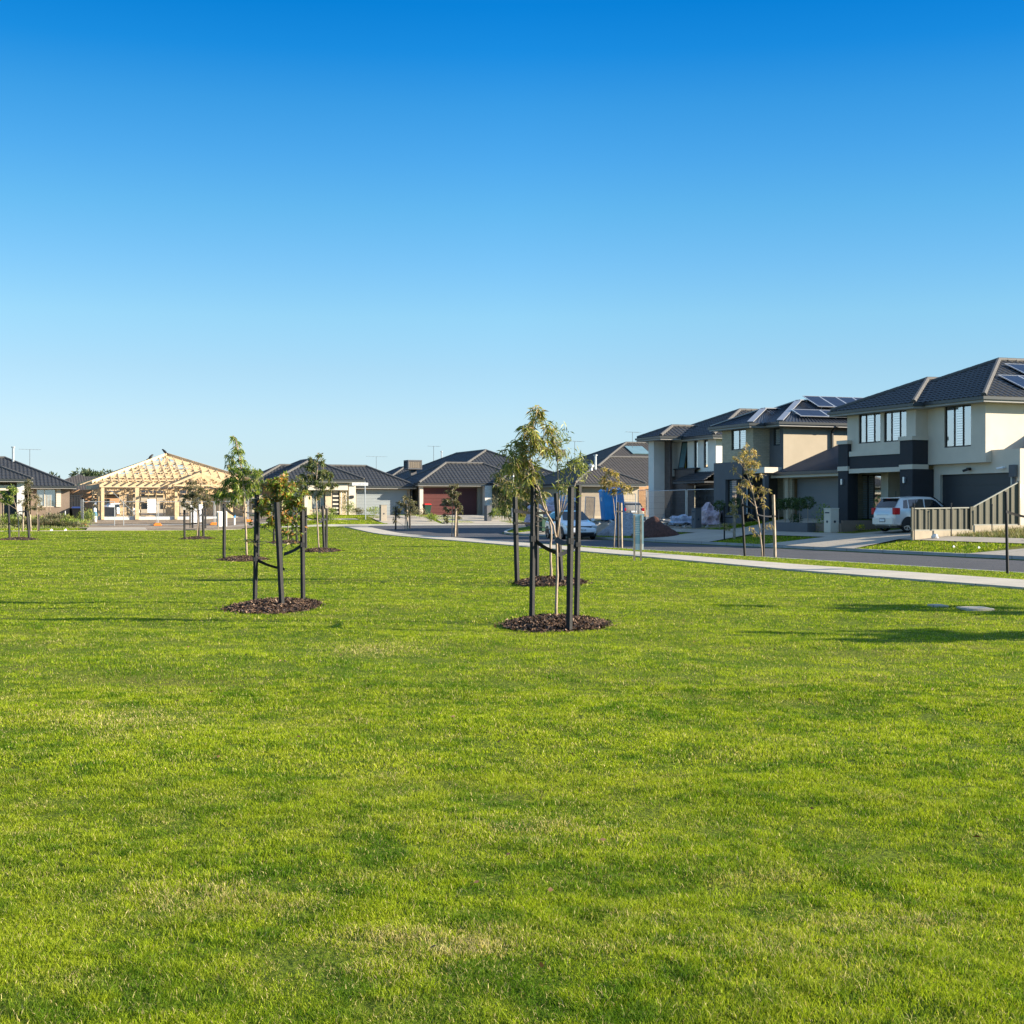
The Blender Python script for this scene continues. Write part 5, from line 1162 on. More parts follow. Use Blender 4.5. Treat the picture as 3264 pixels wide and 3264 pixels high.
young_tree(x, y, .03, [(0, 0), (.05, .9), (.0, 1.6), (-.05, 2.0), (-.2, 2.9)], B(1957, 1743, 123/1.5, (1928, 1492, .16), (1945, 1505, .22), (1965, 1508, .18), (1925, 1530, .22), (1950, 1545, .26), (1975, 1540, .2), (1992, 1555, .24), (2008, 1562, .16), (1930, 1560, .22), (1962, 1570, .22), (1915, 1540, .12)),
  'slim golden leaved young tree in front of the blue portable toilet', GOLD, 1300, .13, .03, 111, .025, droop=.8)
stk(1971, 1742, 1601, 1970, 'front stake of the golden tree by the sign', w=.065, ties=[(1.4, x, y, 1.4, .06)]); stk(1982, 1741, 1603, 1980, 'right stake of the golden tree by the sign', w=.065, m='stakepale', ties=[(1.38, x, y, 1.4, .05)])
x, y = on_z(2430, 1773); s12 = 153/1.5
young_tree(x, y, .03, [(0, 0), (-.08, .8), (-.2, 1.5), (-.33, 2.1), (-.5, 2.6), (-.62, 3.1)],
  B(2430, 1773, s12, (2378, 1425, .16), (2392, 1442, .22), (2362, 1455, .24), (2405, 1448, .14), (2352, 1470, .18), (2385, 1478, .28), (2408, 1488, .2), (2390, 1508, .22), (2340, 1500, .13), (2370, 1545, .24), (2358, 1560, .2), (2400, 1560, .16), (2425, 1562, .16), (2442, 1568, .12), (2380, 1590, .14), (2425, 1590, .12), (2430, 1615, .12), (2392, 1645, .09), (2405, 1700, .12), (2395, 1690, .1), (2452, 1682, .12), (2418, 1520, .12)),
  'leaning golden young gum tree in front of the tan brick house', GOLD, 1600, .10, .022, 121, .028, droop=.7)
xy = (x, y)
stk(2375, 1772, 1590, 2364, 'dark left stake of the leaning golden tree', w=.06, ties=[(1.62, x-.25, y, 1.5, .08)]); stk(2434, 1770, 1575, 2433, 'middle stake of the leaning golden tree', w=.06); stk(2471, 1772, 1577, 2465, 'pale right stake of the leaning golden tree', w=.075, m='stakepale', ties=[(1.25, x-.15, y, 1.3, .05)])
# ---- right edge tree (its trunk just outside the frame) and two park trees beyond the frame whose shadows cross the lawn
x, y = on_z(3335, 1822)
young_tree(x, y, .0, [(0, 0), (.02, .9), (.05, 1.7), (.0, 2.6)], [(.0, 2.5, .3), (-.2, 2.1, .3), (.25, 2.1, .3), (.05, 1.8, .3), (-.35, .55, .12), (-.42, .35, .1), (-.45, .75, .08)],
  'young tree at the right frame edge showing only a few low twigs', GREY, 1500, .11, .025, 131, .025, droop=.5)
stk(3212, 1827, 1567, 3206, 'dark stake at the right edge with a black tie', z=.0, w=.054, ties=[(1.42, x, y, 1.25, .06)])
for i, (r, d_, ang, h_) in enumerate(((11.5, 20.6, 0, 3.1), (10.6, 15.9, 0, 2.9))):
    P0 = Rv*r + Fv*d_
    young_tree(P0[0], P0[1], 0, [(0, 0), (.02, 1.0), (.05, 1.8), (.0, h_)], [(.0, h_-.2, .3, .3), (-.3, 2.3, .35, -.5), (.3, 2.4, .35, .1), (.0, 2.0, .4, -.3), (.4, 1.7, .3, .5), (-.4, 1.8, .3, .6), (0, 2.1, .4, .8), (.1, 1.4, .3, -.7), (-.5, 1.8, .3, .2), (.55, 1.9, .3, -.9), (-.1, 1.6, .25, .1)],
      ['young tree beyond the right edge of the lawn, the farther one', 'young tree beyond the right edge of the lawn, the nearer one'][i], OLIVE, 5200, .14, .038, 141+i, .03, group='young trees beyond the right edge')
    for k in range(3):
        a = 2.1*k + i; stake(P0[0]+.45*math.cos(a), P0[1]+.45*math.sin(a), 0, 1.8, f'stake of the {["farther", "nearer"][i]} tree beyond the right edge, {["east", "north", "south"][k]} side', w=.06)
# verge tree across the road
Y_, d_ = on_x(2338, 31.3); zz = Tz(31.3, Y_)
young_tree(31.3, Y_, zz, [(0, 0), (-.02, .9), (-.02, 1.6)], [(-.05, 1.45, .2), (.08, 1.3, .16), (-.1, 1.2, .18), (-.35, .62, .13), (.12, 1.05, .12), (-.28, .5, .12)],
  'small sapling on the shaded verge across the road, left of the leaning golden tree', GOLD, 500, .1, .025, 151, .015, droop=.7)
stake(31.6, YX(2338, 31.6)-.1, Tz(31.6, Y_), 1.55, 'reddish stake of the verge sapling', w=.06, m='stakepale'); stake(31.2, YX(2309, 31.2), Tz(31.2, YX(2309, 31.2)), 1.5, 'dark stake left of the verge sapling', w=.05, ties=[(1.0, 31.3, Y_, zz+1.0, .05)])

# ------------------------------------------------------------------ shrubs and garden plants
def bush(x, y, r, h, label, pal, n=350, L=.12, Wd=.03, seed=1, group='garden shrubs', up=.9, name='shrub', stem=False, cat='shrub'):
    g = np.random.default_rng(seed); z = Tz(x, y)
    v = g.normal(size=(n, 3)); v /= np.linalg.norm(v, axis=1, keepdims=True); v *= (g.random((n, 1))**.4); P = v*np.array([r, r, h*.5]) + np.array([0, 0, h*.5]); P[:, 2] = P[:, 2].clip(.0)
    D = v + np.array([0, 0, up]) + g.normal(size=(n, 3))*.5
    V, F, C = leaf_cloud(P, D, L*(.5+g.random(n)), Wd*(.6+.8*g.random(n)), pick_cols(g, n, pal), .2, seed)
    o = np_mesh(name, V, [F], M['shrubby'], C); o.location = (x, y, z); return tag(o, label, cat, group)
for i, (px, Y, r, h, nm, pal) in enumerate(((1012, 99.2, .5, .8, 'spiky yellow green strappy plant left of the portico tree trunk', GREEN), (1053, 98.9, .6, .7, 'strappy green plant by the end of the park path', GREEN), (1115, 110, .55, 1.15, 'upright green shrub at the foot of the portico column', GREEN),
     (1060, 110.0, .4, .6, 'low green tuft before the dark front door', GREEN), (1143, 109, .6, .6, 'round grey green shrub right of the portico column', GREY), (1192, 108, .7, .7, 'feathery green shrub beside the street sign pole', GREEN), (1330, 104, 1.0, .7, 'brown green shrub left of the red lidded bin', GREY), (1377, 100.5, .4, .55, 'small green tuft on the maroon house kerb garden', GREEN),
     (1586, 104, .9, 1.9, 'tall loose shrub right of the stone column', GREY), (1565, 103, .5, .8, 'low shrub at the base of the stone column', GREEN), (1597, 102.5, .8, .9, 'sprawling shrub beside the tall loose shrub', GREEN), (960, 98.6, .6, .6, 'green tuft among the stakes left of the portico tree', GREEN), (1098, 110.6, .35, 2.0, 'slender potted conifer between two white canes by the front door', GREY))):
    x_ = XY(px, Y); bush(x_, Y, r, h, nm, pal, 420, .16, .035, 200+i, up=1.2)
for i, (px, Y, r, h, pal) in enumerate(((20, 108.3, 1.4, 1.1, GREEN), (45, 107.0, 1.0, .9, GREEN), (75, 106.5, .9, .8, GREY), (112, 107.4, 1.1, 1.0, GREEN), (140, 106.2, 1.2, .9, GREY), (165, 107.5, .9, 1.3, GREY), (182, 107.4, .9, 1.25, GREY), (160, 106.3, 1.1, .7, GREY), (190, 106.1, .9, .6, GREY), (205, 107.9, .8, 1.1, GREEN), (222, 106.0, 1.2, .8, GREEN), (245, 106.0, 1.2, .7, GREEN), (278, 109.0, .8, 1.6, GREEN), (120, 106.1, .9, .6, GREY), (238, 105.0, .9, .45, GREY))):
    bush(XY(px, Y), Y, r, h*.62, ['large green bush at the far left of the brown house garden', 'green bush under the dark left garage door', 'grey bush before the stone pillar', 'green bush under the wide window', 'grey bush under the window sill', 'tall grey stalks under the window', 'tall grey stalks right of the window', 'dry grey bush at the front of the garden bed', 'dry bush below the pale cladding', 'leafy bush at the corner of the brown house', 'bright green bush at the right corner of the brown house', 'bright green bush below the dark gate', 'leafy weed bush at the fence corner beside the timber frame', 'low dry bush in front of the brown wall', 'lowest dry bush by the orange block'][i], pal, 500, .2, .04, 230+i, up=1.5)
# canes
for i, (px, Y, h) in enumerate(((1088, 110.5, 1.9), (1104, 110.5, 1.9), (149, 110.5, 2.0), (160, 110.5, 2.0), (11, 108.5, 1.9), (208, 109.5, .9))):
    x_ = XY(px, Y); c = MB(); c.tube([(0, 0, -.05), (0, 0, h)], .025 if i < 2 else .03, 5); o = c.build('garden_cane', M['white2' if i < 2 or i == 5 else 'stakepale']); o.location = (x_, Y, Tz(x_, Y))
    tag(o, ['left white cane beside the slender conifer', 'right white cane beside the slender conifer', 'left cane before the wide window of the brown house', 'right cane before the wide window of the brown house', 'cane at the far left garden edge', 'short white post in the brown house garden'][i], 'cane', 'thin garden canes')
# topiary standards and pots before the grey garage
for i, (px, X, hgt, r) in enumerate(((2294, 34.8, 1.15, .3), (2345, 35.2, 1.25, .3), (2482, 34.9, 1.2, .27), (2503, 34.9, 1.22, .27), (2527, 34.9, 1.25, .3), (2549, 34.9, 1.2, .32), (2575, 34.9, 1.28, .32))):
    Y_ = YX(px, X); z = Tz(X, Y_); e = empty('topiary_tree', (X, Y_, z), ['ball topiary left of the tall portal window', 'ball topiary below the tall portal window', 'first ball topiary of the garage row', 'second ball topiary of the garage row', 'third ball topiary of the garage row', 'fourth ball topiary of the garage row', 'last ball topiary of the garage row'][i] + (', on a thin stem' if i < 2 else ', counted from the pale pier'), 'topiary', 'ball topiaries in front of the tan brick house')
    t = MB(); t.tube([(0, 0, -.05), (0, 0, hgt-.1)], .018, 5); t.build('trunk', M['bark'], e)
    g = np.random.default_rng(300+i); n = 600; v = g.normal(size=(n, 3)); v /= np.linalg.norm(v, axis=1, keepdims=True); P = v*r*(.55+.45*g.random((n, 1)))*np.array([1, 1, .85]); D = v + g.normal(size=(n, 3))*.6
    V, F, C = leaf_cloud(P + np.array([0, 0, hgt]), D, .07+.04*g.random(n), .035+0*P[:, 0], pick_cols(g, n, [(.05, .09, .025), (.035, .065, .02), (.08, .12, .03)]), .1, i)
    np_mesh('crown', V, [F], M['leafdark'], C, e)
bush(34.9, YX(2624, 34.9), .5, 1.2, 'loose shrub behind the grey letterbox', GREEN, 420, .1, .035, 320)
for i, px in enumerate((2529, 2545)):
    Y_ = YX(px, 35.4); bush(35.4, Y_, .2, .75, f'{["left", "right"][i]} dark column shrub between the topiaries', [(.03, .06, .02), (.05, .09, .02)], 420, .06, .03, 325+i, group='dark column shrubs')
# planter bed wall + garden lawn
Ya, Yb = YX(2578, 34.45), YX(2470, 34.45); p = MB(); p.box(34.38, 34.5, Ya, Yb, .2, Tz(34.45, 60)+.42); p.box(34.5, 37.6, Ya, Ya+.1, .2, Tz(34.45, 60)+.42)
tag(p.build('planter_wall', M['slate']), 'dark low planter wall in front of the ball topiaries', 'planter wall')
p = MB(); p.box(34.9, 37.4, 51.0, 51.12, .3, .98); p.box(34.8, 34.92, 51.0, 54.4, .3, .85); tag(p.build('garden_edging', M['brown']), 'low timber edging of the small garden beside the silver car', 'edging')
bush(35.6, YX(2743, 35.6), .22, .3, 'small yellow flowering plant left of the silver car', [(.7, .55, .03), (.3, .3, .04), (.12, .2, .03)], 160, .05, .04, 330)
young_tree(36.3, YX(2795, 36.3), .6, [(0, 0), (.02, .7), (.0, 1.3)], [(0, 1.25, .14), (-.1, 1.05, .1), (.1, 1.4, .1)], 'thin sapling in front of the big glass door, left of the silver car', GREEN, 160, .08, .02, 335, .02, group='garden saplings')

# ------------------------------------------------------------------ colorbond fence, right
def sheet_fence(name, a, b, za, ha, hb, label, base=.18):
    """profiled steel sheets between posts, from a to b with heights ha..hb"""
    a = np.array(a, float); b = np.array(b, float); L = np.linalg.norm(b-a); t = (b-a)/L; q = np.array([-t[1], t[0]])
    e = empty(name, (a[0], a[1], za), label, 'fence')
    n = int(L/.06); prof = [0, .03, .03, .0, 0, 0]; mb = MB()
    for i in range(n+1):
        s = L*i/n; d = [0, 0, .04, .04, .04][i % 5]; h = ha + (hb-ha)*s/L; P = a + t*s + q*d
        for dd in (0, .004): mb.v += [(P[0]+q[0]*dd, P[1]+q[1]*dd, za+base), (P[0]+q[0]*dd, P[1]+q[1]*dd, za+h)]
    for i in range(n):
        k = i*4; m2 = k+4; mb.f += [(k, m2, m2+1, k+1), (k+2, k+3, m2+3, m2+2)]
    W(mb, 'infill', M['fence'], e)
    c = MB(); A = (a[0]+q[0]*.02, a[1]+q[1]*.02, za+ha+.01); B_ = (b[0]+q[0]*.02, b[1]+q[1]*.02, za+hb+.01); c.bar(A, B_, .06, .045); W(c, 'top_rail', M['fencecap'], e)
    c = MB(); c.bar((a[0]+q[0]*.02, a[1]+q[1]*.02, za+base), (b[0]+q[0]*.02, b[1]+q[1]*.02, za+base), .06, .045); W(c, 'bottom_rail', M['fencecap'], e)
    for P, h in ((a, ha), (b, hb)):
        c = MB(); c.box(P[0]-.035, P[0]+.035, P[1]-.035, P[1]+.035, za-.25, za+h+.05); W(c, 'fence_post', M['fence'], e)
    return e
# the fence runs up the side boundary from the footpath to the garage wing
Yf = 43.55
fx0, d0 = on_y(2907, Yf); fx1, d1 = on_y(3097, Yf); fx2, d2 = on_y(3248, Yf)
z0 = zat(1690, d0); sheet_fence('fence', (fx0, Yf), (fx1-.04, Yf), z0, zat(1622, d0)-z0, zat(1619, d1)-z0, 'low profiled steel fence panel beside the silver car', base=.0)
z1 = zat(1673, d1); sheet_fence('fence', (fx1+.04, Yf), (fx2, Yf), z1, zat(1618, d1)-z1, zat(1537, d2)-z1, 'tall raked profiled steel fence panel rising to the garage wall', base=.0)
p = MB(); p.box(fx0, fx1, Yf-.05, Yf+.05, z0-.6, z0-.02); p.box(fx1+.0, fx2+.1, Yf-.05+.003, Yf+.05-.003, z1-.6, z1-.02)
tag(p.build('plinth', M['limestone']), 'pale limestone plinth under the steel fence', 'plinth')
for i, (px, X, pt, lb) in enumerate(((2914, 35.2, 1610, 'thin marker rod at the left end of the steel fence'), (3032, 35.6, 1608, 'thin marker rod before the low steel fence panel'), (3162, 36.4, 1612, 'thin marker rod before the raked steel fence panel'))):
    Y_, d_ = on_x(px, X); Y_ = min(Y_, 43.2); X_, d_ = on_y(px, Y_); z = Tz(X_, Y_); c = MB(); c.tube([(0, 0, -.1), (0, 0, zat(pt, d_)-z)], .022, 6); c.tube([(0, 0, zat(pt, d_)-z), (0, 0, zat(pt, d_)-z+.06)], .035, 6)
    o = c.build('marker_rod', M['fencedark']); o.location = (X_, Y_, z); tag(o, lb, 'marker rod', 'thin marker rods along the weedy lot')
def rock(x, y, s, label, m='stone', seed=0, name='rock'):
    g = random.Random(seed); mb = bmesh.new(); bmesh.ops.create_icosphere(mb, subdivisions=2, radius=1)
    for v in mb.verts: v.co *= (1+g.uniform(-.18, .18)); v.co.x *= s; v.co.y *= s*.8; v.co.z *= s*.75
    me = bpy.data.meshes.new(name); mb.to_mesh(me); mb.free(); me.materials.append(M[m]); o = bpy.data.objects.new(name, me); COL.objects.link(o); o.location = (x, y, Tz(x, y)+s*.4); o.rotation_euler = (g.random(), g.random(), g.random()*3)
    return tag(o, label, 'rock')
rock(*on_y(2980, 43.1)[:1], 43.1, .14, 'grey rock at the foot of the low steel fence panel', seed=1)

# ------------------------------------------------------------------ cars
def car(label, loc, rz, L, Wd, H, mbody, st, wheel_r, axles, front, rear, glass_side, screen, backlight, group=None, plate=None, cat='car', textp=None):
    """st: rows (x, zlow, zbelt, ztop, half width at belt, half width at roof); x from rear (-L/2) to front"""
    e = empty('car', loc, label, cat, group, rz); e.scale = (.96, .88, .95) if mbody == 'carsilver' and group is None else (1, 1, 1)
    st = np.array(st, float)
    def row(x):
        r = [np.interp(x, st[:, 0], st[:, k]) for k in range(1, 6)]; zl, zb, zt, wb, wr = r
        pts = [(0, zl), (wb*.86, zl), (wb*.97, zl+.07), (wb*1.0, zl+(zb-zl)*.45), (wb*.985, zb-.10), (wb*.955, zb), (wr+(wb*.955-wr)*.06, zt-.07 if zt-zb > .15 else zb+(zt-zb)*.5), (wr*.93, zt-.02 if zt-zb > .15 else zb+(zt-zb)*.75), (wr*.5, zt), (0, zt+.012)]
        return pts
    xs = np.unique(np.concatenate([st[:, 0], np.linspace(st[0, 0], st[-1, 0], 34)])); rows = []
    for x in xs:
        p = row(x); rows.append([(x, -a, z) for a, z in p[::-1]][:-1] + [(x, a, z) for a, z in p])
    m = MB(); n = len(rows[0])
    for r in rows: m.v += r
    for i in range(len(rows)-1):
        for k in range(n): m.f.append((i*n+k, i*n+(k+1) % n, (i+1)*n+(k+1) % n, (i+1)*n+k))
    m.f += [tuple(range(n)), tuple((len(rows)-1)*n+k for k in range(n))]
    bo = m.build('body', M[mbody], e, smooth=True)
    ed = bo.modifiers.new('split', 'EDGE_SPLIT'); ed.split_angle = R(38)
    def side_pt(x, f, s, off=.012):      # f 0 belt .. 1 roof edge
        p = row(x); (a0, z0_), (a1, z1_) = p[5], p[6]; a = a0+(a1-a0)*f; return (x, s*(a+off), z0_+(z1_-z0_)*f)
    for s in (-1, 1):
        for (xa, xb, xc, xd, lab) in glass_side:      # bottom xa..xb, top xc..xd
            g = MB(); N = 6
            for i in range(N):
                u0, u1 = i/N, (i+1)/N
                q = [side_pt(xa+(xb-xa)*u0, .08, s), side_pt(xa+(xb-xa)*u1, .08, s), side_pt(xc+(xd-xc)*u1, .9, s), side_pt(xc+(xd-xc)*u0, .9, s)]; g.quad(*q)
            g.build('side_window', M['carglass'], e)
    def across(x0, z0_, w0, x1, z1_, w1, off, name, m_):
        g = MB(); N = 6; dx = (z1_-z0_); dz = -(x1-x0); l = math.hypot(dx, dz); ox, oz = abs(dx)/l*abs(off), abs(dz)/l*abs(off)
        for i in range(N):
            a, b = -1+2*i/N, -1+2*(i+1)/N; bow = lambda t: .03*(1-t*t)*(1 if off > 0 else -1)
            g.quad((x0+ox*(1 if off > 0 else -1)+bow(a), a*w0, z0_+oz), (x0+ox*(1 if off > 0 else -1)+bow(b), b*w0, z0_+oz), (x1+ox*(1 if off > 0 else -1)+bow(b), b*w1, z1_+oz), (x1+ox*(1 if off > 0 else -1)+bow(a), a*w1, z1_+oz))
        return g.build(name, m_, e)
    across(*screen, .03, 'windscreen', M['carglass']); across(*backlight, -.03, 'rear_window', M['carglass'])
    for ax in axles:
        for s in (-1, 1):
            y_ = s*(Wd/2-.10); w = MB(); prof = [(wheel_r-.06, -.09), (wheel_r-.01, -.08), (wheel_r, -.05), (wheel_r, .05), (wheel_r-.01, .08), (wheel_r-.06, .09)]
            k = 24; vs_ = [(ax+r*math.cos(2*math.pi*j/k), y_+t, wheel_r+r*math.sin(2*math.pi*j/k)) for r, t in prof for j in range(k)]
            w.add(vs_, [(i*k+j, i*k+(j+1) % k, (i+1)*k+(j+1) % k, (i+1)*k+j) for i in range(len(prof)-1) for j in range(k)])
            wo_ = w.build('wheel', M['rubber'], e, smooth=True)
            r_ = MB(); r_.tube([(ax, y_+s*.05, wheel_r), (ax, y_+s*.07, wheel_r)], wheel_r*.2, 12)
            for j in range(7):
                a = 2*math.pi*j/7; r_.bar((ax, y_+s*.065, wheel_r), (ax+math.cos(a)*wheel_r*.72, y_+s*.065, wheel_r+math.sin(a)*wheel_r*.72), wheel_r*.17, .03, up=(0, 1, 0))
            vs_ = [(ax+rr*math.cos(2*math.pi*j/k), y_+s*.07, wheel_r+rr*math.sin(2*math.pi*j/k)) for rr in (wheel_r*.68, wheel_r*.76) for j in range(k)]; r_.add(vs_, [(j, (j+1) % k, k+(j+1) % k, k+j) for j in range(k)])
            r_.build('rim', M['rim'], wo_)
            ar = MB(); R0, R1 = wheel_r*.99, wheel_r+.055; yy = s*(row(ax)[3][0]+.006); vs_ = []
            for j in range(15):
                a = math.pi*(-.08+1.16*j/14); vs_ += [(ax+R0*math.cos(a)*0, yy-s*.0, wheel_r+R0*math.sin(a)*0), (ax+R1*math.cos(a), yy, wheel_r+R1*math.sin(a))]
            ar.add(vs_, [(2*j, 2*j+1, 2*j+3) for j in range(14)]); ar.build('wheel_arch', M['blackplastic'], e)
    for nm, ma, boxes in front + rear:
        for bx in boxes:
            g = MB(); g.box(*bx); g.build(nm, M[ma], e, bevel=.02 if min(bx[1]-bx[0], bx[3]-bx[2], bx[5]-bx[4]) > .06 else .004)
    if textp:
        t, x_, z_, face = textp; add_text(t, e, (x_, 0, z_), (R(90), 0, R(90) if face > 0 else R(-90)), .11, M['ink'], 'plate_text')
    return e
def add_text(txt, parent, loc, rot, size, m, name, ext=.001, align='CENTER', sx=1.0):
    cu = bpy.data.curves.new(name, 'FONT'); cu.body = txt; cu.size = size; cu.extrude = ext; cu.align_x = align; cu.align_y = 'CENTER'
    tmp = bpy.data.objects.new(name + '_c', cu); COL.objects.link(tmp); dg = bpy.context.evaluated_depsgraph_get()
    me = bpy.data.meshes.new_from_object(tmp.evaluated_get(dg)); bpy.data.objects.remove(tmp); bpy.data.curves.remove(cu)
    me.materials.clear(); me.materials.append(m); me.name = name
    o = bpy.data.objects.new(name, me); COL.objects.link(o); o.parent = parent; o.location = loc; o.rotation_euler = rot; o.scale = (sx, 1, 1); return o
# white hatchback on the far kerb, nose towards the camera
hatchW = [(-1.98, .42, .78, .90, .66, .45), (-1.93, .30, .86, 1.02, .76, .58), (-1.75, .24, .92, 1.22, .84, .60), (-1.5, .22, .94, 1.38, .87, .60), (-1.0, .2, .94, 1.45, .89, .61), (-.3, .2, .93, 1.47, .895, .62), (.25, .2, .92, 1.42, .89, .61), (.6, .2, .91, 1.24, .885, .62), (1.0, .2, .90, .985, .88, .70), (1.5, .22, .82, .90, .86, .60), (1.8, .25, .70, .80, .82, .5), (1.95, .28, .58, .70, .76, .45), (2.02, .34, .52, .60, .66, .4)]
x_, y_ = 29.25, 71.5
xw, dw = on_y(1818, y_)
car('white hatchback parked nose forward at the kerb behind the nearest tree', (29.2, YX(1818, 29.2), Tz(29.2, 71)+.02), R(-90-6), 4.0, 1.79, 1.47, 'carwhite', hatchW, .31, (-1.22, 1.24),
    [('headlight', 'lampclear', [(1.74, 1.97, .52, .80, .60, .73), (1.74, 1.97, -.80, -.52, .60, .73)]), ('grille', 'blackplastic', [(1.90, 2.0, -.5, .5, .61, .69)]), ('lower_grille', 'blackplastic', [(1.94, 2.035, -.62, .62, .26, .38)]), ('number_plate', 'plate', [(2.02, 2.045, -.2, .2, .44, .54)]), ('mirror', 'carwhite', [(.62, .78, .90, 1.06, .92, 1.06), (.62, .78, -1.06, -.90, .92, 1.06)]), ('skirt', 'blackplastic', [(-1.8, 1.9, -.78, .78, .16, .26)])],
    [('tail_light', 'lampred', [(-1.99, -1.86, .56, .76, .78, .92), (-1.99, -1.86, -.76, -.56, .78, .92)])],
    [(-.15, .78, -.1, .42, 'f'), (-1.15, -.22, -1.05, -.17, 'r'), (-1.6, -1.22, -1.45, -1.12, 'q')], (.98, .99, .72, .3, 1.40, .56), (-1.80, 1.0, .66, -1.48, 1.36, .56), textp=('WPZ·20', 2.05, .49, 1))
# silver hatchback reversing view, parked nose to the garage
swift = [(-1.90, .42, .62, .70, .50, .4), (-1.87, .32, .80, .90, .66, .56), (-1.79, .27, .93, 1.02, .77, .65), (-1.60, .24, .97, 1.24, .825, .62), (-1.42, .24, .97, 1.42, .835, .60), (-1.15, .22, .97, 1.47, .845, .60), (-.5, .2, .96, 1.51, .845, .61), (.2, .2, .95, 1.50, .845, .62), (.5, .2, .94, 1.40, .84, .61), (1.05, .2, .93, 1.02, .83, .66), (1.5, .24, .86, .92, .80, .6), (1.75, .3, .62, .76, .72, .5), (1.84, .36, .5, .62, .6, .4)]
cx, cd = 36.2, 0; cy = YX(2893, 36.2) - .68
car('silver hatchback parked facing the dark garage door beside the steel fence', (cx, cy, Tz(35.5, cy)+.03), R(4), 3.7, 1.69, 1.52, 'carsilver', swift, .30, (-1.2, 1.2),
    [('headlight', 'lampclear', [(1.5, 1.78, .5, .74, .66, .82), (1.5, 1.78, -.74, -.5, .66, .82)]), ('mirror', 'blackplastic', [(.55, .7, .86, 1.0, .95, 1.08), (.55, .7, -1.0, -.86, .95, 1.08)]), ('skirt', 'blackplastic', [(-1.7, 1.7, -.74, .74, .16, .27)])],
    [('tail_light', 'lampred', [(-1.87, -1.60, .62, .825, .74, 1.02), (-1.87, -1.60, -.825, -.62, .74, 1.02)]), ('number_plate_recess', 'blackplastic', [(-1.92, -1.90, -.2, .2, .42, .57)]), ('number_plate', 'plate', [(-1.93, -1.918, -.17, .17, .445, .545)]), ('boot_trim', 'rim', [(-1.90, -1.82, -.40, .40, .68, .75)]),
     ('spoiler', 'carsilver', [(-1.62, -1.36, -.54, .54, 1.42, 1.455)]), ('brake_light', 'lampred', [(-1.60, -1.56, -.12, .12, 1.395, 1.42)]), ('roof_aerial', 'blackplastic', [(-1.2, -1.18, -.01, .01, 1.5, 1.72)]), ('exhaust', 'rim', [(-1.86, -1.7, -.45, -.38, .24, .31)]), ('bumper_line', 'carsilver', [(-1.91, -1.75, -.70, .70, .32, .60)])],
    [(-.25, .78, -.2, .42, 'f'), (-1.1, -.32, -1.05, -.27, 'r'), (-1.42, -1.17, -1.3, -1.1, 'q')], (1.0, 1.02, .70, .42, 1.44, .56), (-1.76, 1.03, .66, -1.44, 1.40, .56))
# gold wagon in the brown-roofed house's driveway
wag = [(-2.2, .4, .8, .95, .7, .5), (-2.12, .3, .92, 1.1, .84, .62), (-1.9, .26, .98, 1.4, .9, .66), (-1.6, .24, 1.0, 1.52, .92, .67), (-.5, .24, 1.0, 1.58, .92, .68), (.4, .24, .98, 1.52, .92, .67), (1.0, .24, .96, 1.08, .9, .7), (1.8, .26, .9, .98, .88, .6), (2.15, .34, .6, .8, .8, .5), (2.25, .4, .5, .62, .66, .4)]
gx_, gd_ = on_y(1998, 99.5)
car('gold wagon parked in the driveway behind the mesh fence, right of the blue toilet', (gx_, 99.8, Tz(gx_, 99.5)+.03), R(82), 4.5, 1.85, 1.6, 'cargold', wag, .34, (-1.35, 1.4),
    [('headlight', 'lampclear', [(1.9, 2.2, .55, .84, .68, .84), (1.9, 2.2, -.84, -.55, .68, .84)]), ('mirror', 'cargold', [(.7, .86, .92, 1.08, 1.0, 1.14), (.7, .86, -1.08, -.92, 1.0, 1.14)]), ('skirt', 'blackplastic', [(-2, 2, -.8, .8, .18, .3)])],
    [('tail_light', 'lampred', [(-2.2, -2.0, .62, .87, .84, 1.06), (-2.2, -2.0, -.87, -.62, .84, 1.06)]), ('number_plate', 'plate', [(-2.235, -2.2, -.22, .22, .72, .86)]), ('bumper', 'cargold', [(-2.28, -2.05, -.86, .86, .4, .62)])],
    [(-.2, .85, -.15, .5, 'f'), (-1.3, -.28, -1.25, -.23, 'r'), (-1.85, -1.37, -1.7, -1.32, 'q')], (.98, 1.08, .74, .5, 1.5, .62), (-2.02, 1.1, .76, -1.86, 1.42, .62))
# distant cars seen left of and through the frame
for i, (px, Y, m_, lb, rz) in enumerate(((307, 150, 'carsilver', 'distant pale hatchback seen between the gate and the first timber post', 80), (385, 165, 'carwhite', 'distant white car seen low through the left bay of the timber frame', 20))):
    x_, d_ = on_y(px, Y); car(lb, (x_, Y, .62), R(rz), 4.0, 1.8, 1.5, m_, hatchW, .31, (-1.22, 1.24), [('headlight', 'lampclear', [(1.74, 1.97, .52, .80, .60, .73), (1.74, 1.97, -.80, -.52, .60, .73)])], [('tail_light', 'lampred', [(-1.99, -1.86, .56, .76, .78, .92), (-1.99, -1.86, -.76, -.56, .78, .92)])],
        [(-.15, .78, -.1, .42, 'f'), (-1.15, -.22, -1.05, -.17, 'r')], (.98, .99, .72, .3, 1.40, .56), (-1.80, 1.0, .66, -1.48, 1.36, .56), group='distant parked cars')

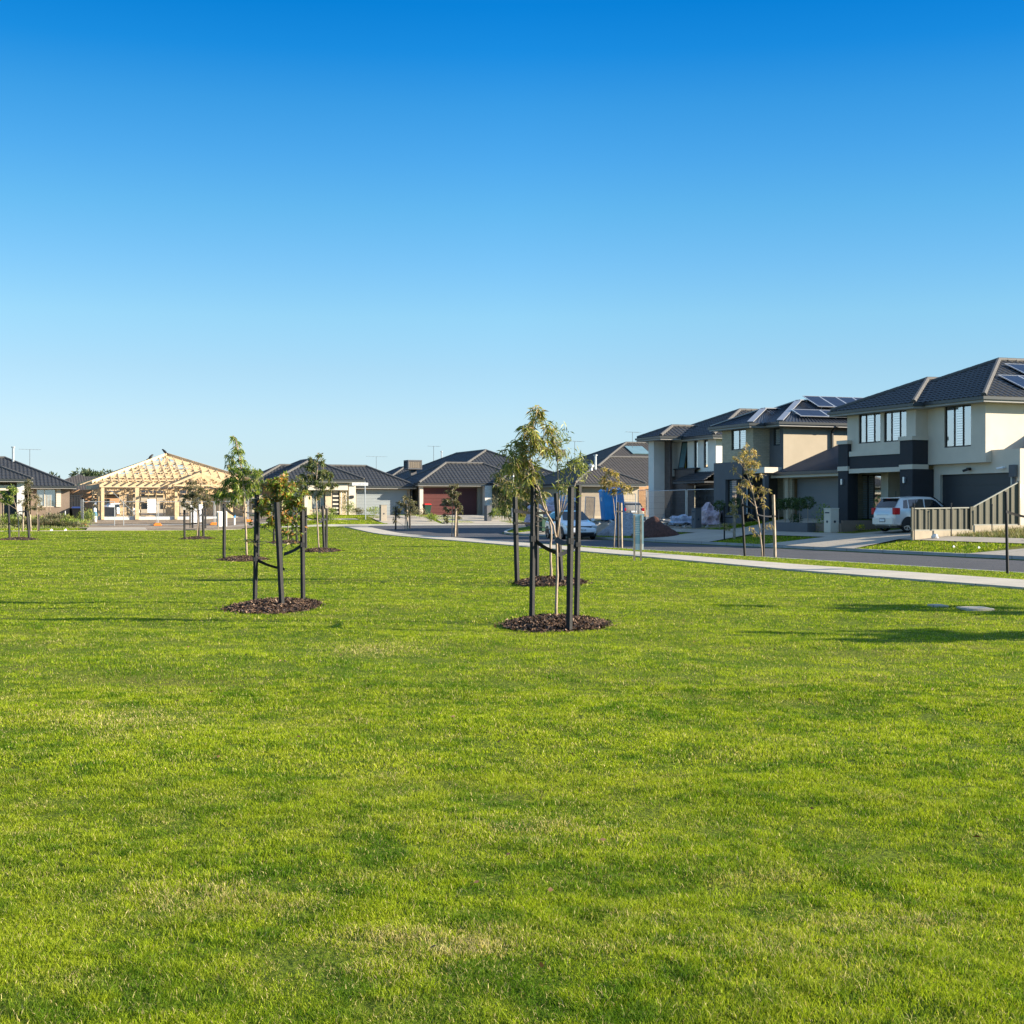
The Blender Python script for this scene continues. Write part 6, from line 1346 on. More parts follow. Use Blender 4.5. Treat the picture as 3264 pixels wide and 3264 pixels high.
# ------------------------------------------------------------------ bins
def wheelie(x, y, h, label, mb_='bin', lid='lidred', rz=0.0, open_=False, w=.56):
    e = empty('wheelie_bin', (x, y, Tz(x, y)+.02), label, 'bin', 'wheelie bins', rz); s = w/2
    b = MB(); z0_, z1_ = .08, h*.86
    b.add([(-s*.72, -s*.75, z0_), (s*.72, -s*.75, z0_), (s*.72, s*.7, z0_), (-s*.72, s*.7, z0_), (-s, -s*1.1, z1_), (s, -s*1.1, z1_), (s, s*1.05, z1_), (-s, s*1.05, z1_)], [(0,3,2,1),(4,5,6,7),(0,1,5,4),(1,2,6,5),(2,3,7,6),(3,0,4,7)])
    b.box(-s*1.06, s*1.06, -s*1.16, s*1.1, z1_-.06, z1_-.002); b.build('body', M[mb_], e, bevel=.02)
    l = MB()
    if open_:
        l.add([(-s, s*.9, z1_+.02), (s, s*.9, z1_+.02), (s*.9, s*1.5, z1_+.5), (-s*.9, s*1.5, z1_+.5), (-s, s*1.0, z1_+.0), (s, s*1.0, z1_+.0), (s*.9, s*1.6, z1_+.5), (-s*.9, s*1.6, z1_+.5)], [(0,1,2,3),(4,7,6,5),(0,4,5,1),(1,5,6,2),(2,6,7,3),(3,7,4,0)])
    else:
        l.add([(-s*1.05, -s*1.2, z1_), (s*1.05, -s*1.2, z1_), (s*1.05, s*1.15, z1_), (-s*1.05, s*1.15, z1_), (-s*.85, -s*.9, z1_+.1), (s*.85, -s*.9, z1_+.1), (s*.85, s*.9, z1_+.13), (-s*.85, s*.9, z1_+.13)], [(0,3,2,1),(4,5,6,7),(0,1,5,4),(1,2,6,5),(2,3,7,6),(3,0,4,7)])
    l.build('lid', M[lid], e, bevel=.015)
    hd = MB(); hd.tube([(-s*.8, s*1.3, z1_+.0), (s*.8, s*1.3, z1_+.0)], .018, 6); hd.build('handle', M[mb_], e)
    for q in (-1, 1):
        k = MB(); k.tube([(q*s*.78, s*.85, .1), (q*s*.92, s*.85, .1)], .1, 12); k.build('wheel', M['rubber'], e)
    return e
wheelie(XY(1361, 112.0), 112.0, 1.0, 'green wheelie bin with a red lid before the maroon garage door', w=.6)
wheelie(31.0, YX(1729, 31.0), 1.02, 'dark green wheelie bin with open lid at the kerb behind the white hatchback', 'bin', 'bin', .3, True, .66)
wheelie(XY(246, 112), 112, 1.1, 'black wheelie bin with a blue lid in front of the dark gate', 'bindark', 'lidblue', w=.9)
wheelie(XY(234, 112.6), 112.6, 1.0, 'black wheelie bin half behind the blue lidded one at the dark gate', 'bindark', 'bindark', w=.6)
f = MB(); xa_, xb_ = XY(222, 113.5), XY(264, 113.5)
n = int((xb_-xa_)/.1)
for i in range(n): f.box(xa_+i*.1, xa_+i*.1+.092, 113.5-(.02 if i % 2 else 0), 113.53, .5, 2.45)
f.box(xa_, xb_, 113.46, 113.56, 2.45, 2.52); tag(f.build('side_gate', M['fencedark']), 'dark steel side gate beside the brown house', 'gate')
f = MB(); xr_ = xb_+.1
for i in range(40): f.box(xr_-.02-(.02 if i % 2 else 0), xr_+.02, 113.6+i*.25, 113.84+i*.25, .3, 2.3)
tag(f.build('boundary_fence', M['fencedark']), 'dark boundary fence running back between the brown house and the timber frame', 'fence')

# ------------------------------------------------------------------ temporary mesh fencing
def mesh_panel(a, b, z, h, label, lean=(0, 0), group='temporary mesh fence panels round the building lots'):
    a = Vector((*a, z)); b = Vector((*b, z)); e = empty('mesh_fence_panel', tuple(a), label, 'fence panel', group); L = (b-a).length; t = (b-a)/L
    up = Vector((lean[0], lean[1], h)); m = MB()
    m.tube([a, a+up], .024, 6); m.tube([b, b+up], .024, 6); m.tube([a+up, b+up], .02, 6); m.tube([a+up*.06, b+up*.06], .02, 6); W(m, 'frame', M['steel'], e)
    m = MB(); n = int(L/.1)
    for i in range(1, n): m.bar(a+t*(L*i/n)+up*.06, a+t*(L*i/n)+up, .006)
    for i in range(1, 5): m.bar(a+up*(.06+.94*i/5), b+up*(.06+.94*i/5), .006)
    W(m, 'mesh', M['meshwire'], e); return e
Yp = 106.2; pxs = [(266, 365), (394, 500), (505, 585), (590, 682), (686, 788), (792, 866)]
for i, (pa, pb) in enumerate(pxs):
    xa_, xb_ = XY(pa, Yp), XY(pb, Yp)
    mesh_panel((xa_, Yp), (xb_, Yp), Tz(xa_, Yp)-.02, 1.8, 'mesh fence panel ' + ['beside the leafy weeds left of the timber frame', 'before the second and third bays, left of the orange block', 'in front of the middle timber posts', 'behind the round grey green tree', 'behind the white notice board', 'at the right end of the building lot'][i])
mesh_panel((XY(266, Yp), Yp), (XY(271, Yp+3.4)-.3, Yp+3.4), .35, 1.8, 'mesh fence panel returning along the side boundary, left of the timber frame')
for i, px in enumerate((262, 502, 682, 791, 866)):
    x_ = XY(px, Yp-.1); m = MB(); m.box(-.3, .3, -.12, .12, 0, .12); m.box(-.22, .22, -.1, .1, .12, .2); o = m.build('fence_block', M['orange'], bevel=.03); o.location = (x_, Yp-.1, Tz(x_, Yp)+.02)
    tag(o, 'orange fence foot ' + ['under the leftmost mesh panel', 'between the two posts in the middle of the lot', 'left of the white notice board', 'right of the white notice board', 'rightmost of the building lot'][i], 'fence block', 'orange fence feet')
# corner lot fencing (shaded)
zc_ = .75
def p3(px, X): return (X, YX(px, X))
mesh_panel(p3(2060, 38.0), p3(2034, 38.4), .8, 1.8, 'short mesh fence panel left of the white column', (0, 0)); mesh_panel(p3(2186, 36.6), p3(2064, 37.4), .7, 1.8, 'mesh fence panel in front of the brown brick pier')
mesh_panel(p3(2300, 36.6), p3(2190, 36.6), .7, 1.8, 'mesh fence panel in front of the dark garage door with small lights')
mesh_panel((35.5, YX(1862, 35.5)), (37.6, YX(1892, 37.6)), .45, 1.75, 'mesh fence panel left of the blue toilet', (.1, 0)); mesh_panel((37.2, YX(2026, 37.2)), (36.4, YX(1965, 36.4)), .6, 1.75, 'mesh fence panel in front of the gold wagon')

# ------------------------------------------------------------------ signs, pole, notice board
def sign_sheet():
    X_, Y_ = on_z(2032, 1787); d_ = 6750/(1787-1620)
    e = empty('notice_sign', (X_, Y_, 0), 'pale blue sign seen from behind on two timber posts beside the park path', 'sign')
    ppm = FPX/d_
    def lx(px): return (px-2032)/ppm
    for px in (2022, 2043):
        p = MB(); a = Rv*lx(px); p.bar((a[0], a[1], -.1), (a[0], a[1], (1787-1642)/ppm), .05, .05, up=(CS, -SN, 0)); p.build('post', M['stakepale'], e)
    p = MB(); a = Rv*lx(2018)+Fv*.035; b = Rv*lx(2052)+Fv*.035+Fv*-.02; z0_, z1_ = (1787-1753)/ppm, (1787-1639)/ppm
    def slab(za, zb, m, off=0, aa=a, bb=b, nm='panel'):
        q = MB(); o_ = Fv*(.012+off); q.add([tuple(aa+np.array([0, 0, za])), tuple(bb+np.array([0, 0, za])), tuple(bb+np.array([0, 0, zb])), tuple(aa+np.array([0, 0, zb])), tuple(aa+o_+np.array([0, 0, za])), tuple(bb+o_+np.array([0, 0, za])), tuple(bb+o_+np.array([0, 0, zb])), tuple(aa+o_+np.array([0, 0, zb]))], [(0,3,2,1),(4,5,6,7),(0,1,5,4),(1,2,6,5),(2,3,7,6),(3,0,4,7)]); return q.build(nm, m, e)
    zm = z0_ + (z1_-z0_)*.17; slab(z0_, zm, M['signwhite']); slab(zm, z1_, M['signblue'])
    for i in range(7):
        zz_ = zm + (z1_-zm)*(.30+.075*i); aa = a + (b-a)*.2 - Fv*.004; bb = a + (b-a)*(.62+.1*(i % 2)) - Fv*.004
        q = MB(); q.add([tuple(aa+np.array([0, 0, zz_])), tuple(bb+np.array([0, 0, zz_])), tuple(bb+np.array([0, 0, zz_+.022])), tuple(aa+np.array([0, 0, zz_+.022]))], [(0, 1, 2, 3)]); q.build('print_line', M['signwhite'], e)
sign_sheet()
x_, y_ = on_y(1205, 99.4); z_ = Tz(x_, y_); d_ = on_y(1205, 99.4)[1]
e = empty('street_sign', (x_, y_, z_), 'street name sign reading VOYAGER BLVD on a tall pale pole by the grey garage', 'sign')
hp_ = zat(1533, d_)-z_; p = MB(); p.tube([(0, 0, -.1), (-.05, 0, hp_)], .04, 8); p.build('pole', M['alu'], e)
p = MB(); za_ = zat(1541, d_)-z_; p.box((1159-1205)/FPX*d_, (1213-1205)/FPX*d_, -.055, -.035, za_-.1, za_+.11); bl = p.build('name_blade', M['plate'], e)
add_text('VOYAGER BLVD', e, ((1186-1205)/FPX*d_, -.058, za_+.0), (R(90), 0, 0), .17, M['lidblue'], 'lettering', sx=.82)
# lamp pole behind the nearest tree
x_, y_ = on_y(1762, 92.0); d_ = on_y(1762, 92)[1]; e = empty('lamp_pole', (x_, y_, Tz(x_, y_)), 'white lamp pole standing behind the nearest tree', 'lamp pole')
h_ = zat(1471, d_)-Tz(x_, y_); p = MB(); p.tube([(0, 0, -.1), (0, 0, 1.2), (.03, 0, h_)], [.09, .085, .06], 10); p.build('pole', M['white2'], e, smooth=True); p = MB(); p.box(-.08, .45, -.08, .08, h_, h_+.1); p.build('lantern', M['alu'], e, bevel=.02)
# white notice board on stakes, banner and sheets by the frame
def board(x0p, x1p, y0p, y1p, Y, label, posts=True, m='white2', name='notice_board', foot=None):
    xa_, d_ = on_y(x0p, Y); xb_, _ = on_y(x1p, Y); z_ = Tz((xa_+xb_)/2, Y); xm = (xa_+xb_)/2
    e = empty(name, (xm, Y, z_), label, 'notice board'); p = MB(); p.box(xa_-xm, xb_-xm, -.012, .012, zat(y1p, d_)-z_, zat(y0p, d_)-z_); p.build('panel', M[m], e)
    if posts:
        for s in (.14, .84):
            p = MB(); u = xa_-xm+(xb_-xa_)*s; p.box(u-.035, u+.035, -.065, -.014 if foot else .0, -.1, zat(y0p, d_)-z_-.05); p.build('post', M['stakepale'], e)
    return e
board(691, 724, 1630, 1678, 97.3, 'white notice board on two short timber posts at the lawn edge', foot=True)
eb = board(470, 497, 1591, 1634, 106.1, 'white builder board hung on the mesh fence before the timber frame', posts=False)
for zz_ in (.1, .35, .5, .7): 
    q = MB(); xa_, d_ = on_y(474, 106.1); q.box(-.3, .15+zz_*.2, -.02, -.013, zat(1634, d_)-Tz(xa_, 106.1)+zz_*1.0, zat(1634, d_)-Tz(xa_, 106.1)+zz_*1.0+.02); q.build('print_line', M['ink'], eb)
board(607, 628, 1604, 1666, 107.2, 'left white wrapped sheet leaning behind the grey green tree', posts=False, name='wrapped_sheet'); board(634, 647, 1608, 1664, 107.4, 'right white wrapped sheet leaning behind the grey green tree', posts=False, name='wrapped_sheet')
board(331, 371, 1616, 1647, 114.0, 'dark grey sheet standing in the first bay of the timber frame', posts=False, m='slate', name='wall_sheet')
p = MB(); x_ = XY(748, 104.5); p.box(-.05, .05, -.05, .05, 0, .85); o = p.build('blue_topped_post', M['white2']); o.location = (x_, 104.5, Tz(x_, 104.5)); tag(o, 'short white post with blue top right of the notice board', 'post')
q = MB(); q.box(-.055, .055, -.055, .055, .55, .87); q.build('cap', M['blue'], o)
# items by the temporary fence gap on the left
p = MB(); p.lathe([(.16, 0), (.18, .5), (.12, .75), (.13, 1.0), (.06, 1.1)], 12); x_ = XY(302, 110); o = p.build('gas_bottle', M['white2'], smooth=True); o.location = (x_, 110, Tz(x_, 110)); tag(o, 'white and blue bottle standing behind the leftmost mesh panel', 'bottle')
q = MB(); q.lathe([(.185, .5), (.185, .62), (.13, .8)], 12); q.build('label_band', M['blue'], o)

# ------------------------------------------------------------------ corner lot: toilet, piles, rubble
x_, Y_ = 38.0, YX(1925, 38.0)
e = empty('portable_toilet', (37.2, YX(1925, 37.2), .68), 'blue portable toilet leaning to the left behind the white hatchback', 'portable toilet', rz=R(-8)); e.rotation_euler = (R(0), R(-5), R(-12))
sc = 1.22; e.scale = (1, 1, .94)
p = MB(); p.box(-.02, 1.02*sc, -.55*sc, .55*sc, .08, 2.02); p.build('cabin', M['blue'], e, bevel=.03)
p = MB(); p.add([(-.06, -.62*sc, 2.0), (1.1*sc, -.62*sc, 2.0), (1.1*sc, .62*sc, 2.0), (-.06, .62*sc, 2.0), (.15, -.4*sc, 2.2), (.9*sc, -.4*sc, 2.2), (.9*sc, .4*sc, 2.2), (.15, .4*sc, 2.2)], [(0,3,2,1),(4,5,6,7),(0,1,5,4),(1,2,6,5),(2,3,7,6),(3,0,4,7)]); p.build('roof', M['blue'], e)
p = MB(); p.box(-.05, 1.1*sc, -.6*sc, .6*sc, 0, .08); p.build('skid', M['ink'], e)
p = MB(); p.box(-.045, -.022, -.42*sc, .42*sc, .12, 1.95); d__ = p.build('door', M['blue'], e, bevel=.01)
p = MB(); p.box(-.06, -.046, -.2, .15, 1.35, 1.6); p.build('sticker', M['plate'], d__)
for zz_ in (.45, .95, 1.45): 
    p = MB(); p.box(.08, .95*sc, -.575*sc, -.552*sc, zz_, zz_+.05); p.build('rib', M['blue'], e)
for xx_ in (.35, .75):
    p = MB(); p.box(xx_*sc, xx_*sc+.05, -.572*sc, -.552*sc, .15, 1.95); p.build('rib', M['blue'], e)
p = MB(); p.box(.05, .95*sc, -.57*sc, -.552*sc, 1.6, 1.95); p.build('vent_panel', M['blue'], e)
def heap(x, y, rx, ry, h, m, label, seed=0, name='gravel_pile', kind='stuff'):
    g = np.random.default_rng(seed); N = 26; xs = np.linspace(-1, 1, N); X, Y = np.meshgrid(xs, xs); r = np.sqrt(X**2+Y**2); ph = g.random(4)*6
    Z = h*np.clip(1-r, -.12, 1)**1.0*(1+.15*np.sin(4*X+ph[0])+.12*np.sin(5*Y+ph[1])) + g.normal(size=X.shape)*.018*h*(r < 1)
    Z = np.where(r >= 1, -.2, Z); ids = np.arange(N*N).reshape(N, N); F = np.stack([ids[:-1, :-1].ravel(), ids[:-1, 1:].ravel(), ids[1:, 1:].ravel(), ids[1:, :-1].ravel()], 1)
    o = np_mesh(name, np.stack([X.ravel()*rx, Y.ravel()*ry, Z.ravel()], 1), [F], M[m]); o.location = (x, y, Tz(x, y)-.02); return tag(o, label, 'pile', kind=kind)
heap(31.6, YX(2092, 31.6), 1.0, 2.0, 1.05, 'redmulch', 'dark red bark pile on the verge right of the blue sign', 1, 'bark_pile')
heap(31.9, YX(1990, 31.9), 1.1, 2.6, .95, 'gravel', 'grey gravel pile on the verge left of the bark pile', 2)
heap(34.6, YX(2000, 34.6), 1.0, 2.2, .9, 'gravel', 'second grey gravel pile behind the first, below the gold wagon', 4)
heap(31.7, YX(1925, 31.7), .7, 3.0, .5, 'sand', 'low brown sand pile right of the white hatchback', 3, 'sand_pile')
def crumple(x, y, z, rx, ry, rz_, m, label, seed, name='plastic_bundle'):
    g = random.Random(seed); mb = bmesh.new(); bmesh.ops.create_icosphere(mb, subdivisions=3, radius=1)
    for v in mb.verts:
        n_ = math.sin(v.co.x*5+seed)*math.sin(v.co.y*6+1)*.2 + math.sin(v.co.z*9+seed*2)*.1 + g.uniform(-.09, .09); v.co *= 1+n_; v.co.x *= rx; v.co.y *= ry; v.co.z = max(-.25, v.co.z)*rz_
    me = bpy.data.meshes.new(name); mb.to_mesh(me); mb.free(); me.materials.append(M[m]); o = bpy.data.objects.new(name, me); COL.objects.link(o); o.location = (x, y, z); return tag(o, label, 'rubbish bundle')
def cr(px, X, py, rx, ry, rz_, m, lb, sd, name='plastic_bundle'):
    Y_, d_ = on_x(px, X); crumple(X, Y_, Tz(X, Y_)+rz_*.25, rx, ry, rz_, m, lb, sd, name)
cr(2178, 36.0, 1650, .5, 1.2, .45, 'tarp', 'crumpled clear plastic heap left of the dark letterbox', 1)
cr(2262, 36.2, 1650, .6, .95, .85, 'tarpwarm', 'big bundle of printed plastic wrap right of the dark letterbox', 2)
cr(2292, 36.6, 1650, .4, .5, .6, 'bindark', 'dark rubbish bag beside the printed plastic bundle', 3)
Y_ = YX(1752, 35.0); crumple(34.5, Y_, Tz(34.5, Y_)+.5, 1.0, 1.4, 1.2, 'tarpwarm', 'bundle of red printed plastic behind the white hatchback', 7); crumple(36.5, YX(1790, 36.5), Tz(36.5, 80)+.6, 1.0, 1.4, 1.3, 'tarp', 'bundle of white printed plastic behind the white hatchback roof', 8)
for i, (a, b_, lb) in enumerate((((35.4, 66.5), (36.2, 70.9), 'long timber plank lying below the clear plastic heap'), ((35.0, 64.0), (36.6, 66.6), 'tilted timber plank by the printed plastic bundle'), ((35.6, 71.5), (36.6, 74.0), 'short timber plank left of the rubble heap'))):
    m = MB(); m.bar((*a, Tz(*a)+.12), (*b_, Tz(*b_)+(.5 if i == 1 else .3)), .25, .05); tag(m.build('plank', M['pine' if i else 'brown']), lb, 'plank', 'loose timber planks')
g = np.random.default_rng(9); n = 260; P = np.stack([g.uniform(34.6, 40, n), g.uniform(63, 80, n), np.zeros(n)], 1); P[:, 2] = T(P[:, 0], P[:, 1])+.03; s_ = .05+.12*g.random((n, 1))
V = (P[:, None, :] + g.normal(size=(n, 6, 3))*s_[:, None, :]*.7).reshape(-1, 3); i6 = np.arange(n)[:, None]*6; F = np.concatenate([i6+np.array(q) for q in ([0, 1, 2], [0, 2, 3], [3, 4, 5], [1, 4, 5], [0, 4, 2], [1, 3, 5])])
tag(np_mesh('rubble', V, [F], M['stone']), 'scattered builder rubble on the shaded lot', 'rubble', kind='stuff')

# letterboxes
letterbox(1221, 0, XY(1221, 101.5), .45, .45, 1.2, 'aprons', 'plain pale concrete letterbox left of the steel grey garage driveway', z=None)
Yl = YX(2220, 34.8); letterbox(2220, 0, 34.8, .35, .42, 1.05, 'slate', 'dark square letterbox in front of the plastic heaps')
letterbox(2650, 0, 34.6, .42, .5, 1.05, 'greige', 'pale grey letterbox with round newspaper hole beside the planter')
letterbox(1555, 0, XY(1555, 101), .45, .45, 1.2, 'slate', 'dark letterbox with round white number plate before the stone column')
# fix the two that stand across the cross street (constant Y rather than X)

# utility pit lids in the lawn, litter
for i, (px, py, a, b_, lb) in enumerate(((2990, 1928, .11, .15, 'smaller concrete pit lid flush in the lawn at the right'), (3108, 1936.5, .2, .22, 'larger concrete pit lid flush in the lawn at the right'))):
    x_, y_ = on_z(px, py, .03); m = MB(); m.box(-a, a, -b_, b_, -.03, .008); m.box(-a*.8, a*.8, -b_*.8, b_*.8, .008, .012); o = m.build('pit_lid', M['concrete'], bevel=.008); o.location = (x_, y_, Tz(x_, y_)+.008); o.rotation_euler = (0, 0, -.3); tag(o, lb, 'pit lid', 'pit lids in the lawn'); PITS = globals().setdefault('PITS', []); PITS.append((x_, y_, max(a, b_)*1.05))
for i, (px, py, z) in enumerate(((3040, 1735, .17), (3120, 1741, .17), (194, 1684, .05), (150, 1684, .05))):
    if i < 2: Y_ = YX(px, 31.4); x_, y_ = 31.4, Y_
    else: x_, y_ = on_y(px, 100.5)
    m = MB(); m.add([(-.08, -.05, .0), (.08, -.04, .02), (.07, .06, .09), (-.05, .05, .06), (0, 0, .12)], [(0, 1, 4), (1, 2, 4), (2, 3, 4), (3, 0, 4), (0, 3, 2, 1)]); o = m.build('paper_scrap', M['white2']); o.location = (x_, y_, Tz(x_, y_)+.04); o.scale = (.6 if i < 2 else 1.1,)*3
    tag(o, ['scrap of white paper on the verge below the steel fence, left one', 'scrap of white paper on the verge below the steel fence, right one', 'scrap of white rubbish on the verge below the brown wall', 'flat pale scrap on the verge below the wide window'][i], 'litter', 'paper litter')

# distant trees
def far_tree(px, Y, w_, h, label, seed, pal):
    x_, d_ = on_y(px, Y); g = np.random.default_rng(seed); e = empty('distant_tree', (x_, Y, .7), label, 'tree', 'distant trees beyond the timber frame')
    t = MB(); t.tube([(0, 0, 0), (.1, 0, h*.4), (0, 0, h*.7)], [.35, .25, .12], 7); t.build('trunk', M['bark'], e)
    n = 2600; nb = 12; cb = np.stack([g.normal(size=nb)*w_*.28, g.normal(size=nb)*w_*.2, h*(.45+.4*g.random(nb))], 1); k = g.integers(0, nb, n); v = g.normal(size=(n, 3)); v /= np.linalg.norm(v, axis=1, keepdims=True)
    P = cb[k] + v*(w_*.2)*(.6+.4*g.random((n, 1)))*np.array([1, 1, .8]); V, F, C = leaf_cloud(P, v+g.normal(size=(n, 3))*.6, .6+.4*g.random(n), .4+0*P[:, 0], pick_cols(g, n, pal), .1, seed)
    np_mesh('crown', V, [F], M['leafdark'], C, e)
FT = [(.07, .10, .05), (.05, .075, .04), (.10, .12, .06)]
far_tree(268, 330, 11, 9.0, 'left round distant tree beside the timber frame', 1, FT); far_tree(288, 335, 13, 9.2, 'right round distant tree beside the timber frame', 2, FT); far_tree(252, 320, 8, 6.5, 'small distant tree next to the brown house wall', 3, FT)
far_tree(470, 340, 14, 7.0, 'distant tree seen through the middle of the timber frame', 4, FT); far_tree(600, 330, 14, 7.0, 'distant tree seen through the right of the timber frame', 5, FT)
# ------------------------------------------------------------------ grass
def vnoise(x, y, s, seed):
    g = np.random.default_rng(seed); tb = g.random((256, 256)); fx = x*s; fy = y*s; ix = np.floor(fx).astype(int); iy = np.floor(fy).astype(int); tx = fx-ix; ty = fy-iy; tx = tx*tx*(3-2*tx); ty = ty*ty*(3-2*ty)
    a = tb[ix % 256, iy % 256]; b = tb[(ix+1) % 256, iy % 256]; c = tb[ix % 256, (iy+1) % 256]; d = tb[(ix+1) % 256, (iy+1) % 256]
    return (a*(1-tx)+b*tx)*(1-ty) + (c*(1-tx)+d*tx)*ty
def lawn_mask(X, Y):
    pl_, pr_ = path_l(Y), path_r(Y)
    m = (X < pl_-.02) | (X > pr_+.02); m &= (X < 23.1) | (Y > 98) ; m &= ~((Y > 93.7) & (X > 21.5) & (Y < 98)); m &= (Y < 97.7) | (X > 999)
    m &= ~road_mask(X, Y).astype(bool)
    for (x, y, rx, ry) in MULCH:
        dx, dy = X-x, Y-y; c, s = math.cos(YAW), math.sin(YAW); u = dx*c - dy*s; v = dx*s + dy*c
        m &= ((u/(rx*.97))**2 + (v/(ry*.97))**2) > 1
    for (x, y, r) in PITS: m &= (X-x)**2 + (Y-y)**2 > (r*.8)**2
    return m
def blades(X, Y, Z, h, w, cols, lean, seed, mid=True):
    g = np.random.default_rng(seed); n = len(X); P = np.stack([X, Y, Z], 1)
    a = g.random(n)*2*np.pi; d = np.stack([np.cos(a), np.sin(a), np.zeros(n)], 1); b = g.random(n)*2*np.pi; s = np.stack([np.cos(b), np.sin(b), np.zeros(n)], 1)
    ln = np.abs(lean*(.3+.9*g.random(n)))[:, None]; up = np.array([0, 0, 1.0]); h = h[:, None]; w = w[:, None]
    tip = P + d*h*ln + up*h*np.sqrt(np.clip(1-(ln*.8)**2, .12, 1))
    if mid:
        m = P + d*h*ln*.35 + up*h*.55
        V = np.stack([P-s*w*.5, P+s*w*.5, m-s*w*.4, m+s*w*.4, tip], 1).reshape(-1, 3); i = np.arange(n)[:, None]*5
        return V, [i+np.array([[0, 1, 3, 2]]), i+np.array([[2, 3, 4]])], np.repeat(cols, 5, 0)
    V = np.stack([P-s*w*.5, P+s*w*.5, tip], 1).reshape(-1, 3); i = np.arange(n)[:, None]*3
    return V, [i+np.array([[0, 1, 2]])], np.repeat(cols, 3, 0)
def grass_cols(X, Y, g, dry=1.0):
    n = len(X); p1 = vnoise(X, Y, .55, 1)*.14 + vnoise(X, Y, 2.4, 2)*.26 + vnoise(X, Y, 8., 3)*.6; p2 = vnoise(X+50, Y, .45, 4)*.3 + vnoise(X, Y, 3.4, 5)*.7
    A = np.array([.085, .165, .010]); B_ = np.array([.285, .35, .017]); Cc = np.array([.39, .40, .05]); Dd = np.array([.52, .43, .20])
    t = np.clip((p1-.3)/.4 + g.normal(size=n)*.25, 0, 1)[:, None]; col = A*(1-t) + B_*t
    t2 = np.clip((p2-.45)*1.6 + g.normal(size=n)*.22, 0, .85)[:, None]; col = col*(1-t2*.6) + Cc*t2*.6
    dp = (.07 + .28*np.clip((p2-.62)*3.4, 0, 1)*np.clip((.62-p1)*3.4, 0, 1))*dry; 
    for (px, py, rx, ry, s) in DRY:
        cx, cy = on_z(px, py); u = (X-cx)*CS-(Y-cy)*SN; v = (X-cx)*SN+(Y-cy)*CS; dp = dp + s*np.exp(-((u/rx)**2+(v/ry)**2))*(.5+vnoise(X, Y, 9., 41))
    isd = g.random(n) < dp; col[isd] = Dd*(.6+.7*g.random((isd.sum(), 1)))
    return col*(1+g.normal(size=(n, 1))*.22).clip(.4, 1.7)
DRY = [(1290, 2985, .34, .13, .42), (1440, 3015, .24, .1, .38), (1180, 3080, .3, .14, .22), (2450, 3020, .4, .2, .2), (1190, 2065, .6, .7, .45), (400, 2290, .5, .5, .3), (2810, 2930, .35, .15, .4), (640, 2850, .4, .2, .35), (1750, 2640, .5, .3, .25)]
allV = []; allQ = []; allT = []; allC = []; base = 0
def push(V, Fs, C):
    global base
    for F in Fs: (allQ if F.shape[1] == 4 else allT).append(F + base)
    allV.append(V); allC.append(C); base += len(V)
def band(d0, d1, cov, hmean, wmin, sd, mid, half=.40):
    g = np.random.default_rng(sd); dm = (d0+d1)/2; half = .39 + 2.6/dm
    w = max(wmin, .62*dm/1411); area = 2*half*(d1*d1-d0*d0)/2; n = int(cov * (1.5/dm) / (.5*w*hmean) * area)
    d = np.sqrt(g.random(n)*(d1*d1-d0*d0) + d0*d0); r = (g.random(n)*2-1)*half*d
    X = r*CS + d*SN; Y = -r*SN + d*CS
    # clumping
    keep = g.random(n) < (.66 + .9*(vnoise(X, Y, 7., 11) + vnoise(X, Y, 19., 12) - .8)); keep &= lawn_mask(X, Y); X, Y = X[keep], Y[keep]; n = len(X)
    hh = hmean*(.5+.65*g.random(n))*(.4+.35*vnoise(X, Y, 3.2, 13)+.9*vnoise(X, Y, 11., 14))
    V, F, C = blades(X, Y, T(X, Y)-.014, hh, w*(.7+.6*g.random(n)), grass_cols(X, Y, g), .95, sd, mid); push(V, F, C); return n
tot = 0
tot += band(2.2, 3.6, 2.2, .025, .0036, 9, True); tot += band(3.6, 5.5, 4.2, .025, .0026, 1, True); tot += band(5.5, 8, 4.4, .025, .0028, 2, True); tot += band(8, 12, 4.4, .026, .004, 3, True)
tot += band(12, 18, 4.0, .027, .005, 4, False); tot += band(18, 27, 4.5, .028, .006, 5, False); tot += band(27, 42, 4.5, .03, .01, 6, False); tot += band(42, 65, 4.5, .032, .01, 7, False); tot += band(65, 104, 4.5, .034, .01, 8, False)
# verges and garden strips across the road
def patch(x0, x1, y0, y1, n, hmean, w, sd, cond=None, dry=1.0):
    g = np.random.default_rng(sd); X = g.uniform(x0, x1, n); Y = g.uniform(y0, y1, n)
    if cond is not None: k = cond(X, Y); X, Y = X[k], Y[k]
    k = ~road_mask(X, Y).astype(bool); X, Y = X[k], Y[k]; n = len(X)
    V, F, C = blades(X, Y, T(X, Y)-.01, hmean*(.5+.9*g.random(n)), np.full(n, w), grass_cols(X, Y, g, dry), .9, sd, False); push(V, F, C)
notdrive = lambda X, Y: ~(((Y > 43.7) & (Y < 49.9)) | ((Y > 54.5) & (Y < 60.9)) | ((Y > 71.3) & (Y < 77.7)) | ((Y > 28.6) & (Y < 37.4))) & (((X-30.4)*.5 + 0) > 0)
patch(30.45, 32.85, 20, 79, 42000, .06, .03, 21, notdrive)
patch(-14, 28, 98.6, 102.1, 16000, .10, .06, 22, lambda X, Y: ~((X > 7.4) & (X < 19.8)))
patch(15, 31, 97.4, 102.1, 14000, .10, .06, 23, lambda X, Y: ~((X > 28.3)) & (X > 19.8))
patch(22, 30, 103.8, 111.5, 9000, .12, .06, 24, dry=2); patch(33, 35.5, 99, 112, 2500, .12, .06, 30); patch(34.6, 37.4, 50.9, 54.3, 2500, .06, .04, 25); patch(34.6, 37.0, 61, 64, 2500, .07, .04, 26)
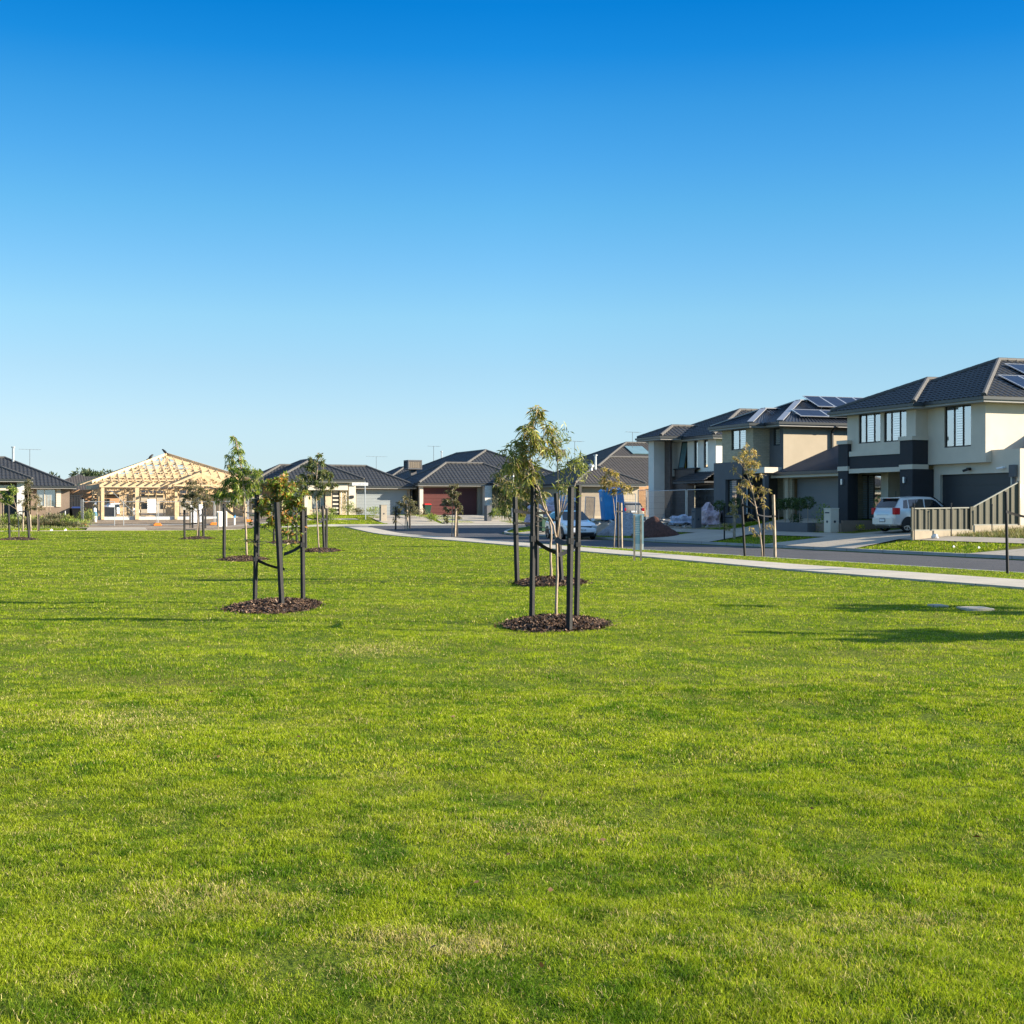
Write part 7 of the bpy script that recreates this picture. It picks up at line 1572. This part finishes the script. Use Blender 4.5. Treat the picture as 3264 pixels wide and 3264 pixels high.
patch(38, 44, 97.5, 101, 7000, .09, .06, 27); patch(33, 41, 80, 83.5, 2500, .09, .06, 28)
patch(34.5, 37, 60.4, 64.5, 3500, .08, .04, 29)
F_ = []
if allQ: F_.append(np.concatenate(allQ))
F_.append(np.concatenate(allT))
print('blades', tot)
g = np.random.default_rng(55); n = 90; d = 4.2 + 16*g.random(n)**.8; r_ = (g.random(n)*2-1)*.38*d; X = r_*CS+d*SN; Y = -r_*SN+d*CS; D = g.normal(size=(n, 3)); D[:, 2] *= .25
V, F, C = leaf_cloud(np.stack([X, Y, .022+0*X], 1), D, .022+.02*g.random(n), .014+.006*g.random(n), pick_cols(g, n, [(.12, .06, .03), (.16, .09, .045), (.07, .035, .02)]), .2, 5)
o = np_mesh('fallen_leaves', V, [F], M['weed'], C); tag(o, 'small brown fallen leaves scattered over the near lawn', 'leaves', kind='stuff')
o = np_mesh('grass', np.concatenate(allV), F_, M['grass'], np.concatenate(allC)); tag(o, 'mown green lawn grass with dry patches', 'grass', kind='stuff')
# weeds on the unkempt lot in front of the steel fence and in the brown house bed
g = np.random.default_rng(77); n = 9000; X = g.uniform(34.4, 42, n); Y = g.uniform(39.8, 43.4, n); k = vnoise(X, Y, 1.1, 31) + .4*g.random(n) > .55; X, Y = X[k], Y[k]; n = len(X)
V, F, C = blades(X, Y, T(X, Y), .10+.28*g.random(n)*vnoise(X, Y, 1.4, 33), np.full(n, .022), pick_cols(g, n, [(.14, .18, .04), (.22, .22, .07), (.36, .28, .14), (.12, .14, .04), (.26, .18, .1)]), .9, 78, False)
o = np_mesh('weeds', V, F, M['weed'], C); tag(o, 'rough weeds and dry grass in front of the steel fence', 'weeds', kind='stuff')
g = np.random.default_rng(79); n = 9000; X = g.uniform(-6, 8.3, n); Y = g.uniform(103.8, 111, n)
V, F, C = blades(X, Y, T(X, Y), .12+.3*g.random(n)*vnoise(X, Y, .8, 34), np.full(n, .06), pick_cols(g, n, [(.14, .18, .04), (.20, .20, .07), (.28, .24, .12), (.12, .16, .04)]), .7, 80, False)
o = np_mesh('weeds', V, F, M['weed'], C); tag(o, 'overgrown weeds in front of the brown house', 'weeds', kind='stuff')
